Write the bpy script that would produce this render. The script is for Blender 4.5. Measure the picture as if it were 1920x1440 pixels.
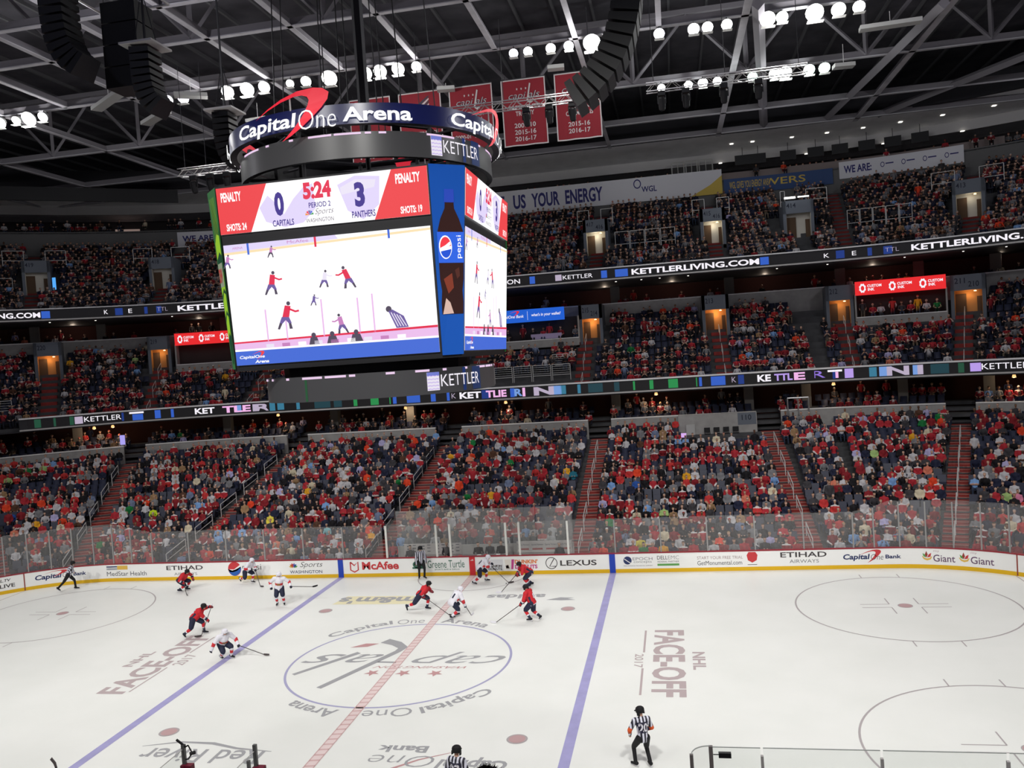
import bpy, math, random
import numpy as np
from mathutils import Vector, Matrix
from mathutils.bvhtree import BVHTree

for _o in list(bpy.data.objects):
    bpy.data.objects.remove(_o)
random.seed(7)
rng = np.random.default_rng(11)
PI = math.pi
SC = bpy.context.scene
COL = SC.collection

# ------------------------------------------------------------------ camera
cam_data = bpy.data.cameras.new('camera')
cam = bpy.data.objects.new('camera', cam_data)
COL.objects.link(cam)
SC.camera = cam
YAW, PITCH, ROLL, FPX = -0.1892, -0.0355, -0.0669, 1584.2
CAMLOC = (11.639, -32.483, 12.186)
_f = Vector((math.sin(YAW) * math.cos(PITCH), math.cos(YAW) * math.cos(PITCH), math.sin(PITCH)))
_r = Vector((math.cos(YAW), -math.sin(YAW), 0))
_u = _r.cross(_f)
_r2 = math.cos(ROLL) * _r + math.sin(ROLL) * _u
_u2 = -math.sin(ROLL) * _r + math.cos(ROLL) * _u
cam.matrix_world = Matrix(((_r2.x, _u2.x, -_f.x, CAMLOC[0]), (_r2.y, _u2.y, -_f.y, CAMLOC[1]),
                           (_r2.z, _u2.z, -_f.z, CAMLOC[2]), (0, 0, 0, 1)))
cam_data.sensor_width = 36
cam_data.lens = FPX * 36 / 1920
cam_data.clip_start = 0.1
cam_data.clip_end = 400

# ------------------------------------------------------------------ world, exposure
w = bpy.data.worlds.new('world')
SC.world = w
w.use_nodes = True
w.node_tree.nodes['Background'].inputs[0].default_value = (0.70, 0.66, 0.84, 1)
w.node_tree.nodes['Background'].inputs[1].default_value = 0.11
SC.view_settings.view_transform = 'Standard'
SC.view_settings.look = 'None'
SC.view_settings.exposure = 0.0
SC.view_settings.gamma = 1.0
try:
    SC.cycles.use_denoising = True
    SC.cycles.max_bounces = 5
    SC.cycles.diffuse_bounces = 2
    SC.cycles.glossy_bounces = 2
    SC.cycles.transparent_max_bounces = 10
    SC.cycles.transmission_bounces = 3
    SC.cycles.sample_clamp_indirect = 4
except Exception:
    pass

# ------------------------------------------------------------------ rink lighting: rig spots aimed on the ice and lower stands, plus added fill lamps
def spot(loc, target, power, size_deg, blend=0.6, radius=0.6, color=(1, 0.985, 0.95)):
    d = bpy.data.lights.new('flood_and_fill_spot', 'SPOT')
    d.energy = power
    d.spot_size = math.radians(size_deg)
    d.spot_blend = blend
    d.shadow_soft_size = radius
    d.color = color
    o = bpy.data.objects.new('flood_and_fill_spot', d)
    COL.objects.link(o)
    o.location = loc
    o.rotation_euler = (Vector(target) - Vector(loc)).to_track_quat('-Z', 'Y').to_euler()
    return o

NEAR_W, FAR_W = 18300, 4600
for sx in (-30, -18, -6, 6, 18, 30):
    spot((sx, -27, 29.0), (sx * 0.85, 4.0, 0), NEAR_W, 64, 0.8, 1.0)
    spot((sx, 18.8, 30.3), (sx * 0.82, -3.0, 0), FAR_W, 76, 0.75, 1.0)
STAND_W = 1800
for sx in (-24, -8, 8, 24):
    spot((sx, 10.0, 30.4), (sx * 1.15, 27, 4), STAND_W, 74, 0.9, 0.8, (1, 0.97, 0.93))
# added fill spots under the near roof, dim and cool, brightening club and upper decks
for sx in (-30, -8, 14, 34):
    spot((sx, -24.0, 30.2), (sx * 1.12, 46, 19), 1350, 46, 0.9, 1.0, (0.72, 0.74, 1.0))
# added point lamps for floodlight spill on the roof steel, and fill
def spill(loc, power, color=(1, 0.99, 0.98)):
    d = bpy.data.lights.new('spill_fill', 'POINT'); d.energy = power; d.shadow_soft_size = 0.5; d.color = color
    o = bpy.data.objects.new('spill_fill', d); COL.objects.link(o); o.location = loc
for sx in (-31, -15, -5, 8, 20):
    spill((sx, 18.6, 29.5), 750)
for sx in (14, 21):
    spill((sx, 29.0, 29.3), 500, (0.95, 1, 0.97))
for sx in (-36, -14, 10, 34):  # added fill below the roof, away from any fixture
    spill((sx, 2.0, 27.5), 900 if sx < 30 else 3200, (0.95, 0.94, 1.0))
for sx in (-30, -5, 20, 40):  # weak fill added over the upper deck, no fixtures here
    spill((sx, 40.0, 27.0), 150, (0.95, 0.94, 1.0))

# ------------------------------------------------------------------ materials
MATS = {}
def nmat(name):
    m = bpy.data.materials.new(name)
    m.use_nodes = True
    MATS[name] = m
    return m, m.node_tree, m.node_tree.nodes['Principled BSDF']
def mat(name, col=(0.5, 0.5, 0.5), rough=0.6, metal=0.0, emit=None, strength=1.0, noise=0.0, scale=8.0, spec=0.3):
    if name in MATS:
        return MATS[name]
    m, nt, b = nmat(name)
    b.inputs['Base Color'].default_value = (*col, 1)
    b.inputs['Roughness'].default_value = rough
    b.inputs['Metallic'].default_value = metal
    b.inputs['Specular IOR Level'].default_value = spec
    if emit is not None:
        b.inputs['Emission Color'].default_value = (*emit, 1)
        b.inputs['Emission Strength'].default_value = strength
    if noise > 0:
        n = nt.nodes.new('ShaderNodeTexNoise')
        n.inputs['Scale'].default_value = scale
        n.inputs['Detail'].default_value = 4
        g = nt.nodes.new('ShaderNodeNewGeometry')
        nt.links.new(g.outputs['Position'], n.inputs['Vector'])
        r = nt.nodes.new('ShaderNodeMapRange')
        r.inputs[1].default_value = 0.3; r.inputs[2].default_value = 0.7
        r.inputs[3].default_value = 1 - noise; r.inputs[4].default_value = 1 + noise
        nt.links.new(n.outputs['Fac'], r.inputs[0])
        mx = nt.nodes.new('ShaderNodeMix')
        mx.data_type = 'RGBA'; mx.blend_type = 'MULTIPLY'
        mx.inputs[0].default_value = 1
        mx.inputs[6].default_value = (*col, 1)
        nt.links.new(r.outputs[0], mx.inputs[7])
        nt.links.new(mx.outputs[2], b.inputs['Base Color'])
    return m
def led(name, col, strength=1.0):
    return mat('led_' + name, (0.01, 0.01, 0.01), 0.5, 0, col, strength)
def srgb(r, g, b):
    f = lambda c: (c / 255 / 12.92) if c / 255 <= 0.04045 else ((c / 255 + 0.055) / 1.055) ** 2.4
    return (f(r), f(g), f(b))

m_ice, nt, b = nmat('ice')
n = nt.nodes.new('ShaderNodeTexNoise'); n.inputs['Scale'].default_value = 0.35; n.inputs['Detail'].default_value = 8
g = nt.nodes.new('ShaderNodeNewGeometry'); nt.links.new(g.outputs['Position'], n.inputs['Vector'])
cr = nt.nodes.new('ShaderNodeValToRGB')
cr.color_ramp.elements[0].position = 0.3; cr.color_ramp.elements[0].color = (0.82, 0.83, 0.80, 1)
cr.color_ramp.elements[1].position = 0.7; cr.color_ramp.elements[1].color = (0.87, 0.875, 0.85, 1)
nt.links.new(n.outputs['Fac'], cr.inputs[0]); nt.links.new(cr.outputs[0], b.inputs['Base Color'])
b.inputs['Roughness'].default_value = 0.38; b.inputs['Specular IOR Level'].default_value = 0.25

m_glass = bpy.data.materials.new('rink_glass'); m_glass.use_nodes = True
nt = m_glass.node_tree; nt.nodes.clear()
out = nt.nodes.new('ShaderNodeOutputMaterial'); mixs = nt.nodes.new('ShaderNodeMixShader')
tr = nt.nodes.new('ShaderNodeBsdfTransparent'); tr.inputs[0].default_value = (0.96, 0.97, 0.965, 1)
df = nt.nodes.new('ShaderNodeBsdfDiffuse'); df.inputs[0].default_value = (0.80, 0.79, 0.78, 1)
mixs.inputs[0].default_value = 0.13  # whitish diffuse share paints the reflected haze on the panes
nt.links.new(tr.outputs[0], mixs.inputs[1]); nt.links.new(df.outputs[0], mixs.inputs[2]); nt.links.new(mixs.outputs[0], out.inputs[0])
MATS['glass'] = m_glass
m_glass2 = m_glass.copy(); m_glass2.name = 'faint_haze_glass'
[x for x in m_glass2.node_tree.nodes if x.type == 'MIX_SHADER'][0].inputs[0].default_value = 0.05  # same painted haze, fainter

def attr_mat(name, attr, rough=0.75, scale=1.0):
    m, nt, b = nmat(name)
    a = nt.nodes.new('ShaderNodeAttribute'); a.attribute_name = attr
    nt.links.new(a.outputs['Color'], b.inputs['Base Color'])
    b.inputs['Roughness'].default_value = rough
    b.inputs['Specular IOR Level'].default_value = 0.2
    return m
m_crowd = attr_mat('clothing_and_skin', 'Col')

# ------------------------------------------------------------------ mesh helpers
class MB:
    def __init__(s):
        s.v = []; s.f = []; s.m = []; s.mats = []
    def mi(s, m):
        if m not in s.mats: s.mats.append(m)
        return s.mats.index(m)
    def add(s, vs, fs, m):
        k = len(s.v); i = s.mi(m)
        s.v += [tuple(map(float, p)) for p in vs]
        s.f += [tuple(k + j for j in f) for f in fs]
        s.m += [i] * len(fs)
        return s
    def box(s, a, b, m, M=None):
        x0, y0, z0 = a; x1, y1, z1 = b
        vs = [(x0, y0, z0), (x1, y0, z0), (x1, y1, z0), (x0, y1, z0), (x0, y0, z1), (x1, y0, z1), (x1, y1, z1), (x0, y1, z1)]
        if M is not None: vs = [tuple(M @ Vector(p)) for p in vs]
        return s.add(vs, [(0, 3, 2, 1), (4, 5, 6, 7), (0, 1, 5, 4), (1, 2, 6, 5), (2, 3, 7, 6), (3, 0, 4, 7)], m)
    def bar(s, p, q, r, m, n=6, r2=None):
        p = Vector(p); q = Vector(q); d = q - p
        if d.length < 1e-6: return s
        if r2 is None: r2 = r
        z = d.normalized(); x = z.orthogonal().normalized(); y = z.cross(x)
        vs = []
        for k in range(n):
            a = 2 * PI * (k + .5) / n
            o = x * math.cos(a) + y * math.sin(a)
            vs.append(p + o * r)
        for k in range(n):
            a = 2 * PI * (k + .5) / n
            o = x * math.cos(a) + y * math.sin(a)
            vs.append(q + o * r2)
        fs = [(k, (k + 1) % n, n + (k + 1) % n, n + k) for k in range(n)] + [tuple(range(n - 1, -1, -1)), tuple(range(n, 2 * n))]
        return s.add(vs, fs, m)
    def tube(s, pts, r, m, n=6):
        for a, b in zip(pts[:-1], pts[1:]): s.bar(a, b, r, m, n)
        return s
    def poly(s, pts, m, thick=None):
        """flat polygon, optional thickness vector"""
        n = len(pts)
        if thick is None: return s.add(pts, [tuple(range(n))], m)
        t = Vector(thick); P = [Vector(p) for p in pts]
        vs = P + [p + t for p in P]
        fs = [tuple(range(n - 1, -1, -1)), tuple(range(n, 2 * n))] + [(k, (k + 1) % n, n + (k + 1) % n, n + k) for k in range(n)]
        return s.add(vs, fs, m)
    def lathe(s, prof, c, m, n=16, M=None):
        vs = []
        for r, z in prof:
            for k in range(n):
                a = 2 * PI * k / n
                p = Vector((r * math.cos(a), r * math.sin(a), z))
                if M is not None: p = M @ p
                vs.append(p + Vector(c))
        fs = []
        for i in range(len(prof) - 1):
            for k in range(n):
                fs.append((i * n + k, i * n + (k + 1) % n, (i + 1) * n + (k + 1) % n, (i + 1) * n + k))
        fs += [tuple(range(n - 1, -1, -1)), tuple((len(prof) - 1) * n + k for k in range(n))]
        return s.add(vs, fs, m)
    def build(s, name, parent=None, smooth=False, **props):
        me = bpy.data.meshes.new(name)
        me.from_pydata(s.v, [], s.f)
        for m in s.mats: me.materials.append(m)
        if me.polygons:
            me.polygons.foreach_set('material_index', s.m)
            if smooth: me.polygons.foreach_set('use_smooth', [True] * len(me.polygons))
        me.update()
        return link(name, me, parent, **props)
def link(name, data, parent=None, **props):
    o = bpy.data.objects.new(name, data)
    COL.objects.link(o)
    if parent is not None: o.parent = parent
    for k, v in props.items():
        if v is not None: o[k] = v
    return o
def thing(name, label, cat, loc=(0, 0, 0), rz=0, group=None):
    o = bpy.data.objects.new(name, None); COL.objects.link(o)
    o.empty_display_size = 0.2
    o.location = loc; o.rotation_euler = (0, 0, rz)
    o['label'] = label; o['category'] = cat
    if group: o['group'] = group
    return o
def T(label, cat, group=None):
    d = dict(label=label, category=cat)
    if group: d['group'] = group
    return d
ST = dict(kind='structure')

# rink path: s along the board line, d outward distance (far side, s>0 towards +x)
XS, YC, RC, YB = 21.95, 4.424, 8.53, 12.954
def PT(s, d, z=0.0):
    a = abs(s)
    if a <= XS: return Vector((s, YB + d, z))
    th = (a - XS) / RC
    return Vector((math.copysign(XS + (RC + d) * math.sin(th), s), YC + (RC + d) * math.cos(th), z))
def PN(s):
    a = abs(s)
    if a <= XS: return Vector((0, 1, 0))
    th = (a - XS) / RC
    return Vector((math.copysign(math.sin(th), s), math.cos(th), 0))
def PZ(s):   # heading angle of +s tangent
    a = abs(s)
    if a <= XS: return 0.0
    return -math.copysign((a - XS) / RC, s)
def srange(s0, s1, arc=0.35):
    out = [s0]
    ks = [x for x in (-XS, XS) if s0 < x < s1]
    k = math.ceil(-s0 / arc) if False else 0
    pts = set(ks)
    x = XS
    while x < 45:
        for q in (x, -x):
            if s0 < q < s1: pts.add(q)
        x += arc
    return [s0] + sorted(pts) + [s1]
def sweep(mb, prof, s0, s1, m, arc=0.6, closed=True, fn=PT):
    """sweep a (d,z) profile polygon along the path"""
    ss = srange(s0, s1, arc); n = len(prof)
    vs = [fn(s, d, z) for s in ss for d, z in prof]
    fs = []
    for i in range(len(ss) - 1):
        for k in range(n if closed else n - 1):
            a = i * n + k; b2 = i * n + (k + 1) % n
            fs.append((a, b2, b2 + n, a + n))
    if closed:
        fs.append(tuple(range(n - 1, -1, -1))); fs.append(tuple((len(ss) - 1) * n + k for k in range(n)))
    return mb.add(vs, fs, m)
def prect(d0, z0, d1, z1): return [(d0, z0), (d0, z1), (d1, z1), (d1, z0)]

# ------------------------------------------------------------------ lettering (mesh letters from the built-in font)
_tc = {}
def text_geo(txt, bold=0.0, shear=0.0, space=1.0):
    key = (txt, bold, shear, space)
    if key in _tc: return _tc[key]
    cu = bpy.data.curves.new('t', 'FONT')
    cu.body = txt; cu.size = 1.0; cu.offset = bold; cu.shear = shear; cu.space_character = space
    cu.resolution_u = 3
    ob = bpy.data.objects.new('t', cu); COL.objects.link(ob)
    dg = bpy.context.evaluated_depsgraph_get(); dg.update()
    me = bpy.data.meshes.new_from_object(ob.evaluated_get(dg))
    V = np.array([v.co[:2] for v in me.vertices]); F = [tuple(p.vertices) for p in me.polygons]
    bpy.data.objects.remove(ob); bpy.data.curves.remove(cu); bpy.data.meshes.remove(me)
    mn, mx = V.min(0), V.max(0)
    V = (V - mn) / (mx - mn)
    _tc[key] = (V, F)
    return V, F
def put_text(mb, txt, fn, u0, u1, v0, v1, m, bold=0.0, shear=0.0, space=1.0):
    """letters filling the rectangle u0..u1 x v0..v1 of the surface fn(u,v)->point"""
    V, F = text_geo(txt, bold, shear, space)
    mb.add([fn(u0 + a * (u1 - u0), v0 + c * (v1 - v0)) for a, c in V], F, m)
def put_poly(mb, pts, fn, m):
    mb.add([fn(a, c) for a, c in pts], [tuple(range(len(pts)))], m)
def put_rect(mb, fn, u0, u1, v0, v1, m, n=1):
    n = max(1, n)
    vs = []; fs = []
    for k in range(n + 1):
        u = u0 + (u1 - u0) * k / n
        vs += [fn(u, v0), fn(u, v1)]
    for k in range(n): fs.append((2 * k, 2 * k + 2, 2 * k + 3, 2 * k + 1))
    mb.add(vs, fs, m)
def circ(cx, cy, r, ry=None, n=24, a0=0, a1=2 * PI):
    ry = ry if ry else r
    full = abs(a1 - a0 - 2 * PI) < 1e-6
    k = n if full else n + 1
    return [(cx + r * math.cos(a0 + (a1 - a0) * i / n), cy + ry * math.sin(a0 + (a1 - a0) * i / n)) for i in range(k)]
def ring(mb, fn, cx, cy, r0, r1, m, a0=0, a1=2 * PI, n=64, asp=1.0):
    vs = []; fs = []
    for i in range(n + 1):
        a = a0 + (a1 - a0) * i / n
        vs += [fn(cx + r0 * math.cos(a), cy + asp * r0 * math.sin(a)), fn(cx + r1 * math.cos(a), cy + asp * r1 * math.sin(a))]
    for i in range(n): fs.append((2 * i, 2 * i + 1, 2 * i + 3, 2 * i + 2))
    mb.add(vs, fs, m)
def stroke(mb, fn, pts, wd, m):
    """polyline ribbon of width wd in surface coordinates"""
    P = [np.array(p, float) for p in pts]; L = []; R = []
    for i, p in enumerate(P):
        d = (P[min(i + 1, len(P) - 1)] - P[max(i - 1, 0)]); d /= (np.linalg.norm(d) + 1e-9)
        nn = np.array([-d[1], d[0]]); w_ = wd[i] if hasattr(wd, '__len__') else wd
        L.append(p + nn * w_ / 2); R.append(p - nn * w_ / 2)
    vs = []
    for a, c in zip(L, R): vs += [fn(*a), fn(*c)]
    mb.add(vs, [(2 * i, 2 * i + 1, 2 * i + 3, 2 * i + 2) for i in range(len(P) - 1)], m)
def star(cx, cy, r, n=5, rot=PI / 2, q=0.42):
    return [(cx + (r if i % 2 == 0 else r * q) * math.cos(rot + i * PI / n), cy + (r if i % 2 == 0 else r * q) * math.sin(rot + i * PI / n)) for i in range(2 * n)]
def swoosh(mb, fn, x0, y0, x1, y1, m, tail=0.62):
    """boomerang swoosh: thin tail at lower left, thick rounded head at upper right, curling down to (x0+tail*w, y0)"""
    w_, h_ = x1 - x0, y1 - y0
    outer = [(0, .56), (.2, .72), (.4, .86), (.62, .97), (.82, 1.0), (.93, .97), (1.0, .88), (.98, .74), (.9, .58), (.78, .4), (.64, .22), (.5, .08), (.38, 0)]
    inner = [(0, .56), (.2, .69), (.4, .80), (.58, .87), (.68, .87), (.74, .83), (.76, .76), (.74, .66), (.70, .54), (.64, .40), (.56, .25), (.46, .10), (.38, 0)]
    P = lambda q: fn(x0 + q[0] * w_, y0 + q[1] * h_)
    vs = []
    for a, c in zip(outer, inner): vs += [P(a), P(c)]
    mb.add(vs, [(2 * i, 2 * i + 1, 2 * i + 3, 2 * i + 2) for i in range(len(outer) - 1)], m)

# common materials
M_white = mat('white_paint', (0.80, 0.80, 0.78), 0.4)
M_post = mat('glass_post_grey', (0.30, 0.295, 0.29), 0.5)
M_steel = mat('brushed_steel', (0.55, 0.55, 0.56), 0.35, 0.8)
M_rail = mat('rail_paint', (0.62, 0.61, 0.60), 0.45)
M_black = mat('black_paint', (0.012, 0.012, 0.014), 0.5)
M_dark = mat('dark_steel', (0.035, 0.035, 0.04), 0.6)
M_conc = mat('concrete', (0.20, 0.195, 0.19), 0.85, noise=0.15, scale=1.5)
M_concd = mat('dark_concrete', (0.07, 0.07, 0.075), 0.9, noise=0.2, scale=1.2)
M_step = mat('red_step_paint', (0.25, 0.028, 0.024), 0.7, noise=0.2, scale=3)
M_nose = mat('step_nosing', (0.42, 0.20, 0.17), 0.6)
M_seat = mat('navy_seat_plastic', (0.030, 0.034, 0.062), 0.45)

# ================================================================== ICE
def rr_poly(inset, z, n=24):
    pts = []
    for cx, cy, a0 in ((XS, YC, 0), (-XS, YC, PI / 2), (-XS, -YC, PI), (XS, -YC, 3 * PI / 2)):
        for i in range(n + 1):
            a = a0 + PI / 2 * i / n
            pts.append((cx + (RC - inset) * math.cos(a), cy + (RC - inset) * math.sin(a), z))
    return pts
mb = MB(); mb.poly(rr_poly(0, 0), m_ice)
floor = mb.build('floor', **ST)
mb = MB(); mb.box((-75, -45, -0.45), (60, 62, -0.02), M_concd)
mb.build('floor_slab', **ST)

mk_blue = mat('blue_line_paint', srgb(166, 162, 208), 0.4, noise=0.08, scale=2)
mk_red = mat('red_line_paint', srgb(232, 212, 211), 0.4)
mk_redd = mat('red_dash_paint', srgb(214, 178, 178), 0.4)
mk_dot = mat('faceoff_dot_paint', srgb(192, 158, 160), 0.4)
mk_line = mat('circle_line_paint', srgb(178, 170, 172), 0.4)
mk_cblue = mat('center_circle_paint', srgb(168, 166, 200), 0.4)
mk_grey = mat('grey_logo_paint', srgb(164, 164, 168), 0.4)
mk_brown = mat('faceoff_logo_paint', srgb(186, 170, 172), 0.4)
mk_yel = mat('yellow_logo_paint', srgb(236, 228, 190), 0.4)
mk_pink = mat('pink_logo_paint', srgb(196, 150, 152), 0.4)
fi = lambda u, v: (u, v, 0.004)
fi2 = lambda u, v: (u, v, 0.007)
BL = 7.8
for sx in (-1, 1):
    mb = MB(); x0 = sx * BL - .152 if True else 0
    put_rect(mb, fi, sx * BL - .17, sx * BL + .17, -YB, YB, mk_blue); mb.build('blue_line', floor)
mb = MB(); put_rect(mb, fi, -.18, .18, -YB, YB, mk_red)
for k in range(72):
    y = -12.8 + k * .36
    put_poly(mb, [(-.16, y), (.16, y + .05), (.16, y + .14), (-.16, y + .09)], fi2, mk_redd)
for sx in (-1, 1): put_rect(mb, fi2, sx * .165 - .02, sx * .165 + .02, -YB, YB, mk_redd)
mb.build('center_line', floor)
for sx in (-1, 1):      # goal lines
    mb = MB(); put_rect(mb, fi, sx * 27.13 - .03, sx * 27.13 + .03, -11.2, 11.2, mk_line); mb.build('goal_line', floor)
for x in (-6.1, 6.1):
    for y in (-6.7, 6.7):
        mb = MB(); put_poly(mb, circ(x, y, .27), fi2, mk_dot); ring(mb, fi, x, y, .27, .34, mk_line); mb.build('faceoff_spot', floor)
for x in (-21.03, 21.03):
    for y in (-6.7, 6.7):
        mb = MB(); put_poly(mb, circ(x, y, .27), fi2, mk_dot); ring(mb, fi, x, y, .27, .31, mk_line)
        ring(mb, fi, x, y, 4.54, 4.61, mk_line, n=96)
        for a in (-1, 1):
            for c in (-1, 1):
                put_rect(mb, fi, x + a * .61, x + a * 1.83, y + c * .23 - .025, y + c * .23 + .025, mk_line)
                put_rect(mb, fi, x + a * .61 - .025, x + a * .61 + .025, y + c * .23, y + c * 1.1, mk_line)
                put_rect(mb, fi, x + a * .88 - .025, x + a * .88 + .025, y + c * 4.5, y + c * 5.1, mk_line)
        mb.build('faceoff_circle', floor)
mb = MB(); ring(mb, fi, 0, 0, 4.50, 4.60, mk_cblue, n=128); mb.build('center_circle', floor)
mb = MB(); ring(mb, fi, 0, YB, 3.02, 3.08, mk_line, PI, 2 * PI, 48); mb.build('referee_crease', floor)
# arena name round the centre circle
def arcf(a_start):
    return lambda u, v: ((4.78 + v) * math.cos(math.radians(a_start - u)), (4.78 + v) * math.sin(math.radians(a_start - u)), 0.005)
for words in ((('Capital', 146, 112, .02, .85), ('One', 109.5, 95, -.005, .8), ('Arena', 85.5, 57, .02, .75)),
              (('Capital', -33, -64, .02, .85), ('One', -67, -87, -.005, .8), ('Arena', -98, -124, .02, .75))):
    mb = MB()
    for t, a, c, bo, h in words: put_text(mb, t, arcf(a), 0, a - c, 0, h * .85, mk_grey, bold=bo)
    mb.build('arena_name_on_ice', floor)
# team wordmark, reads from the far side
fl = lambda u, v: (-u, -v, 0.005)
mb = MB()
put_text(mb, 'cap', fl, -4.35, -.5, -1.0, .28, mk_grey, bold=-.005, shear=.6)
put_text(mb, 'a', fl, .9, 2.35, -.72, .22, mk_grey, bold=-.005, shear=.6)
put_text(mb, 's', fl, 2.55, 4.25, -.72, .3, mk_grey, bold=-.005, shear=.6)
stroke(mb, fi, [(-1.45, 2.35), (-.8, 2.0), (-.35, 1.5), (-.45, 1.05), (-2.3, -2.85)], [.55, .5, .42, .3, .26], mk_grey)
stroke(mb, fi, [(-2.1, .9), (-3.95, -1.55)], [.28, .22], mk_grey)
stroke(mb, fi, [(-.9, -.15), (-.1, -.2)], .16, mk_grey)
put_poly(mb, [(-2.75, 1.5), (-2.2, 2.0), (-1.6, 2.0), (-2.0, 1.6)], fi2, mk_pink)
for x in (-.72, .57, 1.87): put_poly(mb, star(x, -1.32, .33, rot=-PI / 2), fi2, mk_pink)
put_text(mb, 'WASHINGTON', fl, -2.95, .9, .58, .82, mk_pink, bold=.0, shear=.5)
mb.build('team_wordmark_on_ice', floor)
mb = MB()
fr = lambda u, v: (v, -u, 0.005)
put_text(mb, 'FACE-OFF', fr, -3.6, 3.35, 10.2, 11.45, mk_brown, bold=.03)
put_text(mb, 'NHL', fr, -1.0, .85, 11.72, 12.2, mk_brown, bold=.03)
put_text(mb, '2017', fr, -.78, .65, 9.5, 9.84, mk_brown, bold=.01)
put_rect(mb, fr, -3.55, -.95, 9.8, 9.88, mk_brown); put_rect(mb, fr, .72, 3.2, 9.8, 9.88, mk_brown)
mb.build('event_lettering_on_ice', floor)
mb = MB()
fr2 = lambda u, v: (-v, u, 0.005)
put_text(mb, 'FACE-OFF', fr2, -3.6, 3.1, 10.1, 11.3, mk_brown, bold=.03)
put_text(mb, 'NHL', fr2, -.8, 1.0, 11.68, 12.15, mk_brown, bold=.03)
put_text(mb, '2017', fr2, -.6, .65, 9.42, 9.95, mk_brown, bold=.01)
put_rect(mb, fr2, -3.4, -.85, 9.93, 10.0, mk_brown); put_rect(mb, fr2, .85, 2.9, 9.93, 10.0, mk_brown)
mb.build('event_lettering_on_ice', floor)
mb = MB()
put_poly(mb, [(-6.2, 7.75), (-5.9, 9.15), (-2.2, 9.1), (-1.75, 7.7)], fi, mk_yel)
fl2 = lambda u, v: (-u, -v, 0.009)
put_text(mb, "m&m's", fl2, 1.9, 6.1, -8.95, -7.85, mk_grey, bold=.035)
mb.build('candy_logo_on_ice', floor)
mb = MB()
put_text(mb, 'adidas', fl, -4.7, -1.7, -9.15, -8.4, mk_grey, bold=.03)
put_poly(mb, [(4.85, 8.15), (5.5, 8.55), (6.2, 8.45), (5.9, 8.3), (6.3, 8.1), (5.6, 8.05)], fi, mk_grey)
mb.build('sportswear_logo_on_ice', floor)
mb = MB()
put_text(mb, 'Capital', fl, -6.1, -3.9, 7.95, 8.75, mk_grey, bold=.03, shear=.2)
put_text(mb, 'One', fl, -3.8, -1.7, 7.95, 8.65, mk_grey, bold=-.015, shear=.2)
put_text(mb, 'Bank', fl, -3.4, -1.75, 7.3, 7.75, mk_grey, bold=.03)
stroke(mb, fi, [(2.5, -8.9), (3.3, -8.2), (4.2, -7.7)], [.12, .08, .03], mk_pink)
mb.build('bank_logo_on_ice', floor)
mb = MB()
put_text(mb, 'Red River', fl, 1.9, 6.1, 7.85, 8.75, mk_grey, bold=.01)
stroke(mb, fi, [(-6.4, -7.75), (-5.2, -7.4), (-4.0, -7.45), (-3.0, -7.75), (-1.7, -7.9)], [.03, .1, .16, .12, .03], mk_grey)
mb.build('river_logo_on_ice', floor)

# ================================================================== BOARDS
m_kick = mat('yellow_kick_plate', srgb(226, 180, 30), 0.4)
m_cap = mat('red_cap_rail', srgb(150, 38, 52), 0.4)
m_bd = mat('white_boards', (0.90, 0.90, 0.885), 0.35)
m_bblue = mat('board_blue', srgb(40, 70, 178), 0.4)
m_bred = mat('board_red', srgb(205, 48, 55), 0.4)
def ad(r, g, b_): return mat('ad_%d_%d_%d' % (r, g, b_), srgb(r, g, b_), 0.45)
boards = thing('rink_boards', 'white rink boards with yellow kick plate and red top rail', 'rink boards', (0, YB, 0))
def locb(v): return v  # children keep world coordinates through parent inverse
def child_world(o, parent):
    o.parent = parent
    o.matrix_parent_inverse = parent.matrix_world.inverted()
    return o
boards.location = (0, 0, 0)
def mirror_path(s, d, z=0.0):
    p = PT(s, d, z); return Vector((p.x, -p.y, p.z))
def ends_path(sx):
    return None
S_END = XS + RC * PI / 2
for nm, prof, m in (('board_panel', prect(0, .2, .10, 1.03), m_bd), ('kick_plate', prect(-.012, 0, .10, .2), m_kick), ('cap_rail', prect(-.03, 1.03, .16, 1.075), m_cap)):
    mb = MB(); sweep(mb, prof, -S_END, S_END, m, .5)
    mb.build(nm, boards)
    mb = MB()
    for a, c in ((-S_END, -.9), (.2, 5.2) if False else (-.9, S_END)):
        sweep(mb, prof, a, c, m, .5, fn=mirror_path)
    for sx in (-1, 1):   # straight ends
        vs = [(sx * (XS + RC + d), y, z) for y in (-YC, YC) for d, z in prof]
        k = len(prof); mb.add(vs, [(i, (i + 1) % k, k + (i + 1) % k, k + i) for i in range(k)], m)
    mb.build(nm, boards)
# paint on the boards
def bf(s, z): return PT(s, -.006, z)
def bf2(s, z): return PT(s, -.009, z)
def bstripe(name, s0, s1, m, z1=1.03):
    mb = MB()
    put_rect(mb, lambda u, v: PT(u, -.018, v), s0, s1, 0.0, z1, m); return mb
for a in (-BL, BL): bstripe('b', a - .16, a + .16, m_bblue, 1.08).build('board_line_stripe', boards, label='blue stripe on the boards')
mb = bstripe('r', -.17, .17, m_bred)
for k in range(3):
    put_poly(mb, [(-.08 + k * .06, .82), (-.04 + k * .06, .82), (-.06 + k * .055, .86 + k * .03), (-.09 + k * .055, .84 + k * .03)], lambda u, v: PT(u, -.022, v), M_white)
mb.build('board_line_stripe', boards, label='red stripe on the boards')
for s_ in (-27.56, 27.6):
    mb = MB(); put_rect(mb, lambda u, v: PT(u, -.016, v), s_ - .03, s_ + .03, .02, 1.03, ad(150, 70, 60)); mb.build('board_joint_stripe', boards)
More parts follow.
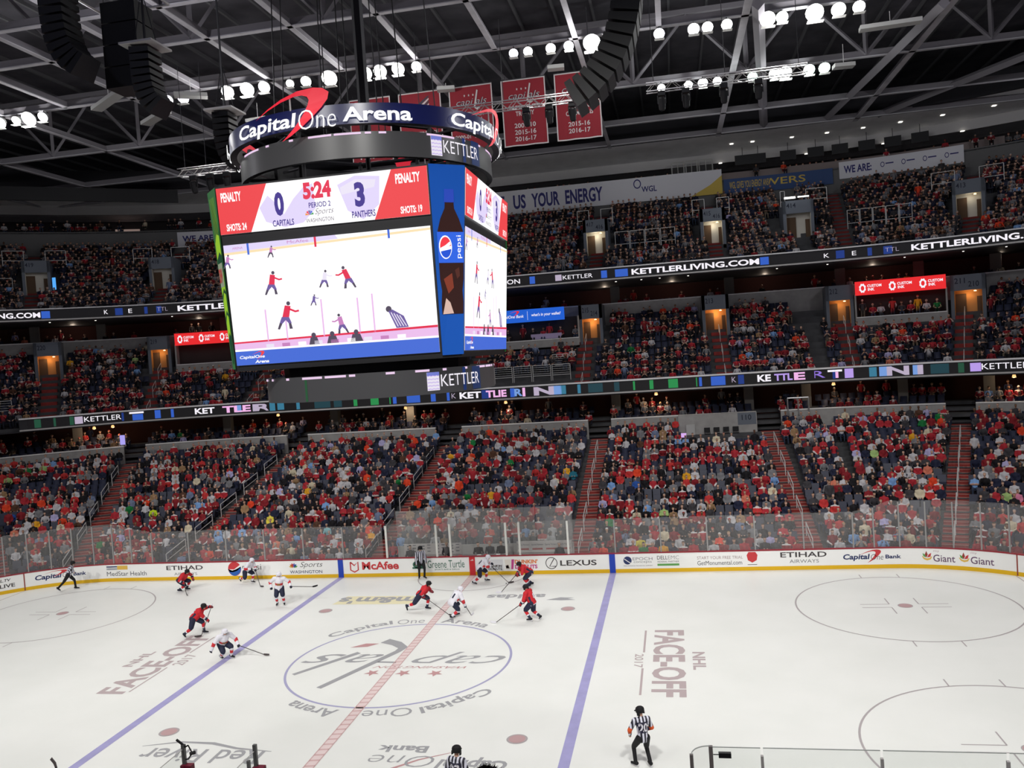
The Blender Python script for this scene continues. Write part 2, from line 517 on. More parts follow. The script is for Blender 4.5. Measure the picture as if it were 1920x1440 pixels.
# adverts
navy = ad(44, 56, 100); grey = ad(92, 92, 100); dk = ad(70, 66, 66); redp = ad(200, 62, 66); orange = ad(228, 128, 70); mag = ad(196, 70, 140)
gold = ad(226, 184, 84); blu = ad(44, 96, 176); grn = ad(94, 160, 84); dgreen = ad(64, 110, 92)
def advert(items, name='advert'):
    mb = MB()
    for it in items:
        k = it[0]
        if k == 't': put_text(mb, it[1], bf, it[2], it[3], it[4], it[5], it[6], bold=it[7] if len(it) > 7 else .01, shear=it[8] if len(it) > 8 else 0)
        elif k == 'r': put_rect(mb, bf, it[1], it[2], it[3], it[4], it[5])
        elif k == 'c': put_poly(mb, circ(it[1], it[2], it[3], it[4] if len(it) > 5 else it[3]), bf, it[-1])
        elif k == 'p': put_poly(mb, it[1], bf2, it[2])
        elif k == 'o': ring(mb, bf, it[1], it[2], it[3], it[4], it[5], n=32)
        elif k == 's': stroke(mb, bf2, it[1], it[2], it[3])
        elif k == 'w': swoosh(mb, bf, it[1], it[2], it[3], it[4], it[5])
    return mb.build(name, boards)
advert([('t', 'NHL.TV', -29.2, -28.25, .72, .88, dk, .02, .2), ('t', 'YOUR LIVE', -30.2, -28.05, .36, .58, dk, .02)])
advert([('t', 'Capital', -27.0, -25.55, .42, .80, navy, .03, .15), ('t', 'One', -25.5, -24.95, .50, .8, grey, -.01, .15), ('t', 'Bank', -24.9, -24.15, .52, .74, navy, .03), ('w', -26.6, .6, -25.2, .97, redp)])
advert([('r', -22.9, -22.2, .86, .93, navy), ('r', -22.9, -22.2, .78, .81, navy), ('r', -22.9, -22.2, .71, .74, navy), ('r', -22.2, -21.5, .71, .95, gold), ('t', 'MedStar Health', -22.9, -20.25, .33, .6, grey, .0)])
advert([('t', 'ETIHAD', -18.9, -16.5, .62, .88, dk, .015), ('t', 'AIRWAYS', -18.4, -16.9, .3, .46, grey, -.01)])
advert([('c', -14.45, .62, .42, redp), ('p', [(-14.87, .62), (-14.6, .52), (-14.3, .62), (-14.05, .75), (-14.03, .62), (-14.1, .4), (-14.3, .25), (-14.45, .2), (-14.65, .25), (-14.8, .42)], blu),
        ('p', [(-14.86, .60), (-14.5, .58), (-14.2, .78), (-14.08, .86), (-14.03, .70), (-14.3, .50), (-14.6, .42), (-14.82, .46)], m_bd), ('t', 'pepsi', -13.95, -12.75, .42, .88, dk, -.01)])
pet = [(redp, 150), (orange, 120), (gold, 170), (blu, 60), (ad(90, 90, 170), 90), (grn, 30)]
it = []
for k, (c_, a_) in enumerate([(gold, 165), (orange, 138), (redp, 110), (ad(110, 90, 160), 75), (blu, 45), (grn, 17)]):
    a = math.radians(a_); cx, cy = -10.72 + .17 * math.cos(a), .64 + .17 * math.sin(a)
    it.append(('p', [(-10.72 + .03 * math.cos(a), .62), (cx - .06 * math.sin(a), cy + .06 * math.cos(a)), (-10.72 + .29 * math.cos(a), .62 + .29 * math.sin(a)), (cx + .06 * math.sin(a), cy - .06 * math.cos(a))], c_))
advert(it + [('t', 'Sports', -10.3, -8.9, .55, .95, dk, -.01, .35), ('t', 'WASHiNGTON', -10.95, -8.95, .28, .46, navy, .005)])
advert([('s', [(-7.2, .88), (-7.2, .42), (-6.97, .3), (-6.74, .42), (-6.74, .88), (-6.97, .68), (-7.2, .88)], .075, redp), ('t', 'McAfee', -6.5, -4.3, .42, .88, redp, .03)])
advert([('c', -3.15, .66, .32, .22, dgreen), ('r', -3.5, -2.75, .42, .52, dgreen), ('c', -3.0, .68, .1, m_bd), ('c', -3.3, .68, .08, m_bd), ('t', 'Greene Turtle', -2.6, -.45, .45, .88, dgreen, .0), ('t', 'SPORTS BAR & GRILLE', -2.2, -.75, .32, .4, dgreen, 0)])
advert([('r', .75, 1.75, .2, .86, ad(222, 222, 224)), ('t', 'DUNKIN', .9, 1.68, .42, .56, orange, .03), ('t', 'DONUTS', .9, 1.68, .26, .4, mag, .03)])
advert([('p', [(1.9, .3), (2.15, .3), (2.22, .85), (1.85, .85)], ad(232, 226, 215)), ('p', [(2.2, .3), (2.32, .3), (2.4, .85), (2.25, .85)], mag), ('p', [(1.92, .35), (2.1, .35), (2.05, .55), (1.9, .5)], orange),
        ('t', "DUNKIN'", 2.42, 3.7, .60, .83, orange, .04), ('t', 'DONUTS', 2.42, 3.68, .32, .54, mag, .04)])
advert([('o', 4.47, .6, .29, .33, dk), ('s', [(4.62, .84), (4.36, .42), (4.7, .42)], .05, dk), ('t', 'LEXUS', 4.95, 6.95, .44, .74, dk, .02)])
advert([('c', 8.62, .66, .22, navy), ('s', [(8.45, .75), (8.62, .62), (8.8, .5)], .04, m_bd), ('t', 'EPOCH', 8.9, 9.95, .66, .82, grey, -.01), ('t', 'concepts', 8.95, 9.9, .48, .62, grey, -.01), ('t', 'PERFORMANCE TECHNICAL SUPPORT', 8.4, 9.95, .34, .39, grey, 0)])
advert([('t', 'DELL', 10.2, 10.75, .68, .88, dk, -.0), ('t', 'EMC', 10.78, 11.35, .68, .88, grey, -.02), ('t', 'FEDERAL PARTNER', 10.22, 11.35, .52, .6, grey, 0), ('r', 10.2, 11.35, .34, .45, grn)])
advert([('t', 'START YOUR FREE TRIAL', 12.3, 14.65, .64, .80, ad(150, 120, 122), -.01), ('t', 'GetMonumental.com', 12.3, 14.6, .33, .56, grey, .0)])
advert([('p', [(14.85, .82), (14.95, .98), (15.3, .98), (15.4, .82), (15.35, .55), (15.12, .42), (14.9, .55)], redp), ('t', 'SPORTS', 14.92, 15.33, .6, .68, m_bd, .03), ('r', 14.88, 15.36, .3, .33, grey)])
advert([('t', 'ETIHAD', 16.55, 18.85, .66, .93, dk, .015), ('t', 'AIRWAYS', 17.0, 18.45, .36, .54, grey, -.01)])
advert([('t', 'Capital', 19.65, 20.95, .4, .76, navy, .03, .15), ('t', 'One', 21.0, 21.6, .45, .74, grey, -.01, .15), ('t', 'Bank', 21.7, 22.45, .5, .70, navy, .03), ('w', 20.4, .3, 21.5, .98, redp)])
for a, c in ((23.42, 24.9), (25.08, 26.6)):
    q = [('s', [(a, .62), (a + .1, .5), (a + .22, .46), (a + .36, .5), (a + .44, .62)], [.03, .08, .1, .08, .03], gold), ('p', [(a + .2, .56), (a + .12, .7), (a + .2, .9), (a + .26, .7)], ad(150, 60, 50)), ('p', [(a + .22, .56), (a + .3, .72), (a + .42, .8), (a + .38, .6)], redp), ('p', [(a + .18, .56), (a + .06, .62), (a + .02, .78), (a + .14, .7)], grn),
         ('t', 'my', a + .52, a + .78, .82, .93, ad(190, 150, 160), -.01), ('t', 'Giant', a + .5, c, .36, .72, ad(110, 84, 110), .01)]
    advert(q)

# ================================================================== RINK GLASS
def gz(s):   # glass top height
    a = abs(s)
    return 2.95 if a < 20.6 else (3.45 if a > 21.9 else 2.95 + .5 * (a - 20.6) / 1.3)
def glass_pane(s0, s1, fn, label, group, zt=gz):
    mb = MB()
    ss = srange(s0 + .03, s1 - .03, .6)
    for a, c in zip(ss[:-1], ss[1:]):
        P = [fn(a, .06), fn(c, .06)]
        mb.add([(P[0].x, P[0].y, 1.075), (P[1].x, P[1].y, 1.075), (P[1].x, P[1].y, zt(c)), (P[0].x, P[0].y, zt(a))], [(0, 1, 2, 3)], m_glass)
    return mb.build('glass_pane', **T(label, 'glass pane', group))
def glass_post(s, fn, label, group, zt=gz, r=.035, m=None):
    mb = MB(); p = fn(s, .06); q = fn(s, .06)
    h = zt(s) - .06
    mb.box((-r, -r, 1.075), (r, r, h), m or M_post, Matrix.Translation((p.x, p.y, 0)) @ Matrix.Rotation(PZ(s), 4, 'Z'))
    return mb.build('glass_post', **T(label, 'glass post', group))
ps = [-7.6 - 2.44 * k for k in range(6)][::-1] + [-5.15]
ps_r = [5.5] + [8.0 + 2.44 * k for k in range(6)]
left_arc = [-21.2 - 1.22 * k for k in range(1, 10)][::-1]
right_arc = [21.2 + 1.22 * k for k in range(1, 10)]
PL = left_arc + [-21.2] + ps
PR = ps_r + [21.2] + right_arc
for P_, where in ((PL, 'far boards, team-blue side'), (PR, '')):
    for a, c in zip(P_[:-1], P_[1:]):
        arc = abs(a + c) / 2 > 21
        side = 'left' if a < 0 else 'right'
        glass_pane(a, c, PT, ('tall clear pane in the curve of the far %s corner' % side) if arc else ('clear rink pane above the straight far boards, %s of the penalty boxes' % side),
                   'glass panes at the far %s corner' % side if arc else 'glass panes %s of the penalty boxes' % side)
    for s_ in P_[(0 if P_ is PL else 1):(-1 if P_ is PL else None)]:
        arc = abs(s_) > 21; side = 'left' if s_ < 0 else 'right'
        glass_post(s_, PT, ('slim grey post between tall panes of the far %s corner' % side) if arc else ('slim grey post between panes, %s of the penalty boxes' % side),
                   'glass posts at the far %s corner' % side if arc else 'glass posts %s of the penalty boxes' % side)
# penalty boxes and scorer's table
zt_p = lambda s: 2.95
PB = [-5.15, -1.95, -1.05, 2.85, 3.65, 5.5] if False else [-5.0, -2.33, -1.40, 2.42, 3.22, 6.15]
names = ['white post at the end of the first penalty box', 'white post between first penalty box and timekeepers', 'white post where the timekeepers begin', 'white post where the timekeepers end', 'white post between timekeepers and second penalty box', 'white post at the end of the second penalty box']
for s_, nm in zip([-4.95, -2.0, -1.2, 2.0, 2.75, 5.45], names):
    glass_post(s_, PT, nm + ', far boards', None, zt_p, .055, mat('white_post', (0.72, 0.72, 0.68), .4))
for a, c, nm in ((-4.9, -2.0, 'clear pane in front of the first penalty box'), (-1.2, 2.0, 'clear pane in front of the seated timekeepers'), (2.75, 5.4, 'clear pane in front of the second penalty box')):
    mb = MB(); mb.box((a + .06, YB + .05, 1.075), (c - .06, YB + .065, 2.93), m_glass2); mb.build('glass_pane', **T(nm, 'glass pane'))
for k in range(5):
    a = -5.0 + k * 2.1
    mb = MB(); mb.box((a, 15.0, 1.25), (a + 2.06, 15.015, 3.35), m_glass); mb.build('glass_pane', **T('clear pane behind the penalty box benches, in front of the crowd', 'glass pane', 'glass panes behind the penalty boxes'))
for x, nm in ((-5.05, 'left end'), (-1.6, 'first box side'), (2.4, 'second box side'), (5.5, 'right end')):
    mb = MB(); mb.box((x, YB + .12, 1.075), (x + .015, 14.98, 2.93), m_glass); mb.build('glass_pane', **T('clear side pane of the penalty enclosure, %s' % nm, 'glass pane'))
m_pw = mat('penalty_wall', (0.50, 0.48, 0.47), .5)
mb = MB(); mb.box((-5.0, 15.02, 0), (5.5, 15.12, 1.25), m_pw); mb.build('wall_penalty_box', **ST)
for a, c, tt, nm in ((-4.6, -1.1, 'GEICO', 'first'), (2.2, 5.4, 'Volunteers  Serving  Veterans', 'second')):
    mb = MB(); mb.box((a, 14.96, .72), (c, 15.02, 1.38), mat('bench_advert', (.62, .58, .57), .5))
    F_ = lambda u, v: (u, 14.955, v)
    for k in range(4):
        w_ = (c - a) / 4
        if nm == 'first':
            for zz in (.85, 1.05, 1.22): put_rect(mb, F_, a + k * w_ + .2, a + k * w_ + .4, zz, zz + .05, grey); put_rect(mb, F_, a + k * w_ + .55, a + k * w_ + .75, zz + .06, zz + .1, grey)
        else:
            put_text(mb, 'Sports Partners', F_, a + k * w_ + .06, a + (k + 1) * w_ - .06, 1.1, 1.24, grey, 0); put_rect(mb, F_, a + k * w_ + .1, a + (k + 1) * w_ - .1, .88, .98, ad(176, 100, 100))
    mb.build('advert_board', **T('pale advert board on the wall behind the %s penalty box' % nm, 'advert board'))
    bn = thing('bench', 'low bench inside the %s penalty box' % nm, 'bench', ((a + c) / 2, 14.6, 0))
    mb = MB(); mb.box((-(c - a) / 2 + .1, -.18, .40), ((c - a) / 2 - .1, .18, .46), m_pw); mb.build('seat', bn)
    for x in (-(c - a) / 2 + .3, (c - a) / 2 - .3):
        mb = MB(); mb.box((x - .04, -.15, 0), (x + .04, .15, .40), M_rail); mb.build('leg', bn)
tb = thing('scorer_table', "long dark timekeepers' table behind the far boards", 'table', (.4, 13.45, 0))
mb = MB(); mb.box((-1.5, -.28, .95), (1.55, .28, 1.0), mat('table_top', (.16, .15, .15), .5)); mb.build('table_top', tb)
for x in (-1.4, 1.45):
    mb = MB(); mb.box((x - .03, -.25, 0), (x + .03, .25, .95), M_dark); mb.build('leg', tb)
for k, x in enumerate((-.9, .2, .6, 1.3)):
    mb = MB(); mb.box((x, 13.35, 1.0), (x + .22, 13.5, 1.0 + .02 + .01 * k), (m_bd if k % 2 else m_bred)); mb.build('folder', **T(['white notes at the left end of the timekeepers table', 'red folder left of centre on the timekeepers table', 'white notes right of centre on the timekeepers table', 'red folder at the right end of the timekeepers table'][k], 'folder'))

# near side glass and bench doors
nz = lambda s: 2.9
for a, c in ((11.97, 13.1), (13.1, 15.66), (15.66, 18.22), (18.22, 20.8)):
    mb = MB(); mb.box((a + .03, -YB - .07, 1.075), (c - .03, -YB - .055, 2.9), m_glass2)
    mb.box((a + .03, -YB - .075, 2.89), (c - .03, -YB - .05, 2.905), mat('glass_edge', (.42, .44, .43), .3))
    mb.build('glass_pane', **T('clear pane on the near boards by the referee, thin grey top edge', 'glass pane', 'near side glass panes'))
for x, nm in ((11.97, 'dark post with a small black camera on the near boards'), (13.1, 'first slim post right of the camera post, near boards'), (15.66, 'second slim post right of the camera post, near boards'), (18.22, 'third slim post right of the camera post, near boards')):
    mb = MB(); rr_ = .045 if x < 12 else .03
    mb.box((x - rr_, -YB - .11, 1.075), (x + rr_, -YB - .02, 2.92 if x < 12 else 2.72), mat('post_grey', (.16, .14, .14), .4) if x < 12 else mat('post_light', (.40, .38, .38), .4)); mb.build('glass_post', **T(nm, 'glass post'))
cm = thing('camera', 'small black box camera fixed to the glass post on the near boards', 'camera', (12.02, -YB - .06, 2.72))
mb = MB(); mb.box((.12, -.05, -.06), (.40, .05, .05), M_black); mb.build('body', cm)
mb = MB(); mb.bar((0, 0, 0), (.14, 0, 0), .012, M_black); mb.build('bracket', cm)
mb = MB()
vs = []
for i in range(9):
    a = PI / 2 * i / 8
    vs += [(11.95 - .42 * math.sin(a), -YB - .06 - .42 * (1 - math.cos(a)), 1.075), (11.95 - .42 * math.sin(a), -YB - .06 - .42 * (1 - math.cos(a)), 2.92)]
mb.add(vs, [(2 * i, 2 * i + 2, 2 * i + 3, 2 * i + 1) for i in range(8)], m_glass)
mb.tube([vs[2 * i + 1] for i in range(9)], .014, mat('glass_edge', (.42, .44, .43)), 5)
mb.build('glass_pane', **T('curved pane at the bench end of the near boards', 'glass pane'))
mb = MB(); mb.box((11.49, -YB - .53, 0), (11.57, -YB - .45, 2.92), mat('post_grey', (.16, .14, .14), .4)); mb.build('glass_post', **T('dark post carrying the curved pane near the bench', 'glass post'))
# bench divider posts (bottom of the picture)
for x, zt_, nm in ((-1.39, 2.66, 'post with a clamped microphone arm between the team benches'), (.62, 2.70, 'paired grey post of the gap between the team benches')):
    p_ = thing('bench_post', 'dark grey ' + nm, 'post', (x, -YB - .05, 0))
    mb = MB(); mb.box((-.045, -.04, 0), (.045, .04, zt_), mat('post_mid', (.10, .10, .10), .4)); mb.build('pole', p_)
    mb = MB(); mb.box((-.06, -.12, 1.5), (.24, .06, 2.15), mat('maroon_pad', (.16, .01, .03), .6)); mb.build('pad', p_)
    if x > 0:
        mb = MB(); mb.box((-.24, -.04, 0), (-.17, .04, zt_ - .42), mat('post_mid', (.10, .10, .10))); mb.build('pole', p_)
    else:
        mb = MB(); mb.tube([(0, 0, zt_ - .1), (.14, 0, zt_ - .02), (.24, .0, zt_ - .22), (.12, 0, zt_ - .38), (0, 0, zt_ - .4)], .018, M_black); mb.build('clamp_arm', p_)
        mb = MB(); mb.bar((-.18, 0, zt_ + .12), (.05, 0, zt_ - .05), .035, M_black); mb.bar((.2, -.05, zt_ - .22), (.3, .05, zt_ - .22), .045, M_black); mb.build('microphone', p_)
    mb = MB(); mb.box((x - .008, -15.4, 1.0), (x + .008, -YB - .12, 2.55), m_glass2); mb.tube([(x, -15.4, 2.55), (x, -YB - .12, 2.55)], .012, M_rail, 5)
    mb.build('glass_pane', **T('clear side pane running back from the %s bench post' % ('left' if x < 0 else 'right'), 'glass pane'))
mb = MB(); mb.box((-16, -15.42, .8), (-3.9, -15.40, 3.06), m_glass2); mb.tube([(-16, -15.41, 3.06), (-3.9, -15.41, 3.06)], .014, M_rail, 5)
mb.build('glass_pane', **T('long clear pane behind the team bench, its rail at the bottom edge', 'glass pane'))

# ================================================================== STANDS
# lower bowl: row i at distance d, floor height z
NL = 23
def lrow(i): return 1.0 + .85 * i, max(0.0, -.05 + .235 * i)
def crow(i): return 21.0 + .85 * i, 8.85 + .53 * i      # club rows
def urow(i): return 25.5 + .8 * i, 18.0 + .405 * i       # upper rows
NC, NU = 11, 19
SV = 33.5
def stairprof(rowf, n, dep, drop):
    pr = []
    for i in range(n):
        d, z = rowf(i); pr += [(d - .05, z if i == 0 else z), (d - .05 + dep, z)]
        if i + 1 < n: pr += [(d - .05 + dep, rowf(i + 1)[1])]
    # underside
    d0, z0 = rowf(0); d1, z1 = rowf(n - 1)
    pr += [(d1 - .05 + dep, z1 - drop), (d0 - .05, z0 - drop)]
    out = []
    for p in pr:
        if not out or abs(out[-1][0] - p[0]) + abs(out[-1][1] - p[1]) > 1e-6: out.append(p)
    return out
mb = MB(); sweep(mb, stairprof(lrow, NL, .85, .3), -SV, SV, M_concd, 1.0); mb.build('floor_lower_stand', **ST)
mb = MB(); sweep(mb, stairprof(crow, NC, .85, .3), -SV, SV, M_concd, 1.0); mb.build('floor_club_stand', **ST)
mb = MB(); sweep(mb, stairprof(urow, NU, .8, .3), -SV, SV, M_concd, 1.0); mb.build('floor_upper_stand', **ST)

# aisles (centre s, half width in metres)
LA = [(-28.7, .6), (-25.4, .65), (-19.6, .65), (-6.4, .65), (5.75, .65), (18.5, .65), (24.78, .62), (28.7, .6)]
CA = [-27.22, -25.05, -22.6, -14.2, -4.6, 4.4, 15.55, 22.78, 24.85, 27.2]
UA = [-27.45, -25.0, -22.3, -9.5, 5.6, 15.8, 22.9, 25.0, 27.2]
def sw(s, d, w_): return w_ / (1 + (d / RC if abs(s) > XS else 0))
def aisle(rowf, n, dep, s, hw, m=M_step, nose=True, i0=0):
    mb = MB()
    for i in range(i0, n):
        d, z = rowf(i); zn = rowf(min(i + 1, n - 1))[1]
        h = sw(s, d, hw); rise = zn - z
        for half in (0, 1):
            if half == 0: dd0, dd1, zt = d - .05, d - .05 + dep, z + .012
            else: dd0, dd1, zt = d - .05 + dep * .5, d - .05 + dep, z + rise * .5 + .012
            if half and rise < .02: continue
            P = [PT(s - h, dd0), PT(s + h, dd0), PT(s + h, dd1), PT(s - h, dd1)]
            vs = [(p.x, p.y, z - .02) for p in P] + [(p.x, p.y, zt) for p in P]
            mb.add(vs, [(4, 5, 6, 7), (0, 1, 5, 4), (1, 2, 6, 5), (3, 0, 4, 7)], m)
            if nose:
                q = [PT(s - h, dd0 - .004), PT(s + h, dd0 - .004)]
                q2 = [PT(s - h, dd0 + .05), PT(s + h, dd0 + .05)]
                mb.add([(q[0].x, q[0].y, zt - .03), (q[1].x, q[1].y, zt - .03), (q[1].x, q[1].y, zt + .004), (q[0].x, q[0].y, zt + .004), (q2[1].x, q2[1].y, zt + .004), (q2[0].x, q2[0].y, zt + .004)], [(0, 1, 2, 3), (3, 2, 4, 5)], M_nose)
    mb.build('floor_aisle_steps', **ST)
for s, hw in LA: aisle(lrow, NL, .85, s, hw)
for s in CA: aisle(crow, NC, .85, s, .6, nose=False)
for s in UA: aisle(urow, NU, .8, s, .55, mat('dim_red_step', (.16, .02, .018), .8), nose=False)  # step red darkened in the colour for the dim upper deck

# hand rails: one loop rail every three rows of an aisle
LAN = ['outermost left stairs', 'stairs at the far left corner', 'stairs left of the second advert clock', 'stairs left of the penalty boxes', 'stairs right of the penalty boxes', 'stairs by the wide concrete landing', 'stairs at the far right corner', 'outermost right stairs']
LAN[2] = 'second stairs left of the penalty boxes'; LAN[5] = 'second stairs right of the penalty boxes'; LAN[0] = 'outermost stairs at far left'; LAN[7] = 'outermost stairs at far right'
def hand_rail(rowf, s, off, i, span, label, group, r=.028, hgt=.92, cat='handrail'):
    d0, z0 = rowf(i); d1, z1 = rowf(i + span)
    so = s + sw(s, d0, off)
    a = PT(so, d0 + .2, z0 + .0); b = PT(s + sw(s, d1, off), d1 - .15, z1 - (rowf(1)[1] - rowf(0)[1]) * 0)
    b.z = rowf(i + span - 1)[1]
    t = thing('hand_rail', label, cat, tuple(a), 0, group)
    mb = MB()
    A = Vector((0, 0, 0)); B = b - a
    up = Vector((0, 0, hgt))
    mb.bar(A, A + up, r, M_rail); mb.build('post', t)
    mb = MB(); mb.bar(B, B + up, r, M_rail); mb.build('post', t)
    mb = MB(); mb.bar(A + up, B + up, r, M_rail); mb.bar(A + up * .55, B + up * .55, r * .8, M_rail); mb.build('rail', t)
for (s, hw), nm in zip(LA, LAN):
    off = -.62 if s < 0 else 0.0
    if abs(s - 5.75) < .1 or s > 6: off = .0
    for i in range(1, NL - 2, 4):
        hand_rail(lrow, s, off, i, 3, ['lowest', 'second', 'third', 'fourth', 'uppermost'][min((i - 1) // 4, 4)] + ' pale stair handrail on the ' + nm, 'handrails of the ' + nm)
for k, s in enumerate(CA[1:9]):
    nm = 'stairs %s of the club stand' % ['far left', 'second from left', 'third from left', 'under-scoreboard left', 'next to the blue lit sign', 'centre-right', 'second from right', 'far right'][k]
    for i in range(0, 8, 3):
        hand_rail(crow, s, 0.05, i, 2, ['lower', 'middle', 'upper'][i // 3] + ' steel handrail, ' + nm, 'handrails of the ' + nm, r=.022, hgt=.95)

# low wall between lower bowl and suites, with breaks at the aisles
gaps = [(-28.9, -28.4), (-25.6, -25.1), (-20.6, -18.7), (-7.6, -5.4), (4.85, 6.65), (17.6, 19.4), (24.5, 25.05)]
edges = [-32.0] + [x for g_ in gaps for x in g_] + [32.0]
M_wallg = mat('grey_parapet', (.34, .33, .32), .8, noise=.1, scale=2)
for k in range(0, len(edges), 2):
    a, c = edges[k], edges[k + 1]
    mb = MB(); sweep(mb, prect(20.7, 4.9, 20.9, 6.55), a, c, M_wallg, .8)
    o = mb.build('wall_lower_parapet', **ST)
    mb = MB(); sweep(mb, prect(20.66, 6.55, 20.94, 6.63), a, c, mat('pale_coping', (.82, .81, .80), .5), .8); mb.build('coping', o)
# suite level behind the parapet
M_void = mat('dark_interior', (.030, .024, .024), .9)
mb = MB(); sweep(mb, prect(20.9, 5.2, 30, 5.3), -SV, SV, M_concd, 1); mb.build('floor_suites', **ST)
mb = MB(); sweep(mb, prect(28.0, 5.3, 28.3, 8.7), -SV, SV, mat('maroon_suite_wall', (.055, .02, .018), .9), 1); mb.build('wall_suites_rear', **ST)
mb = MB(); sweep(mb, prect(20.2, 8.50, 30, 8.56), -SV, SV, M_dark, 1); mb.build('ceiling_suites', **ST)
for s in (-26.7, -23.4, -17.5, -10.6, 6.9, 17.4, 21.75, 23.74, 25.25):
    mb = MB(); p = PT(s, 24); mb.box((-.35, -.35, 5.3), (.35, .35, 8.5), mat('column_paint', (.16, .15, .14), .8), Matrix.Translation((p.x, p.y, 0)) @ Matrix.Rotation(PZ(s), 4, 'Z'))
    mb.build('wall_column', **ST)
m_warm = mat('warm_lamp', (.9, .7, .4), .5, 0, (1.0, .55, .2), 1.3)
for s, nm in ((-26.3, 'left end'), (-25.9, 'left corner'), (-22.0, 'left of the scoreboard'), (-10.6, 'below the scoreboard'), (-2.0, 'under the coloured squares'), (10.2, 'right of centre'), (22.4, 'over the right corner seats'), (25.7, 'far right end')):
    t = thing('pendant_lamp', 'small warm lamp glowing under the lower ribbon, %s' % nm, 'lamp', tuple(PT(s, 22.5, 8.5)))
    mb = MB(); mb.lathe([(.02, -.35), (.14, -.32), (.10, -.14), (.03, -.1)], (0, 0, 0), m_warm, 10); mb.build('shade', t)
    mb = MB(); mb.bar((0, 0, -.1), (0, 0, 0), .012, M_dark); mb.build('cord', t)
    L = bpy.data.lights.new('suite_fill_light', 'POINT'); L.energy = 60; L.color = (1, .72, .45); L.shadow_soft_size = .15  # point light added at the pendant to brighten the suite interior
    o = bpy.data.objects.new('suite_fill_light', L); COL.objects.link(o); o.location = PT(s, 22.9, 7.95)

# fascias with LED ribbons
def fascia(d, z0, z1, zl0, zl1, name, s0=-SV, s1=SV):
    mb = MB(); sweep(mb, [(d + .02, z0 + .06), (d + .02, z1 - .05), (d + .5, z1 - .05), (d + .5, z0 + .06)], s0, s1, M_dark, .8)
    o = mb.build(name, **ST)
    mb = MB(); sweep(mb, [(d - .10, z1 - .07), (d - .06, z1 + .03), (d + .16, z1 + .05), (d + .16, z1 - .07)], s0, s1, mat('fascia_metal', (.80, .79, .80), .5), .8); mb.build('coping', o)
    mb = MB(); sweep(mb, [(d - .08, z0 + .0), (d - .10, z0 + .12), (d + .2, z0 + .12), (d + .2, z0)], s0, s1, mat('fascia_trim', (.62, .61, .60), .6), .8); mb.build('trim', o)
    return o
fascia(20.05, 8.60, 9.60, 8.8, 9.48, 'wall_club_fascia', s0=-27.8)
fascia(24.55, 17.70, 18.72, 17.9, 18.5, 'wall_upper_fascia')
# side wall of the club fascia end
mb = MB()
P = [PT(-27.8, 20.05), PT(-27.8, 26)]
mb.add([(P[0].x, P[0].y, 8.6), (P[1].x, P[1].y, 8.6), (P[1].x, P[1].y, 9.7), (P[0].x, P[0].y, 9.6)], [(0, 1, 2, 3)], M_wallg); mb.build('wall_fascia_end', **ST)

E_w = led('white', (.92, .88, .95), 1.0); E_b = led('blue', srgb(50, 96, 200), .9); E_db = led('deep_blue', srgb(30, 60, 140), .8); E_blk = led('off', (.0045, .004, .005), 1)
E_g = led('green', srgb(40, 150, 80), .8); E_dg = led('dark_green', srgb(34, 84, 62), .8); E_pk = led('pink', srgb(240, 180, 230), 1); E_lv = led('lavender', srgb(190, 160, 240), .9)
E_tl = led('teal', srgb(60, 130, 160), .8); E_dtl = led('dark_teal', srgb(28, 66, 76), .8); E_lb = led('light_blue', srgb(120, 160, 225), .9); E_gw = led('grey_white', srgb(190, 176, 200), .9); E_pu = led('purple', srgb(150, 120, 225), .9)
def ribbon(name, label, d, z0, z1, items, s0, s1):
    mb = MB(); sweep(mb, [(d - .03, z0), (d - .03, z1), (d + .05, z1), (d + .05, z0)], s0, s1, E_blk, .25)
    o = mb.build(name, **T(label, 'ribbon display'))
    fn = lambda u, v: PT(u, d - .04, z0 + v * (z1 - z0))
    fn2 = lambda u, v: PT(u, d - .05, z0 + v * (z1 - z0))
    for it in items:
        mbt = MB()
        if isinstance(it[0], str): put_text(mbt, it[0], fn2, it[1], it[2], it[4] if len(it) > 4 else .2, it[5] if len(it) > 5 else .8, it[3], bold=it[6] if len(it) > 6 else .02)
        else: put_rect(mbt, fn, it[0], it[1], it[3] if len(it) > 3 else .04, it[4] if len(it) > 4 else .96, it[2], 4)
        mbt.build('display_word' if isinstance(it[0], str) else 'colour_block', o)
    return o
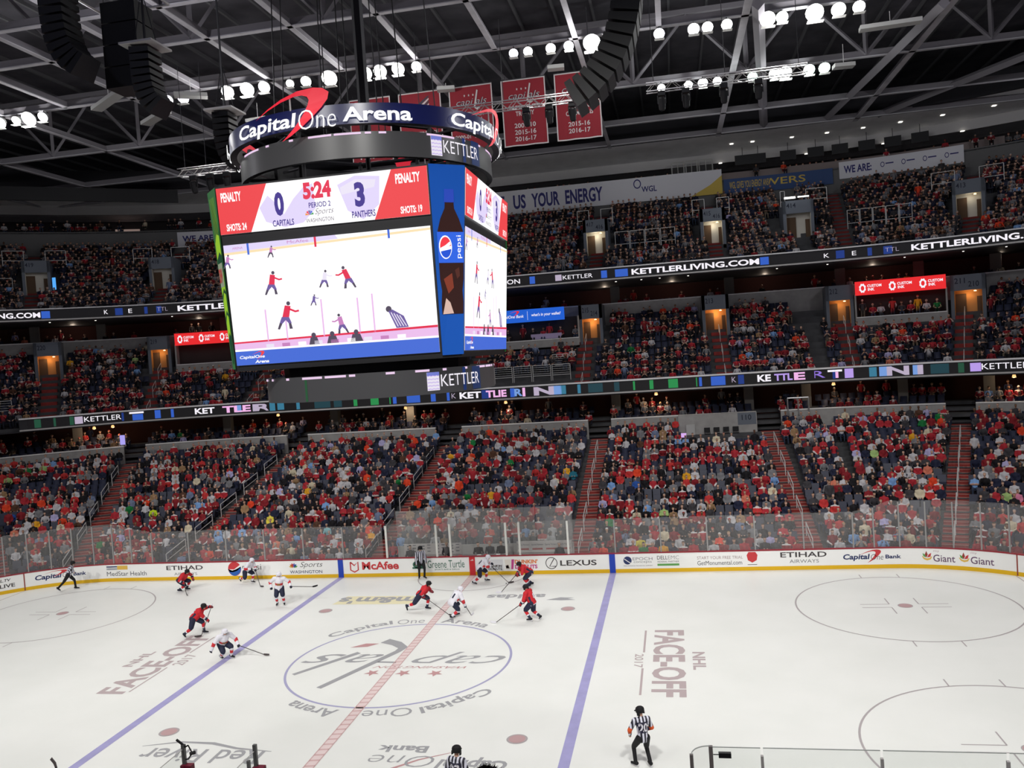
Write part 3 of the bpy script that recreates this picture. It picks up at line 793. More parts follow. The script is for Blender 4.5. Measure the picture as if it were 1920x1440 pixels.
F1c = [(-27.48, -27.34, E_dg), (-27.07, -27.02, E_dg), (-26.72, -26.63, E_dg), (-26.61, -26.43, E_gw, .1, .9), ('KETTLER', -26.4, -25.56, E_w, .25, .8, .0), (-25.55, -25.5, E_db), (-25.37, -25.03, E_w, .75, .95), (-25.3, -25.05, E_b, .0, .68), (-24.77, -24.63, E_b), (-24.38, -24.31, E_b),
       ('KET', -23.79, -23.29, E_w, .18, .85, .03), ('TLE', -23.09, -22.35, E_pk, .12, .88, .04), (-22.75, -22.6, E_lb, .1, .9), ('R', -22.3, -21.7, E_gw, .1, .9, .04), (-21.6, -21.1, E_tl), (-20.9, -20.3, E_tl, .1, .9), (-19.2, -18.9, E_tl), (-17.6, -16.2, E_dtl), (-15.9, -15.2, E_dtl), (-14.18, -13.86, E_g), (-12.71, -12.02, E_g), (-11.1, -11.0, E_g), (-10.8, -10.5, E_b),
       (-9.62, -8.5, E_b), (-7.6, -7.2, E_b), (-6.27, -6.04, E_b), ('K', -5.87, -5.52, E_gw, .25, .8, -.01), ('KET', -5.21, -3.45, E_w, .15, .85, .035), (-3.4, -2.8, E_db), ('TLIE', -3.05, -1.38, E_pk, .12, .88, .04), (-1.08, -.75, E_b), ('R', -.75, -.1, E_lb, .1, .9, .04), (-.1, .12, E_pk), ('N', .8, 2.4, E_gw, .05, .95, .05), (2.2, 3.0, E_lb), (2.9, 3.35, E_tl), (4.26, 4.5, E_tl), (5.09, 6.22, E_dtl), (7.1, 7.5, E_dtl), (8.55, 8.7, E_g), (9.8, 10.09, E_g), (11.22, 11.94, E_g), (13.29, 13.37, E_g), (13.52, 13.72, E_b), (14.39, 15.45, E_b),
       ('K', 15.92, 16.23, E_gw, .25, .8, -.01), (16.38, 16.81, E_db), ('KE', 17.78, 18.75, E_w, .15, .85, .035), ('TTL', 19.0, 20.3, E_lv, .15, .85, .035), ('E', 20.4, 21.2, E_pk, .12, .88, .04), ('R', 21.85, 22.15, E_pu, .2, .9, .0), (22.2, 22.5, E_w, .72, .92), (22.3, 22.36, E_db), (22.36, 22.42, E_pk, .1, .7), (22.55, 22.73, E_lv), (23.05, 23.2, E_tl), (23.25, 23.5, E_lb), ('N', 23.4, 23.84, E_gw, .05, .95, .04), (23.91, 24.0, E_lb), (24.0, 24.11, E_gw), (24.25, 24.6, E_dtl), (24.77, 24.88, E_dg), (24.99, 25.19, E_lv, .1, .9), ('KETTLER', 25.2, 26.05, E_w, .25, .8, .0)]
ribbon('ribbon_display', 'lit ribbon display along the club level front, coloured bars and white letters', 20.05, 8.76, 9.50, F1c, -27.62, SV)
F2c = [('KETTLERLIVING.COM', -29.2, -27.25, E_w, .15, .85, .03), (-27.23, -27.06, E_b), ('K', -25.97, -25.89, E_w, .25, .8, 0), (-25.74, -25.58, E_db), ('E', -25.46, -25.38, E_w, .25, .8, 0), (-25.12, -25.05, E_db), (-24.86, -24.75, E_db), ('TTL', -24.84, -24.61, E_gw, .3, .8, -.02), ('KETTLERLIVING.COM', -24.39, -21.3, E_w, .12, .88, .03), (-20.5, -19.5, E_b),
       ('ON', -1.6, -.49, E_w, .2, .8, .01), (.33, .78, E_b), (2.49, 3.02, E_gw, .15, .9), ('KETTLER', 3.12, 5.59, E_w, .25, .75, .0), (6.3, 6.78, E_b), (7.44, 8.48, E_b), ('KETTLERLIVING.COM', 8.78, 18.84, E_w, .14, .86, .03), (18.92, 19.58, E_b), ('K', 22.41, 22.51, E_w, .25, .75, 0), (22.64, 22.8, E_db), ('E', 22.94, 23.02, E_w, .25, .75, 0), (23.23, 23.31, E_db), (23.52, 23.68, E_db), ('TTL', 23.55, 23.8, E_gw, .3, .75, -.02), ('KETTLERLIVING.COM', 24.02, 26.5, E_w, .14, .86, .03), (26.55, 26.8, E_b)]
ribbon('ribbon_display', 'lit ribbon display along the upper deck front, white web address repeated', 24.55, 17.88, 18.54, F2c, -SV, SV)

# club rear wall, suites above it
mb = MB(); sweep(mb, prect(30.35, 13.6, 30.5, 16.02), -SV, SV, M_wallg, 1); o = mb.build('wall_club_rear', **ST)
mb = MB(); sweep(mb, prect(30.30, 16.02, 30.54, 16.11), -SV, SV, mat('pale_coping', (.62, .61, .60)), 1); mb.build('coping', o)
mb = MB(); sweep(mb, prect(30.5, 15.0, 37, 15.1), -SV, SV, M_concd, 1); mb.build('floor_upper_suites', **ST)
mb = MB(); sweep(mb, prect(34.0, 15.1, 34.2, 20), -SV, SV, mat('maroon_suite_wall', (.055, .02, .018)), 1); mb.build('wall_upper_suites_rear', **ST)
mb = MB(); sweep(mb, prect(24.7, 17.62, 34, 17.68), -SV, SV, M_dark, 1); mb.build('ceiling_upper_suites', **ST)
for s in (-27.48, -26.29, -23.88, -12, 6.9, 16.9, 22.84, 24.14, 25.33):
    mb = MB(); p = PT(s, 31.5); mb.box((-.4, -.3, 15.1), (.4, .3, 17.6), mat('column_paint', (.16, .15, .14)), Matrix.Translation((p.x, p.y, 0)) @ Matrix.Rotation(PZ(s), 4, 'Z'))
    mb.build('wall_column', **ST)
for s in (-26.8, -24.4, -18, -6, 6, 12, 20, 23.4, 25.4):
    L = bpy.data.lights.new('suite_fill_light', 'POINT'); L.energy = 26; L.color = (1, .8, .62); L.shadow_soft_size = .15  # unseen point lights added to brighten the upper suites
    o = bpy.data.objects.new('suite_fill_light', L); COL.objects.link(o); o.location = PT(s, 31.6, 17.3)
m_dot = mat('downlight', (.9, .9, .9), .5, 0, (1, .95, .85), 1.6)
for s in (-27.1, -26.2, -24.6, 7.4, 9.5, 11.0, 13.3, 20.3, 22.5, 23.9, 24.9, 25.6):
    mb = MB(); mb.lathe([(.07, 17.58), (.07, 17.62)], tuple(PT(s, 25.6, 0)), m_dot, 8)
    mb.build('downlight', **T('tiny round downlight under the upper deck front', 'downlight', 'downlights under the upper deck'))

# ================================================================== PORTALS, SIGNS, BARRIERS
M_tan = mat('tan_corridor', srgb(196, 140, 84), .8)
M_pan = mat('portal_panel', srgb(104, 110, 120), .7)
M_dpan = mat('portal_panel_dim', srgb(92, 100, 110), .7)
m_num = mat('sign_numerals', srgb(34, 40, 56), .6)
def pface(s, d):
    """frame on the path: local (u along +s, v up) placed at distance d"""
    p = PT(s, d); a = PZ(s)
    t = Vector((math.cos(a), math.sin(a), 0)); n_ = PN(s)
    return p, t, n_
def portal(s, w_, d, zf, zo, zt, txts, watt, label, col=(1, .62, .28), wall=None, dep=.75):
    p, t, n_ = pface(s, d)
    Mx = Matrix(((t.x, n_.x, 0, p.x), (t.y, n_.y, 0, p.y), (0, 0, 1, 0), (0, 0, 0, 1)))
    th_ = thing('portal', label, 'portal')
    mb = MB(); h = w_ / 2
    mb.box((-h - .25, 0, zf - .3), (-h, dep + 2.4, zt), M_pan, Mx); mb.box((h, 0, zf - .3), (h + .25, dep + 2.4, zt), M_pan, Mx)
    mb.box((-h - .25, 0, zo), (h + .25, .12, zt), M_pan, Mx); mb.build('surround', th_)
    mb = MB(); mb.box((-h, dep, zf - .3), (h, dep + .05, zo + .1), wall or M_tan, Mx); mb.box((-h, .1, zo), (h, dep, zo + .04), wall or M_tan, Mx)
    mb.box((-h - .01, .1, zf - .3), (-h + .03, dep, zo), wall or M_tan, Mx); mb.box((h - .03, .1, zf - .3), (h + .01, dep, zo), wall or M_tan, Mx)
    mb.box((-h + .04, dep - .12, zf - .3), (-h + w_ * .42, dep - .06, zo - .25), mat('corridor_shade', (.10, .06, .035), .8), Mx); mb.box((h - w_ * .2, dep - .2, zf - .3), (h - .04, dep - .15, zo - .5), mat('corridor_shade'), Mx)  # dark boxes stand in for the unlit part of the passage
    mb.build('passage', th_)
    mb = MB()
    fn = lambda u, v: tuple(Mx @ Vector((u, -.012, v)))
    hh = (zt - zo)
    for k, tx in enumerate(txts):
        a = -h + (.05 if k == 0 else w_ * .52); put_text(mb, tx, fn, a, a + .38 * w_, zo + hh * (.45 if k == 0 else .2), zo + hh * (.8 if k == 0 else .55), m_num, .01)
    if mb.v: mb.build('numerals', th_)
    if watt:
        mb = MB(); c = Mx @ Vector((h * .5, dep * .5, zo - .08)); mb.lathe([(.02, -.05), (.10, -.04), (.10, .02), (.03, .04)], tuple(c), mat('portal_lamp', (.9, .8, .6), .5, 0, (1, .75, .4), 2.5), 8); mb.build('lamp', th_)
        L = bpy.data.lights.new('portal_light', 'POINT'); L.energy = watt; L.color = col; L.shadow_soft_size = .15
        o = bpy.data.objects.new('portal_light', L); COL.objects.link(o); o.location = Mx @ Vector((0, dep * .4, zo - .35)); o.parent = th_
    return th_
CP = [(-27.22, 1.7, ('220',), 14, 'amber lit portal under the number 220 in the club stand'), (-25.03, 1.5, ('219',), 10, 'narrow amber lit portal under the number 219'),
      (4.95, 1.5, ('215', '214'), 18, 'amber lit portal under the numbers 215 and 214'), (15.4, 1.7, ('', '213')[1:], 22, 'amber lit portal under the number 213'),
      (22.73, 1.6, ('212',), 10, 'dim amber portal left of the red sign strip'), (24.93, 1.9, ('211', '210'), 12, 'amber lit portal right of the red sign strip')]
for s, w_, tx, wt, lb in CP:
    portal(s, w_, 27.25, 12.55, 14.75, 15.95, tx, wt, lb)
UP = [(-27.35, 1.8, ('419',), 0, 'dark upper deck portal with a small blue screen inside'), (-25.0, 1.8, ('418',), 0, 'dark upper deck portal below the left banner words'),
      (5.6, 1.7, ('417', '416'), 14, 'white lit upper deck portal numbered 417 and 416'), (15.75, 1.6, ('415', '416'), 12, 'white lit upper deck portal with numeral 415'),
      (22.15, 2.0, ('414',), 0, 'dim upper deck portal under bright white tubes'), (24.98, 1.8, ('413',), 5, 'faint lit portal at the upper right with a pale notice')]
M_lw = mat('pale_corridor', (.6, .57, .5), .8)
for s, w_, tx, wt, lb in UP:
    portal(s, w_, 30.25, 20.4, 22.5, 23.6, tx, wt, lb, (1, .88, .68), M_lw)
def board_thing(name, label, cat, s0, s1, d, z0, z1, m, content=None, thick=.12, **kw):
    mb = MB(); sweep(mb, prect(d, z0, d + thick, z1), s0, s1, m, .15); o = mb.build(name, **T(label, cat))
    if content:
        mbt = MB(); content(mbt, lambda u, v: PT(s0 + u * (s1 - s0), d - .015, z0 + v * (z1 - z0)), lambda u, v: PT(s0 + u * (s1 - s0), d - .025, z0 + v * (z1 - z0))); mbt.build('lettering', o)
    return o
E_red = led('red', srgb(232, 40, 44), 1.0); E_cb = led('cblue', srgb(26, 92, 205), 1.0)
def custom(mbt, fn, fn2):
    for k in range(3):
        a = .04 + k * .335
        cx = a + .045
        P = [(cx + (.042 if i % 2 else .034) * math.cos(i * PI / 8), .5 + (.36 if i % 2 else .30) * math.sin(i * PI / 8)) for i in range(16)]
        put_poly(mbt, P, fn, E_w); put_poly(mbt, circ(cx, .5, .02, .18, 12), fn2, E_red); put_poly(mbt, circ(cx, .5, .008, .07, 8), fn2, E_w)
        put_text(mbt, 'CUSTOM', fn, a + .10, a + .26, .54, .74, E_w, .03); put_text(mbt, 'INK', fn, a + .105, a + .18, .28, .48, E_w, .03)
board_thing('sign_strip', 'red lit sign strip with three white ink blots, far right of the club stand', 'sign', 23.01, 24.58, 26.9, 15.0, 16.1, E_red, custom)
board_thing('sign_strip', 'red lit sign strip just left of the scoreboard', 'sign', -24.67, -23.3, 26.9, 15.0, 16.1, E_red, custom)
def wallet(mbt, fn, fn2):
    put_text(mbt, "what's in your wallet?", fn, .62, .96, .35, .65, E_w, .015, .2); put_text(mbt, 'CapitalOne Bank', fn, .22, .53, .3, .6, E_w, .01, .2)
    swoosh(mbt, fn, .36, .5, .48, .92, E_red); put_rect(mbt, fn, .572, .575, .15, .85, E_w)
board_thing('sign_strip', 'blue lit sign strip right of the scoreboard with white slogan', 'sign', -4.75, 2.75, 26.9, 14.85, 15.95, E_cb, wallet)
# booths under the signs
for s0, s1, nm in ((23.01, 24.58, 'a'), (-24.67, -23.3, 'b'), (-4.75, 3.9, 'c')):
    mb = MB(); sweep(mb, prect(27.9, 12.9, 28.0, 15.1), s0, s1, M_void, .5)
    for s_ in (s0, s1):
        p, t, n_ = pface(s_, 26.95); mb.box((-.06, 0, 12.8), (.06, 1.2, 15.1), M_wallg, Matrix(((t.x, n_.x, 0, p.x), (t.y, n_.y, 0, p.y), (0, 0, 1, 0), (0, 0, 0, 1))))
    mb.build('wall_booth', **ST)
    mb = MB(); sweep(mb, prect(26.9, 12.4, 27.0, 13.2), s0, s1, M_wallg, .5); sweep(mb, prect(26.86, 13.2, 27.04, 13.27), s0, s1, mat('pale_coping', (.6, .6, .6)), .5); mb.build('wall_booth_front', **ST)
board_thing('table_cover', 'long lavender covered counter under the blue lit sign', 'counter', -.3, 2.4, 27.1, 13.3, 13.75, mat('lavender_cloth', srgb(176, 160, 196), .6))

def barrier(s0, s1, d, z0, z1, n, label, group, inner=1):
    t = thing('barrier', label, 'barrier', (0, 0, 0), 0, group)
    for k in range(n):
        a = s0 + (s1 - s0) * k / n; c = s0 + (s1 - s0) * (k + .92) / n
        A = PT(a, d); B = PT(c, d)
        mb = MB(); V3 = lambda p, z: (p.x, p.y, z)
        mb.tube([V3(A, z0), V3(A, z1), V3(B, z1), V3(B, z0), V3(A, z0)], .028, M_rail, 5)
        for q in range(inner): zz = z0 + (z1 - z0) * (q + 1) / (inner + 1); mb.tube([V3(A, zz), V3(B, zz)], .016, M_rail, 4)
        mb.bar(V3(A, z0 - .45), V3(A, z0), .03, M_rail, 5); mb.bar(V3(B, z0 - .45), V3(B, z0), .03, M_rail, 5)
        mb.build('rail_panel', t)
barrier(-4.4, 3.6, 22.65, 10.25, 11.1, 5, 'row of grey rail panels below the blue lit sign', None, 4)
barrier(1.9, 3.3, 23.9, 11.0, 11.9, 1, 'single grey rail panel above the row below the blue sign', None, 4)
barrier(-29.2, -27.9, 22.6, 10.3, 11.1, 3, 'grey rail panels at the left end of the club stand', None, 3)
barrier(7.3, 12.6, 30.2, 21.2, 22.3, 4, 'open rail panels between the lit upper portals', None, 0)
barrier(23.0, 24.1, 30.2, 21.2, 22.3, 5, 'open rail panels at the upper right of the deck', None, 0)
barrier(-28.4, -27.75, 30.2, 20.9, 22.0, 2, 'open rail panels at the far left of the upper deck', None, 0)
for k, (s, w_) in enumerate(((-27.35, 1.3), (-25.0, 1.3), (5.6, 3.6), (15.75, 3.6), (22.15, 2.6), (24.98, 1.2))):
    q = 1 if abs(s) < XS else .35
    nm = UP[k][4]
    barrier(s - .9 * q * 1.8, s - .9 * q * .55, 31.2, 23.7, 24.6, 1, 'rail panel left above the ' + nm.split(' with ')[0][:50], None, 0)
    barrier(s + .9 * q * .55, s + .9 * q * 1.8, 31.2, 23.7, 24.6, 1, 'rail panel right above the ' + nm.split(' with ')[0][:50], None, 0)
# small details
sc = thing('screen', 'small bright blue screen inside the dark portal at far left', 'screen', tuple(PT(-27.05, 30.2, 20.9)))
mb = MB(); mb.box((-.12, -.03, 0), (.2, .03, 1.1), led('screen_blue', srgb(80, 160, 235), 1.2)); mb.build('display', sc)
tubes = thing('work_light', 'pair of bright white tubes over an upper deck portal', 'lamp', tuple(PT(22.15, 30.1, 23.75)))
mb = MB(); mb.box((-1.1, 0, 0), (-.2, .06, .16), mat('tube_light', (1, 1, 1), .4, 0, (1, 1, .95), 3)); mb.box((.0, 0, .05), (.9, .06, .14), mat('tube_light', (1, 1, 1))); mb.build('tube', tubes)
mb = MB(); mb.box((-1.2, .06, -.02), (1.0, .1, .2), M_dark); mb.build('tray', tubes)
alarm = thing('beacon', 'red glowing beacon beside the left edge of the scoreboard', 'beacon', tuple(PT(-23.3, 26.6, 14.35)))
mb = MB(); mb.lathe([(.05, -.2), (.2, -.1), (.22, .1), (.08, .2)], (0, 0, 0), led('beacon_red', srgb(255, 50, 30), 1.5), 10); mb.build('lens', alarm)
# 110 landing to the right of the lower bowl: concrete landing with section number and folding chairs
mb = MB(); mb.box((11.8, 33.2, 4.6), (17.6, 33.6, 6.62), M_wallg); mb.box((12.0, 32.1, 4.3), (17.7, 33.2, 4.72), M_conc); mb.box((12.0, 32.0, 4.72), (17.7, 32.12, 4.86), mat('pale_coping', (.6, .6, .6))); mb.build('floor_landing', **ST)
mb = MB(); put_text(mb, '110', lambda u, v: (u, 33.19, v), 16.5, 17.2, 6.05, 6.45, m_num, .01); mb.box((16.2, 33.192, 5.7), (17.55, 33.2, 6.6), M_pan); mb.build('section_sign', **T('grey panel numbered 110 above the wide concrete landing', 'sign'))
mb = MB(); mb.box((12.35, 33.0, 5.0), (13.0, 33.2, 5.9), mat('locker_grey', (.42, .42, .41), .6)); mb.build('cabinet', **T('light grey metal cabinet on the concrete landing', 'cabinet'))
def folding_chair(x, y, z, lb, grp):
    t = thing('folding_chair', lb, 'chair', (x, y, z), 0, grp)
    mb = MB(); mb.box((-.22, -.2, .42), (.22, .2, .46), M_black); mb.build('seat', t)
    mb = MB(); mb.box((-.22, .2, .55), (.22, .24, .9), M_black); mb.build('backrest', t)
    for sx in (-.2, .2):
        mb = MB(); mb.bar((sx, -.2, 0), (sx, .22, .85), .014, M_black, 5); mb.build('leg', t)
        mb = MB(); mb.bar((sx, .25, 0), (sx, -.1, .44), .014, M_black, 5); mb.build('leg', t)
for k, x in enumerate((13.9, 14.6, 15.3, 16.0)):
    folding_chair(x, 32.8, 4.72, ['leftmost black folding chair on the concrete landing', 'second black folding chair on the landing', 'third black folding chair on the landing', 'black folding chair beside the 110 panel'][k], 'folding chairs on the landing')
for x, y, z, lb in ((11.7, 31.7, 5.1, 'small lavender lit tablet sign at the landing edge'),):
    t = thing('tablet', lb, 'screen', (x, y, z)); mb = MB(); mb.box((0, 0, 0), (.62, .04, .32), led('lav_screen', srgb(214, 170, 236), 1)); mb.build('display', t)
t = thing('tablet', 'small lavender screen standing at the end of the left parapet', 'screen', tuple(PT(-25.62, 20.8, 6.75)))
mb = MB(); mb.box((-.25, 0, 0), (.2, .05, .8), led('lav_screen2', srgb(170, 160, 240), 1)); mb.build('display', t)
# glass gate frames by the right-hand landing stairs
t = thing('gate', 'pale framed gate at the head of the second stairs right of the penalty boxes', 'gate', (19.9, 33.4, 5.2))
mb = MB()
for x in (0, .75, 1.5): mb.bar((x, 0, 0), (x, 0, 2.3), .05, M_steel, 6)
mb.bar((0, 0, 2.3), (1.5, 0, 2.3), .05, M_steel, 6); mb.build('frame', t)
mb = MB(); mb.box((.1, -.03, .2), (.7, .03, 1.3), M_wallg); mb.box((.8, -.03, .2), (1.45, .03, 1.3), M_wallg); mb.build('infill_panel', t)

# ================================================================== TOP OF THE HOUSE
M_soff = mat('pale_soffit', (.80, .79, .80), .9, noise=.06, scale=1)
M_bwall = mat('upper_wall', (.15, .15, .15), .9)
mb = MB(); sweep(mb, prect(41.2, 24.8, 41.4, 27.9), -SV, SV, M_bwall, 1); mb.build('wall_upper_rear', **ST)
mb = MB(); sweep(mb, prect(43.6, 27.0, 43.8, 29.0), 17.3, 25.4, mat('rose_parapet', (.30, .25, .24), .9), 1); mb.build('wall_press_parapet', **ST)
mb = MB(); sweep(mb, prect(41.2, 27.7, 52, 27.8), -SV, SV, M_concd, 1); mb.build('floor_press_level', **ST)
mb = MB(); sweep(mb, prect(50.5, 27.8, 50.8, 31), -SV, SV, mat('press_back', (.045, .04, .042), .9), 1); mb.build('wall_press_rear', **ST)
mb = MB(); sweep(mb, [(37.2, 31.85), (37.2, 32.0), (51, 30.6), (51, 30.45)], -SV, SV, M_soff, 1); mb.build('ceiling_soffit', **ST)
mb = MB(); sweep(mb, prect(44.2, 30.2, 44.4, 31.2), -SV, SV, mat('soffit_drop', (.5, .49, .49), .9), 1); mb.build('ceiling_soffit_drop', **ST)
M_bn = mat('banner_white', srgb(226, 226, 232), .7); M_nv = mat('banner_navy', srgb(62, 62, 124), .7); M_gd = mat('banner_gold', srgb(214, 186, 90), .7)
M_bb = mat('banner_blue', srgb(60, 84, 130), .7)
def cA(mbt, fn, fn2):
    S0, S1 = -6.0, 17.45
    U = lambda s: (s - S0) / (S1 - S0)
    put_text(mbt, 'T', fn, U(-4.9), U(-4.4), .2, .8, M_nv, .03); put_text(mbt, 'US', fn, U(-3.5), U(-2.2), .2, .8, M_nv, .03); put_text(mbt, 'YOUR', fn, U(-1.6), U(1.3), .2, .8, M_nv, .03); put_text(mbt, 'ENERGY', fn, U(1.9), U(5.7), .2, .8, M_nv, .03)
    put_text(mbt, 'WGL', fn, U(9.6), U(11.1), .38, .62, M_nv, .02); ring(mbt, fn, U(9.2), .74, .012, .016, M_nv, asp=12)
    put_poly(mbt, [(U(14.4), 0), (U(17.45), 0), (U(17.45), .75), (U(16.3), .4)], fn, M_gd)
board_thing('banner', 'long white banner reading US YOUR ENERGY in navy under the press boxes', 'banner', -6.0, 17.45, 41.0, 26.55, 28.95, M_bn, cA)
board_thing('banner', 'dark blue banner with dull gold words right of the white banner', 'banner', 17.6, 22.95, 41.0, 26.4, 27.9, M_bb, lambda m_, f_, g_: put_text(m_, 'WGL GIVES YOU ENERGY ANSWERS', f_, .1, .92, .35, .8, M_gd, .01))
def weare(m_, f_, g_):
    put_text(m_, 'WE ARE:', f_, .04, .27, .3, .75, M_nv, .03)
    for k in range(4): ring(m_, f_, .36 + k * .17, .55, .012, .017, M_nv, asp=9); put_rect(m_, f_, .385 + k * .17, .45 + k * .17, .55, .62, M_nv)
board_thing('banner', 'pale banner starting with WE ARE at the upper right', 'banner', 23.05, 24.87, 41.0, 26.75, 28.35, M_bn, weare)
board_thing('banner', 'pale banner starting with WE ARE left of the scoreboard', 'banner', -25.08, -24.0, 41.0, 26.0, 27.6, M_bn, lambda m_, f_, g_: put_text(m_, 'WE ARE:', f_, .08, .62, .35, .75, M_nv, .03))
for k, s in enumerate((19.7, 21.2, 22.3, 22.73, 23.1, 23.5, 23.88, 24.27)):
    t = thing('television', 'black television hung from the soffit, number %s from the left' % ['one', 'two', 'three', 'four', 'five', 'six', 'seven', 'eight'][k], 'television', tuple(PT(s, 43.0, 29.55)), PZ(s), 'televisions over the press seats')
    mb = MB(); mb.box((-.75, -.06, 0), (.75, .06, .95), M_black); mb.build('screen', t)
    mb = MB(); mb.bar((0, 0, .95), (0, 0, 1.75), .03, M_dark); mb.build('hanger', t)
k = 0
for s in (17.6, 18.6, 19.3, 20.6, 21.6, 22.35, 22.6, 22.9, 23.2, 23.45, 23.75, 24.0, 24.3, 24.6, 24.85, 25.3):
    d = 41.5 if k % 2 else 44.0; k += 1
    mb = MB(); z_ = 31.72 - (d - 38) * .09 if d < 43 else 30.16
    mb.box((-.16, -.16, z_ - .05), (.16, .16, z_), m_dot, Matrix.Translation(PT(s, d)) ); mb.build('downlight', **T('small bright square downlight in the press level soffit', 'downlight', 'press level downlights'))
for a, c in ((12.7, 13.9), (14.1, 15.2), (15.4, 16.7)):
    t = thing('window_frame', {12.7: 'left', 14.1: 'middle', 15.4: 'right'}[a] + ' white framed press box window above the white banner', 'window')
    mb = MB(); V3 = lambda s, z: tuple(PT(s, 42.3, z))
    mb.tube([V3(a, 28.95), V3(a, 30.3), V3(c, 30.3), V3(c, 28.95), V3(a, 28.95)], .06, mat('window_white', (.5, .5, .48)), 4); mb.bar(V3((a + c) / 2, 28.95), V3((a + c) / 2, 30.3), .04, mat('window_white'), 4); mb.build('frame', t)
    mb = MB(); mb.add([V3(a, 28.95), V3(c, 28.95), V3(c, 30.3), V3(a, 30.3)], [(0, 1, 2, 3)], m_glass2); mb.build('pane', t)
mb = MB(); sweep(mb, prect(41.4, 28.75, 42.4, 28.85), -6, 17.4, mat('press_desk', (.35, .34, .34), .6), 1); mb.build('press_desk', **T('long pale press desk on top of the white banner wall', 'desk'))
# left end wall items
mb = MB(); p = PT(-26.1, 49.9); mb.box((-1.3, -.2, 27.85), (1.3, 0, 29.5), mat('lit_room', srgb(190, 170, 160), .8, 0, srgb(150, 128, 120), .55), Matrix.Translation((p.x, p.y, 0)) @ Matrix.Rotation(PZ(-26.1), 4, 'Z')); mb.build('window_1', **ST)
mb = MB(); A, B = Vector((-48.2, 36, 30.4)), Vector((-35.8, 45, 30.4)); dv = (B - A).normalized() * 1
A2 = A - dv * 8
nn = Vector((-dv.y, dv.x, 0)) * .25
mb.poly([A2 - Vector((0, 0, .9)), B - Vector((0, 0, .9)), B + Vector((0, 0, .35)), A2 + Vector((0, 0, .35))], M_black, nn)
mb.build('curtain_box', **T('long black curtain box under the roof at the far left corner', 'curtain box'))
mb = MB(); mb.box((-76, -46, 0), (-75, 62, 38), M_bwall); mb.build('wall_left', **ST)
mb = MB(); mb.box((60, -46, 0), (61, 62, 38), M_bwall); mb.build('wall_right', **ST)
mb = MB(); mb.box((-76, 66, 0), (61, 67, 38), M_bwall); mb.build('wall_far', **ST)

# ================================================================== ROOF
M_roof = mat('dark_roof_deck', (.085, .082, .095), .95, noise=.3, scale=.4)
mb = MB(); mb.box((-76, -46, 37.6), (61, 67, 38), M_roof)
o = mb.build('ceiling', **ST)
mb = MB()
for k in range(48):
    x = -74 + k * 2.8; mb.box((x, -20, 37.35), (x + .18, 66, 37.6), mat('roof_rib', (.14, .14, .15), .9))
mb.build('roof_rib', o)
M_beam = mat('roof_beam_grey', (.46, .45, .48), .8, noise=.15, scale=.8)
M_beam2 = mat('roof_beam_dim', (.20, .19, .21), .85)
XB = [-58, -53, -48, -43, -38, -33, -28, -23, -18, -13, -8, -3, 2, 7, 12, 17, 23, 29, 36, 43]
YBm = [-2.5, 2.5, 7.4, 12.0, 19.6, 30.5, 41.0, 48.0]
for x in XB:
    mb = MB(); wv = .16 if x < 15 else .22
    ye = 49 if XB.index(x) % 2 else 19.6
    mb.box((x - wv, -8, 31.0), (x + wv, ye, 31.05), M_beam); mb.box((x - .03, -8, 31.05), (x + .03, ye, 31.45), M_beam2); mb.build('ceiling_beam', **ST)
for y in YBm:
    mb = MB(); mb.box((-64, y - .16, 31.0), (48, y + .16, 31.06), M_beam); mb.box((-64, y - .03, 31.06), (48, y + .03, 31.5), M_beam2)
    big = y in (2.5, 12.0, 30.5)
    if big:
        mb.box((-64, y - .2, 35.6), (48, y + .2, 35.95), M_beam2)
        for k in range(14):
            x = -62 + k * 8
            mb.bar((x, y, 31.2), (x, y, 35.6), .17, M_beam2, 4); mb.bar((x, y, 31.2), (x + 4, y, 35.6), .14, M_beam2, 4); mb.bar((x + 4, y, 35.6), (x + 8, y, 31.2), .14, M_beam2, 4)
    mb.build('ceiling_truss', **ST)
for (x0, y0, x1, y1, w_) in ((17.5, 17.5, 21, 48, .5), (28.3, 21.3, 26.5, 48, .5), (43, 24, 31, 49, .45)):
    mb = MB(); mb.bar((x0, y0, 30.8), (x1, y1, 31.4), w_ * .7, M_beam2, 4); mb.build('ceiling_brace', **ST)
mb = MB(); sweep(mb, prect(36.6, 31.4, 37.2, 33.2), -SV, SV, mat('roof_edge_dark', (.03, .03, .035), .9), 1); mb.build('ceiling_edge_fascia', **ST)
# ducts / acoustic baffles hung in the roof
for k, (x, y, z, L_, rz) in enumerate(((-17.5, 17.5, 30.0, 2.0, .5), (-16, 23.5, 29.8, 1.6, -.1), (25.5, 22.0, 30.2, 3.4, -.05), (-2.5, 24.5, 30.6, 1.2, .2), (-23, 17, 30.2, 4.5, -.6), (-22.0, 20.5, 29.9, 3.5, -.6), (5.2, 24.0, 30.9, 1.1, .1), (23.8, 27.0, 29.6, 1.3, .1))):
    mb = MB(); mb.box((-L_ / 2, -.35, -.12), (L_ / 2, .35, .12), mat('pale_baffle', (.42, .42, .41), .7), Matrix.Translation((x, y, z)) @ Matrix.Rotation(rz, 4, 'Z')); mb.bar((x, y, z), (x, y, 31), .02, M_rail, 4)
    mb.build('roof_baffle', **T(['slim pale baffle hung left of the scoreboard lights', 'pale baffle below the left roof lights', 'long pale baffle hung at the right of the roof', 'short pale baffle just above the first red banner', 'long pale duct beside the far left lights', 'second pale duct beside the far left lights', 'short pale baffle above the last red banner', 'small pale baffle beside the right roof lights'][k], 'baffle'))

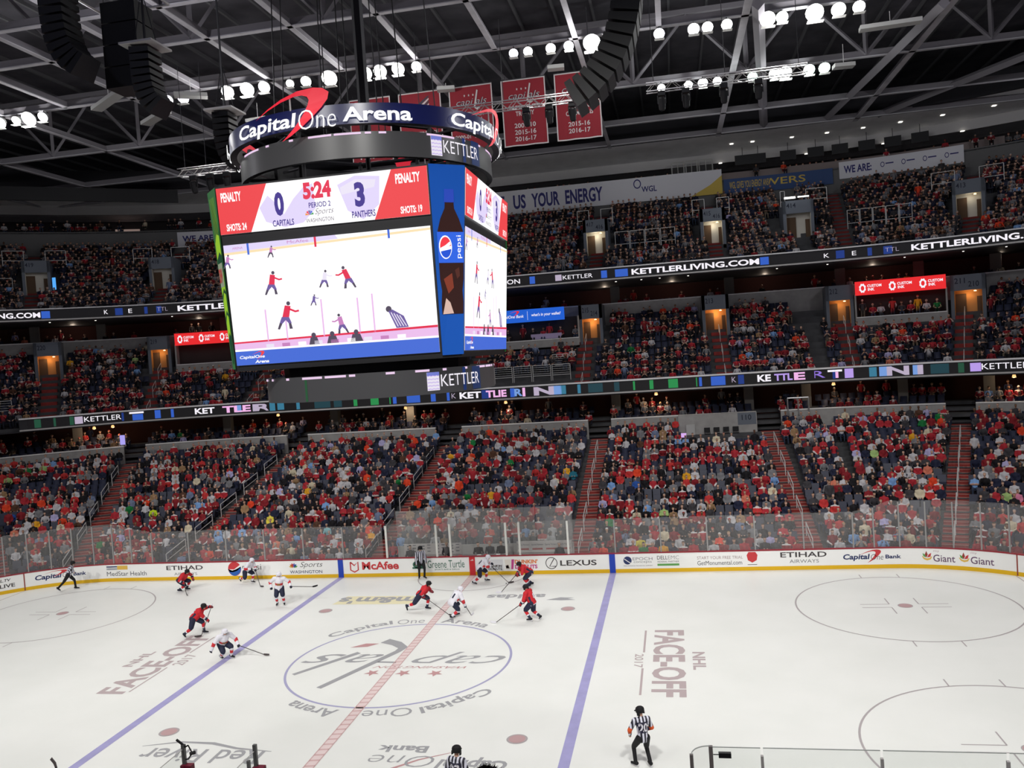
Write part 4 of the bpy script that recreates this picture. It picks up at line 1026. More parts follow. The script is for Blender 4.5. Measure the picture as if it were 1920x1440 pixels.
# flood light fixtures
m_lens = mat('lamp_lens', (1, 1, 1), .3, 0, (1, 1, .96), 9.0)
m_lensg = mat('lamp_lens_green', (1, 1, 1), .3, 0, (.72, 1, .86), 4.0)
m_lensb = mat('lamp_lens_blue', (1, 1, 1), .3, 0, (.86, .84, 1), 5.0)
m_hous = mat('lamp_housing', (.5, .5, .5), .4, .4)
def flood(x, y, z, r, kind, label, group):
    t = thing('floodlight', label, 'floodlight', (x, y, z), 0, group)
    R_ = Matrix.Rotation(math.radians(-52), 4, 'X')   # face towards the rink (-y, down)
    M_ = R_ @ Matrix.Rotation(PI, 4, 'X')
    mb = MB(); mb.lathe([(r * .35, -.45), (r * .8, -.25), (r * 1.04, .0), (r * 1.0, .03)], (0, 0, 0), m_hous, 14, R_ @ Matrix.Rotation(PI, 4, 'X')); mb.build('housing', t)
    mb = MB(); P = [tuple(M_ @ Vector((r * math.cos(2 * PI * i / 16), r * math.sin(2 * PI * i / 16), .05))) for i in range(16)]; mb.add(P, [tuple(range(16))], kind); mb.build('lens', t)
    mb = MB(); mb.box((-r * .9, -.25, -r * 1.15), (r * .9, .1, -r * 1.05), mat('lamp_shield', (.75, .75, .72), .5)); mb.build('shield', t)
    mb = MB(); mb.bar((0, .1, 0), (0, .1, 31 - z), .03, M_dark, 5); mb.build('bracket', t)
LXA = [(-33.1, .4, 0), (-31.8, .3, 0), (-30.8, .5, 0), (-29.7, .34, 2), (-20.2, .34, 2), (-19.1, .38, 2), (-15.9, .42, 0), (-14.5, .46, 0), (-13.3, .38, 0), (-11.5, .26, 0), (-10.4, .34, 0), (-8.8, .50, 0), (-6.4, .44, 0), (-5.4, .42, 0), (-4.2, .40, 0), (-3.0, .32, 2), (3.2, .28, 2), (4.1, .28, 0), (5.5, .3, 0), (6.6, .3, 2), (8.0, .52, 0), (9.6, .34, 0), (12.0, .32, 2), (14.0, .34, 0), (14.8, .32, 0), (15.9, .32, 0), (18.2, .44, 0), (19.0, .34, 1), (20.8, .5, 0), (22.1, .4, 0), (23.2, .34, 0)]
def place_words(k, n): 
    return ['leftmost', '2nd from left', '3rd from left'][k] if k < 3 else ('rightmost' if k == n - 1 else '%dth from left' % (k + 1))
KD = [m_lens, m_lensg, m_lensb]
for k, (x, r, kd) in enumerate(LXA):
    flood(x, 19.3, 30.55, r, KD[kd], 'bright round rink floodlight in the long front row, %s' % place_words(k, len(LXA)), 'front row of rink floodlights')
LXB = [(12.0, .28, 0), (13.9, .3, 0), (14.9, .34, 0), (15.9, .3, 0), (18.3, .34, 1), (19.8, .4, 0), (20.5, .46, 0), (22.1, .38, 1), (23.1, .38, 1)]
for k, (x, r, kd) in enumerate(LXB):
    flood(x, 29.8, 30.45, r, KD[kd], 'rink floodlight in the short rear row at right, %s' % place_words(k, len(LXB)), 'rear row of rink floodlights')

# lattice truss with moving heads
def lattice(x0, x1, y, z, label, q=.45):
    t = thing('lattice_truss', label, 'truss', (0, 0, 0))
    m_al = mat('aluminium', (.55, .54, .54), .35, .6)
    mb = MB()
    for dy, dz in ((-q / 2, 0), (q / 2, 0), (-q / 2, q), (q / 2, q)): mb.bar((x0, y + dy, z + dz), (x1, y + dy, z + dz), .032, m_al, 5)
    mb.build('chord', t)
    mb = MB(); n = int((x1 - x0) / q)
    for k in range(n):
        a = x0 + (x1 - x0) * k / n; c = x0 + (x1 - x0) * (k + 1) / n; f = k % 2
        for dy in (-q / 2, q / 2): mb.bar((a, y + dy, z + (q if f else 0)), (c, y + dy, z + (0 if f else q)), .018, m_al, 4)
        mb.bar((a, y + (q / 2 if f else -q / 2), z), (c, y + (-q / 2 if f else q / 2), z), .014, m_al, 4)
    mb.build('lacing', t)
    mb = MB()
    for x in (x0 + .4, (x0 + x1) / 2, x1 - .4): mb.bar((x, y, z + q), (x, y, 31), .02, M_dark, 4)
    mb.build('hanging_cable', t)
lattice(-2.2, 8.5, 15.0, 25.95, 'long aluminium lattice truss crossing in front of the red banners')
lattice(11.1, 19.5, 15.0, 25.95, 'aluminium lattice truss right of the large black speaker array')
lattice(-17.2, -13.6, 15.0, 24.3, 'short aluminium lattice truss left of the scoreboard ring')
def moving_head(x, y, z, label, group):
    t = thing('moving_light', label, 'stage light', (x, y, z), 0, group)
    mb = MB(); mb.box((-.2, -.15, -.12), (.2, .15, .12), M_black); mb.build('base', t)
    mb = MB(); mb.box((-.24, -.05, -.55), (-.18, .05, -.1), M_black); mb.box((.18, -.05, -.55), (.24, .05, -.1), M_black); mb.build('yoke', t)
    mb = MB(); mb.lathe([(.1, -.38), (.17, -.3), (.19, .0), (.2, .3), (.15, .36)], (0, 0, -.55), M_black, 12, Matrix.Rotation(.35, 4, 'X')); mb.build('head', t)
for k, x in enumerate((4.4, 5.7, 7.0)): moving_head(x, 15, 25.8, ['left', 'middle', 'right'][k] + ' black stage light under the truss before the red banners', 'stage lights under the banner truss')
for k, x in enumerate((11.9, 13.2, 15.2, 17.0)): moving_head(x, 15, 25.8, ['first', 'second', 'third', 'fourth'][k] + ' black stage light under the right lattice truss', 'stage lights under the right truss')
for k, x in enumerate((-16.3, -15.2, -14.1)): moving_head(x, 15, 24.15, ['left', 'middle', 'right'][k] + ' black stage light under the short left truss', 'stage lights under the left truss')

# line arrays
def line_array(x, y, z, sx, n, sc_, label):
    t = thing('speaker_array', label, 'speaker', (x, y, z))
    px, pz, a = 0.0, 0.0, 0.0
    curve = [0, 0, .5, 1, 1, 1.5, 2, 3, 4, 6, 8, 9, 10, 11, 12, 12]
    for k in range(n):
        st = .38 * sc_
        M_ = Matrix.Translation((px, 0, pz)) @ Matrix.Rotation(sx * a, 4, 'Y')
        mb = MB(); D = 1.0 * sc_; W = .75 * sc_
        P = [(sx * D * .5, W, -.17 * sc_), (sx * D * .5, -W, -.17 * sc_), (sx * D * .5, -W, .17 * sc_), (sx * D * .5, W, .17 * sc_), (-sx * D * .5, W * .8, -.10 * sc_), (-sx * D * .5, -W * .8, -.10 * sc_), (-sx * D * .5, -W * .8, .14 * sc_), (-sx * D * .5, W * .8, .14 * sc_)]
        P = [tuple(M_ @ Vector(p)) for p in P]
        mb.add(P, [(4, 5, 6, 7), (0, 1, 5, 4), (1, 2, 6, 5), (2, 3, 7, 6), (3, 0, 4, 7)], M_black)
        mb.add(P, [(0, 1, 2, 3)], mat('speaker_grille', (.045, .045, .05), .6))
        mb.build('cabinet', t)
        a = math.radians(sum(curve[int(16 * j / n)] for j in range(k + 1)) * 72 / 81 * 16 / n)
        px -= sx * math.sin(a) * st; pz -= math.cos(a) * st
    mb = MB(); mb.box((-.7, -.7, .2), (.7, .7, .28), M_rail); mb.bar((0, 0, .28), (0, 0, 31 - z), .05, M_dark, 5); mb.bar((-.5, 0, .28), (0, 0, 2.5), .02, M_dark, 4); mb.bar((.5, 0, .28), (0, 0, 2.5), .02, M_dark, 4)
    mb.build('rigging_frame', t)
line_array(-10.0, -4, 27.2, -1, 12, .85, 'curved black speaker array hanging at the top left of the scoreboard')
line_array(11.05, -4, 27.8, 1, 23, .95, 'large curved black speaker array hanging right of the red banners')
line_array(-8.3, 4.6, 24.2, -1, 9, .75, 'smaller curved speaker array close behind the scoreboard ring')
t = thing('speaker_cluster', 'dark bass speaker cluster beside the top left speaker array', 'speaker', (-9.0, -1.4, 26.3))
line_array(-7.9, -2.0, 24.9, -1, 9, .75, 'short curved speaker array under the bass speaker cluster')
for k in range(4):
    mb = MB(); mb.box((-.75, -.6, -k * .85), (.75, .6, .8 - k * .85), M_black); mb.build('cabinet', t)
mb = MB()
for a, c in (((-1.6, -.8), (1.4, -.8)), ((-1.6, .8), (1.4, .8)), ((-1.6, -.8), (-1.6, .8)), ((1.4, -.8), (1.4, .8)), ((0, -.8), (0, .8))): mb.bar((a[0], a[1], 1.0), (c[0], c[1], 1.0), .05, M_rail, 5)
mb.bar((-1, 0, 1), (-1, 0, 7), .02, M_dark, 4); mb.bar((1, 0, 1), (1, 0, 7), .02, M_dark, 4); mb.build('rigging_frame', t)

# championship banners
M_bred2 = mat('banner_red', srgb(128, 34, 44), .8); M_bor = mat('banner_border', srgb(190, 186, 186), .7); M_bk = mat('banner_dark', srgb(60, 60, 70), .7)
def cbanner(x, texts, logo, label):
    t = thing('hanging_banner', label, 'banner', (x, 25, 30.8), 0, 'red championship banners')
    W, H = 3.05, 4.5
    nx, nz_ = 10, 8; vs = []; fs = []
    f_ = lambda u, v, o_=0: (u * W, .05 * math.sin(u * 14 + x) * (1 - v) + o_, -H + v * H)
    for j in range(nz_ + 1):
        for i in range(nx + 1): vs.append(f_(i / nx, j / nz_))
    n0 = len(vs)
    for j in range(nz_):
        for i in range(nx): a = j * (nx + 1) + i; fs.append((a, a + 1, a + nx + 2, a + nx + 1))
    mb = MB(); mb.add(vs, fs, M_bred2); mb.add([(p[0], p[1] + .02, p[2]) for p in vs], fs, M_bred2); mb.build('cloth', t)
    g_ = lambda u, v: f_(u, v, -.02)
    mb = MB()
    for a in ((0, .025), (.975, 1)): put_rect(mb, g_, a[0], a[1], 0, 1, M_bor)
    for a in ((0, .018), (.982, 1)): put_rect(mb, g_, 0, 1, a[0], a[1], M_bor, 10)
    mb.build('border', t)
    mb = MB()
    if logo:
        put_text(mb, 'capi als', g_, .16, .86, .68, .8, M_bk, .02, .3); g2 = lambda u, v: f_(u, v, -.035); put_text(mb, 'capi als', g2, .165, .865, .682, .802, M_bor, -.015, .3)
        stroke(mb, g2, [(.66, .92), (.58, .66), (.64, .635), (.7, .66)], [.03, .035, .035, .04], M_bor)
        for k in range(3): put_poly(mb, star(.36 + .1 * k, .85, .022, q=.45), g2, M_bor)
    else:
        for k in range(4): stroke(mb, g_, [(.25, .55 + k * .05), (.5, .66 + k * .05), (.72, .8 + k * .04)], [.01, .04, .02], M_bk if k % 2 else M_bor)
    for tx, u0, u1, v0, v1 in texts: put_text(mb, tx, g_, u0, u1, v0, v1, M_bor, .015)
    mb.build('lettering', t)
    mb = MB(); mb.bar((0, 0, .02), (W, 0, .02), .04, M_dark, 5); mb.bar((.3, 0, 0), (.3, 0, .25), .015, M_dark, 4); mb.bar((W - .3, 0, 0), (W - .3, 0, .25), .015, M_dark, 4); mb.build('pole', t)
cbanner(-9.75, [('1980-81', .2, .8, .06, .13)], True, 'red banner mostly hidden behind the scoreboard ring')
cbanner(-6.1, [('CONFERENCE', .1, .9, .32, .39), ('1998', .3, .7, .06, .13)], False, 'red banner with an eagle wing emblem above the ring letters')
cbanner(-2.45, [('SOUTHEAST', .2, .8, .53, .60), ('DIVISION', .27, .73, .44, .51), ('CHAMPIONS', .2, .8, .35, .42), ('2000-01', .1, .45, .2, .26), ('2012-13', .55, .9, .2, .26)], True, 'red banner reading SOUTHEAST DIVISION behind the ring corner')
cbanner(1.23, [("PRESIDENTS'", .16, .86, .54, .61), ('TROPHY', .3, .72, .45, .52), ('2009-10', .26, .74, .27, .34), ('2015-16', .26, .74, .17, .24), ('2016-17', .26, .74, .07, .14)], True, 'red trophy banner dated 2009-10, 2015-16 and 2016-17')
cbanner(4.9, [('METROPOLITAN', .12, .9, .55, .61), ('DIVISION', .3, .74, .46, .52), ('CHAMPIONS', .22, .82, .36, .43), ('2015-16', .26, .74, .20, .27), ('2016-17', .26, .74, .10, .17)], True, 'rightmost red banner, partly hidden by the big speaker array')

# ================================================================== SCOREBOARD
sb = thing('scoreboard', 'huge four sided hanging scoreboard with round lit rings over centre ice', 'scoreboard', (0, 0, 0))
Z0, Z1 = 12.20, 18.80
def hw(z, side=0): return (3.83 if side else 3.86) + (z - 12.33) * (-.01 if side else .05) / 6.4
def dist(z, side=0): return (4.37 if side else 4.30) + (z - 12.33) * (.49 if side else .38) / 6.4
SDX = .15
mb = MB()
def octo(z, e=0.0):
    h, d, g_, e_ = hw(z), dist(z) - .06, hw(z, 1), dist(z, 1) - .06
    return [(h, -d), (SDX + e_, -g_), (SDX + e_, g_), (h, d), (-h, d), (SDX - e_, g_), (SDX - e_, -g_), (-h, -d)]
vs = [(x, y, Z0) for x, y in octo(Z0)] + [(x, y, Z1) for x, y in octo(Z1)]
mb.add(vs, [tuple(range(7, -1, -1)), tuple(range(8, 16))] + [(k, (k + 1) % 8, 8 + (k + 1) % 8, 8 + k) for k in range(8)], M_black)
mb.build('housing', sb)
SP = led('s_pink', srgb(236, 190, 236), 1); SL = led('s_lilac', srgb(226, 214, 250), 1.0); SR = led('s_red', srgb(238, 64, 70), 1); SN = led('s_navy', srgb(62, 44, 140), 1); SW = led('s_white', (1, .985, 1), 1.15)
SRR = led('s_dred', srgb(228, 40, 78), 1); SB = led('s_blue', srgb(66, 106, 214), 1); SY = led('s_yellow', srgb(250, 226, 180), 1); SK = led('s_ink', srgb(80, 70, 90), 1); SM = led('s_mauve', srgb(200, 130, 190), 1); SV2 = led('s_violet', srgb(110, 92, 160), 1); SG = led('s_grey', srgb(235, 228, 246), 1)
SO = led('s_orange', srgb(240, 150, 60), 1); SGN = led('s_green', srgb(70, 160, 90), 1)
SI = led('s_ltext', (1, 1, 1), 1.1)
def face_fn(rot, off):
    c, s_ = math.cos(rot), math.sin(rot); sd_ = round(rot / (PI / 2)) % 2
    def f(u, z):   # u in metres from the face centre
        y = -dist(z, sd_) - off
        x = u * hw(z, sd_) / 3.9
        return (c * x - s_ * y + (SDX if sd_ else 0), s_ * x + c * y, z)
    return f
def fig(mb, fn, x, z, h, top, bot, lean=0.0, flip=1):
    """little skater shown on the video picture"""
    L = lambda a, b_: (x + flip * a * h, z + b_ * h)
    put_poly(mb, [L(-.12, .42), L(.14, .40), L(.2 + lean, .80), L(-.02 + lean, .84)], fn, top)
    put_poly(mb, circ(x + flip * (.12 + lean) * h, z + .9 * h, .075 * h, n=10), fn, SK)
    put_poly(mb, [L(-.14, .44), L(.14, .42), L(.22, .2), L(.1, .2), L(.0, .32), L(-.16, .18), L(-.24, .24)], fn, bot)
    put_poly(mb, [L(-.24, .24), L(-.14, .2), L(-.26, .0), L(-.34, .02)], fn, SK); put_poly(mb, [L(.1, .2), L(.2, .2), L(.24, .0), L(.12, .0)], fn, SK)
    stroke(mb, fn, [L(.1 + lean, .72), L(.36 + lean, .6), L(.5 + lean, .62)], .07 * h, top)
def build_face(rot, full=True):
    f1, f2, f3, f4 = (face_fn(rot, .01 + .008 * k) for k in range(4))
    # stat strip
    mb = MB(); put_rect(mb, f1, -3.88, 3.88, 17.1, 18.72, SW)
    stat = mb.build('statistics_screen', sb)
    mb = MB()
    put_poly(mb, [(-3.88, 17.1), (-3.88, 18.72), (-1.95, 18.72), (-2.7, 17.1)], f2, SR)
    put_poly(mb, [(3.88, 17.1), (3.88, 18.72), (2.62, 18.72), (1.9, 17.1)], f2, SR)
    # faint emblems
    put_poly(mb, [(-2.3, 17.9), (-1.95, 18.3), (-1.75, 18.1), (-1.4, 17.6), (-1.0, 18.1), (-.6, 18.45), (-.25, 18.55), (-.2, 17.7), (-.7, 17.25), (-1.4, 17.15), (-2.1, 17.4)], f2, SL)
    put_poly(mb, [(.65, 18.4), (1.3, 18.65), (2.2, 18.55), (2.1, 17.6), (1.5, 17.15), (.95, 17.5)], f2, SL)
    put_poly(mb, [(.75, 18.3), (1.3, 18.52), (2.05, 18.45), (1.98, 18.2), (.78, 18.05)], f3, SG)
    put_text(mb, 'PENALTY', f3, -3.72, -2.95, 18.22, 18.55, SI, .03)
    put_text(mb, 'SHOTS: 24', f3, -3.62, -2.85, 17.2, 17.45, SI, .03)
    put_text(mb, 'PENALTY', f3, 2.75, 3.62, 18.22, 18.55, SI, .03)
    put_text(mb, 'SHOTS: 19', f3, 2.85, 3.62, 17.2, 17.45, SI, .03)
    put_text(mb, '0', f4, -1.72, -1.36, 17.55, 18.38, SN, .05)
    put_text(mb, '3', f4, 1.25, 1.62, 17.58, 18.42, SN, .05)
    put_text(mb, 'CAPITALS', f4, -1.85, -1.05, 17.2, 17.42, SN, .02)
    put_text(mb, 'PANTHERS', f4, 1.1, 1.95, 17.22, 17.45, SN, .02)
    put_text(mb, '5:24', f4, -.62, .42, 18.02, 18.6, SRR, .05)
    put_text(mb, 'PERIOD 2', f4, -.45, .36, 17.72, 17.9, SN, .015)
    put_text(mb, 'Sports', f4, -.25, .45, 17.42, 17.68, SK, -.01, .4)
    put_text(mb, 'WASHiNGTON', f4, -.6, .42, 17.22, 17.36, SK, .0)
    for k, (c_, a_) in enumerate([(SO, 165), (SR, 125), (SV2, 90), (SB, 55), (SGN, 18)]):
        a = math.radians(a_); put_poly(mb, [(-.45, 17.48), (-.45 + .16 * math.cos(a + .25), 17.48 + .16 * math.sin(a + .25)), (-.45 + .16 * math.cos(a - .25), 17.48 + .16 * math.sin(a - .25))], f4, c_)
    mb.build('lettering', stat)
    # main video screen
    mb = MB(); put_rect(mb, f1, -3.84, 3.84, 12.42, 16.72, SW); vid = mb.build('video_screen', sb)
    mb = MB()
    put_rect(mb, f2, -3.84, 3.84, 12.42, 12.92, SB); put_rect(mb, f2, -3.84, 3.84, 12.92, 12.99, SW)
    put_poly(mb, [(-3.84, 12.99), (3.84, 12.99), (3.84, 13.28), (-3.84, 13.2)], f2, SP)
    put_poly(mb, [(-3.84, 13.2), (3.84, 13.28), (3.84, 13.36), (-3.84, 13.26)], f3, SRR)
    put_poly(mb, [(-3.84, 16.36), (3.84, 16.58), (3.84, 16.66), (-3.84, 16.45)], f2, SY)
    put_poly(mb, [(-3.84, 16.45), (.5, 16.58), (.4, 16.72), (-3.84, 16.72)], f2, SL)
    for u, m_ in ((-2.9, SB), (-.35, SRR), (2.35, SB)): put_rect(mb, f3, u - .04, u + .04, 16.38 + u * .02, 16.72, m_)
    put_text(mb, 'ARENA', f3, -3.5, -3.1, 16.55, 16.63, SM); put_text(mb, 'McAfee', f3, -1.4, -.6, 16.58, 16.68, SM)
    for u, h in ((-2.5, 1.15), (-1.75, 1.05), (-.35, 1.35), (1.0, 1.3), (1.55, 1.4)): put_rect(mb, f3, u - .03, u + .03, 13.2, 13.2 + h, SP)
    fig(mb, f4, -2.15, 14.85, .85, SRR, SV2); fig(mb, f4, .75, 14.85, .8, SRR, SV2, .08, -1); fig(mb, f4, -1.75, 13.6, 1.0, SRR, SV2, .04)
    fig(mb, f4, -.15, 14.95, .62, SG, SV2); fig(mb, f4, .35, 13.3, .72, SM, SV2, 0, -1); fig(mb, f4, -.62, 14.35, .4, SV2, SV2); fig(mb, f4, -2.05, 16.15, .42, SM, SK); fig(mb, f4, -3.75, 15.9, .5, SM, SV2)
    put_poly(mb, [(2.35, 13.35), (2.8, 13.36), (2.65, 13.75), (2.25, 14.0), (2.1, 13.95)], f4, SV2)
    for k in range(4): stroke(mb, face_fn(rot, .045), [(2.2 + k * .1, 13.9 - k * .04), (2.42 + k * .1, 13.4)], .035, SG)
    put_poly(mb, circ(2.12, 14.02, .11, n=10), f4, SK)
    for u, r_ in ((-.75, .2), (-.05, .22), (.85, .24)):
        put_poly(mb, [(u - r_, 12.99), (u + r_, 12.99), (u + r_ * .6, 13.25), (u - r_ * .6, 13.25)], f4, SK); put_poly(mb, circ(u, 13.32, .09, n=10), f4, SK)
    for k in range(9): put_rect(mb, f4, -2.6 + k * .62, -2.6 + k * .62 + .3, 13.0, 13.12, (SG, SM, SW)[k % 3])
    put_text(mb, 'CapitalOne', face_fn(rot, .045), -3.68, -2.7, 12.62, 12.76, SI, .02, .2); put_text(mb, 'Arena', face_fn(rot, .045), -3.1, -2.55, 12.47, 12.58, SI, .03, .2); swoosh(mb, face_fn(rot, .04), -3.2, 12.6, -2.7, 12.9, SR)
    mb.build('video_picture', vid)
for k in range(4): build_face(k * PI / 2)
# corner panels
def corner_fn(rot, off):
    c, s_ = math.cos(rot), math.sin(rot); q_ = round(rot / (PI / 2)) % 4
    def f(u, z):   # u -1..1 across the chamfer at the +x,-y corner
        A = {0: (hw(z), -dist(z)), 1: (SDX + dist(z, 1), hw(z, 1)), 2: (-hw(z), dist(z)), 3: (SDX - dist(z, 1), -hw(z, 1))}[q_]
        B = {0: (SDX + dist(z, 1), -hw(z, 1)), 1: (hw(z), dist(z)), 2: (SDX - dist(z, 1), hw(z, 1)), 3: (-hw(z), -dist(z))}[q_]
        k = (u + 1) / 2
        return (A[0] + (B[0] - A[0]) * k + off * .707 * (c + s_), A[1] + (B[1] - A[1]) * k + off * .707 * (s_ - c), z)
    return f
m_cb = mat('bottle_panel_blue', srgb(18, 72, 150), .5, 0, srgb(14, 66, 150), .55)
m_cg = mat('panel_green', srgb(50, 100, 60), .5, 0, srgb(34, 84, 44), .5)
mE = lambda n_, c_, s_: mat('print_' + n_, c_, .5, 0, c_, s_)
for k in range(4):
    rot = k * PI / 2
    fA, fB, fC, fD = (corner_fn(rot, .02 + .01 * q) for q in range(4))
    green = (k % 2 == 1)
    mb = MB(); put_rect(mb, fA, -.97, .97, 12.3, 18.78, m_cg if green else m_cb); o = mb.build('corner_panel', sb, label='green drink panel' if green else 'blue panel with a cola bottle')
    mb = MB()
    if not green:
        br = mE('cola', srgb(44, 22, 20), .5); lb = mE('label_blue', srgb(40, 84, 190), .7); wt = mE('p_white', srgb(225, 225, 230), .8); rd = mE('p_red', srgb(205, 50, 60), .7)
        put_poly(mb, [(-.2, 17.75), (.3, 17.75), (.32, 17.45), (.34, 17.3), (.62, 16.95), (.86, 16.55), (.92, 16.2), (.92, 14.9), (.84, 14.5), (.92, 14.1), (.92, 13.7), (-.75, 13.7), (-.75, 14.1), (-.66, 14.5), (-.75, 14.9), (-.75, 16.2), (-.7, 16.55), (-.5, 16.95), (-.22, 17.3), (-.2, 17.45)], fB, br)
        put_poly(mb, [(-.24, 17.5), (.34, 17.5), (.32, 17.95), (-.2, 17.95)], fC, mE('cap_blue', srgb(36, 62, 160), .6))
        put_rect(mb, fC, -.76, .93, 15.45, 16.5, lb)
        put_poly(mb, circ(-.28, 15.98, .42, .40, 20), fD, wt)
        put_poly(mb, circ(-.28, 15.98, .36, .35, 14, .15, PI + .15), corner_fn(rot, .06), rd)
        put_poly(mb, circ(-.28, 15.95, .36, .33, 14, PI + .35, 2 * PI - .1), corner_fn(rot, .06), mE('p_blue', srgb(30, 70, 180), .7))
        stroke(mb, corner_fn(rot, .065), [(-.6, 15.9), (-.3, 15.98), (.02, 16.12)], .12, wt)
        g9 = corner_fn(rot, .06)
        put_text(mb, 'pepsi', lambda u, v: g9(.42 + v * .38, 15.6 + u * .78), 0, 1, 1, 0, wt, .0)
        put_poly(mb, [(-.5, 14.9), (.1, 15.1), (.2, 14.6), (-.2, 14.4)], fC, mE('amber', srgb(110, 48, 34), .6)); put_poly(mb, [(-.7, 13.7), (-.4, 14.25), (-.1, 14.1), (.15, 13.72)], fC, mE('froth', srgb(178, 150, 140), .7)); put_poly(mb, [(.3, 15.2), (.6, 15.3), (.65, 15.0), (.45, 14.9)], fC, mE('amber2', srgb(70, 36, 30), .6))
    else:
        lg = mE('lime', srgb(130, 170, 40), .6); dg_ = mE('dgreen', srgb(20, 62, 40), .5); rd = mE('md_red', srgb(150, 40, 40), .6)
        put_poly(mb, [(-.4, 18.6), (.0, 18.0), (.7, 17.2), (.9, 16.6), (.9, 13.6), (.6, 12.5), (-.2, 12.5), (-.6, 13.5), (-.7, 16.6), (-.5, 17.4)], fB, dg_)
        for z_ in (16.3, 14.2, 13.4, 15.0): put_poly(mb, [(-.6, z_), (.3, z_ + .25), (.85, z_ + .1), (.8, z_ + .8), (.1, z_ + .9), (-.55, z_ + .6)], fC, lg)
        put_rect(mb, fD, -.6, .8, 15.3, 16.15, mE('md_grey', srgb(120, 130, 110), .6)); put_text(mb, 'DEW', corner_fn(rot, .07), -.45, .65, 15.45, 15.95, rd, .04)
        for q in range(6): stroke(mb, fC, [(-.5 + q * .2, 18.5), (-.3 + q * .2, 17.6), (-.35 + q * .2, 17.0)], .04, lg)
    mb.build('drink_picture', o)

# superellipse rings
def ring_path(rx, n_=2.35):
    def f(a, z, off=0.0):
        c, s_ = math.cos(a), math.sin(a)
        k = (abs(c) ** n_ + abs(s_) ** n_) ** (-1 / n_)
        x, y = c * k, s_ * k
        return ((rx + off) * x + .22, (rx + off) * y, z)
    return f
def ringwall(mb, f, z0, z1, m, off=0.0, n=192, a0=0, a1=2 * PI, tilt=0.0):
    vs = []; fs = []
    for i in range(n + 1):
        a = a0 + (a1 - a0) * i / n; vs += [f(a, z0, off), f(a, z1, off + tilt)]
    for i in range(n): fs.append((2 * i, 2 * i + 2, 2 * i + 3, 2 * i + 1))
    mb.add(vs, fs, m)
m_rnavy = mat('ring_navy', srgb(26, 32, 84), .28, 0, srgb(24, 30, 84), .16, spec=.6)
m_rglo = mat('ring_screen_off', (.030, .030, .032), .35, 0, (.035, .034, .036), .75, spec=.5)
U1 = ring_path(5.2, 2.1); U2 = ring_path(4.85, 2.1); U3 = ring_path(4.35, 2.4)
mb = MB(); ringwall(mb, U1, 20.30, 20.98, m_rnavy); ringwall(mb, U1, 20.30, 20.98, M_black, -.25); r1 = mb.build('ring_sign', sb, smooth=True)
mb = MB()
for i in range(96):
    a, c = 2 * PI * i / 96, 2 * PI * (i + 1) / 96
    for z in (20.30, 20.98): mb.add([U1(a, z), U1(c, z), U1(c, z, -.25), U1(a, z, -.25)], [(0, 1, 2, 3)], M_dark)
mb.build('ring_edge', r1)
mb = MB(); ringwall(mb, U2, 19.25, 20.12, m_rglo); ringwall(mb, U2, 19.25, 20.12, M_black, -.2); r2 = mb.build('ring_display', sb, smooth=True); mb = MB()
for i in range(96):
    a, c = 2 * PI * i / 96, 2 * PI * (i + 1) / 96
    for z in (19.25, 20.12): mb.add([U2(a, z), U2(c, z), U2(c, z, -.2), U2(a, z, -.2)], [(0, 1, 2, 3)], M_dark)
mb.build('ring_edge', r2)
mb = MB(); ringwall(mb, U3, 10.95, 11.86, m_rglo); r3 = mb.build('ring_display', sb, smooth=True); mb = MB()
for i in range(96):
    a, c = 2 * PI * i / 96, 2 * PI * (i + 1) / 96
    for z in (10.95, 11.86): mb.add([U3(a, z), U3(c, z), U3(c, z, -.3), U3(a, z, -.3)], [(0, 1, 2, 3)], M_dark)
mb.build('ring_edge', r3)
def ringtext(mb, txt, f, adeg0, adeg1, z0, z1, m, bold=.02, shear=0.0, off=.05):
    put_text(mb, txt, lambda u, v: f(math.radians(adeg0 + (adeg1 - adeg0) * u), z0 + (z1 - z0) * v, off), 0, 1, 0, 1, m, bold, shear)
R_W = led('ring_white', (1, 1, 1), 1.1); R_R = mat('swoosh_red', srgb(222, 44, 62), .4, 0, srgb(206, 36, 54), .75)
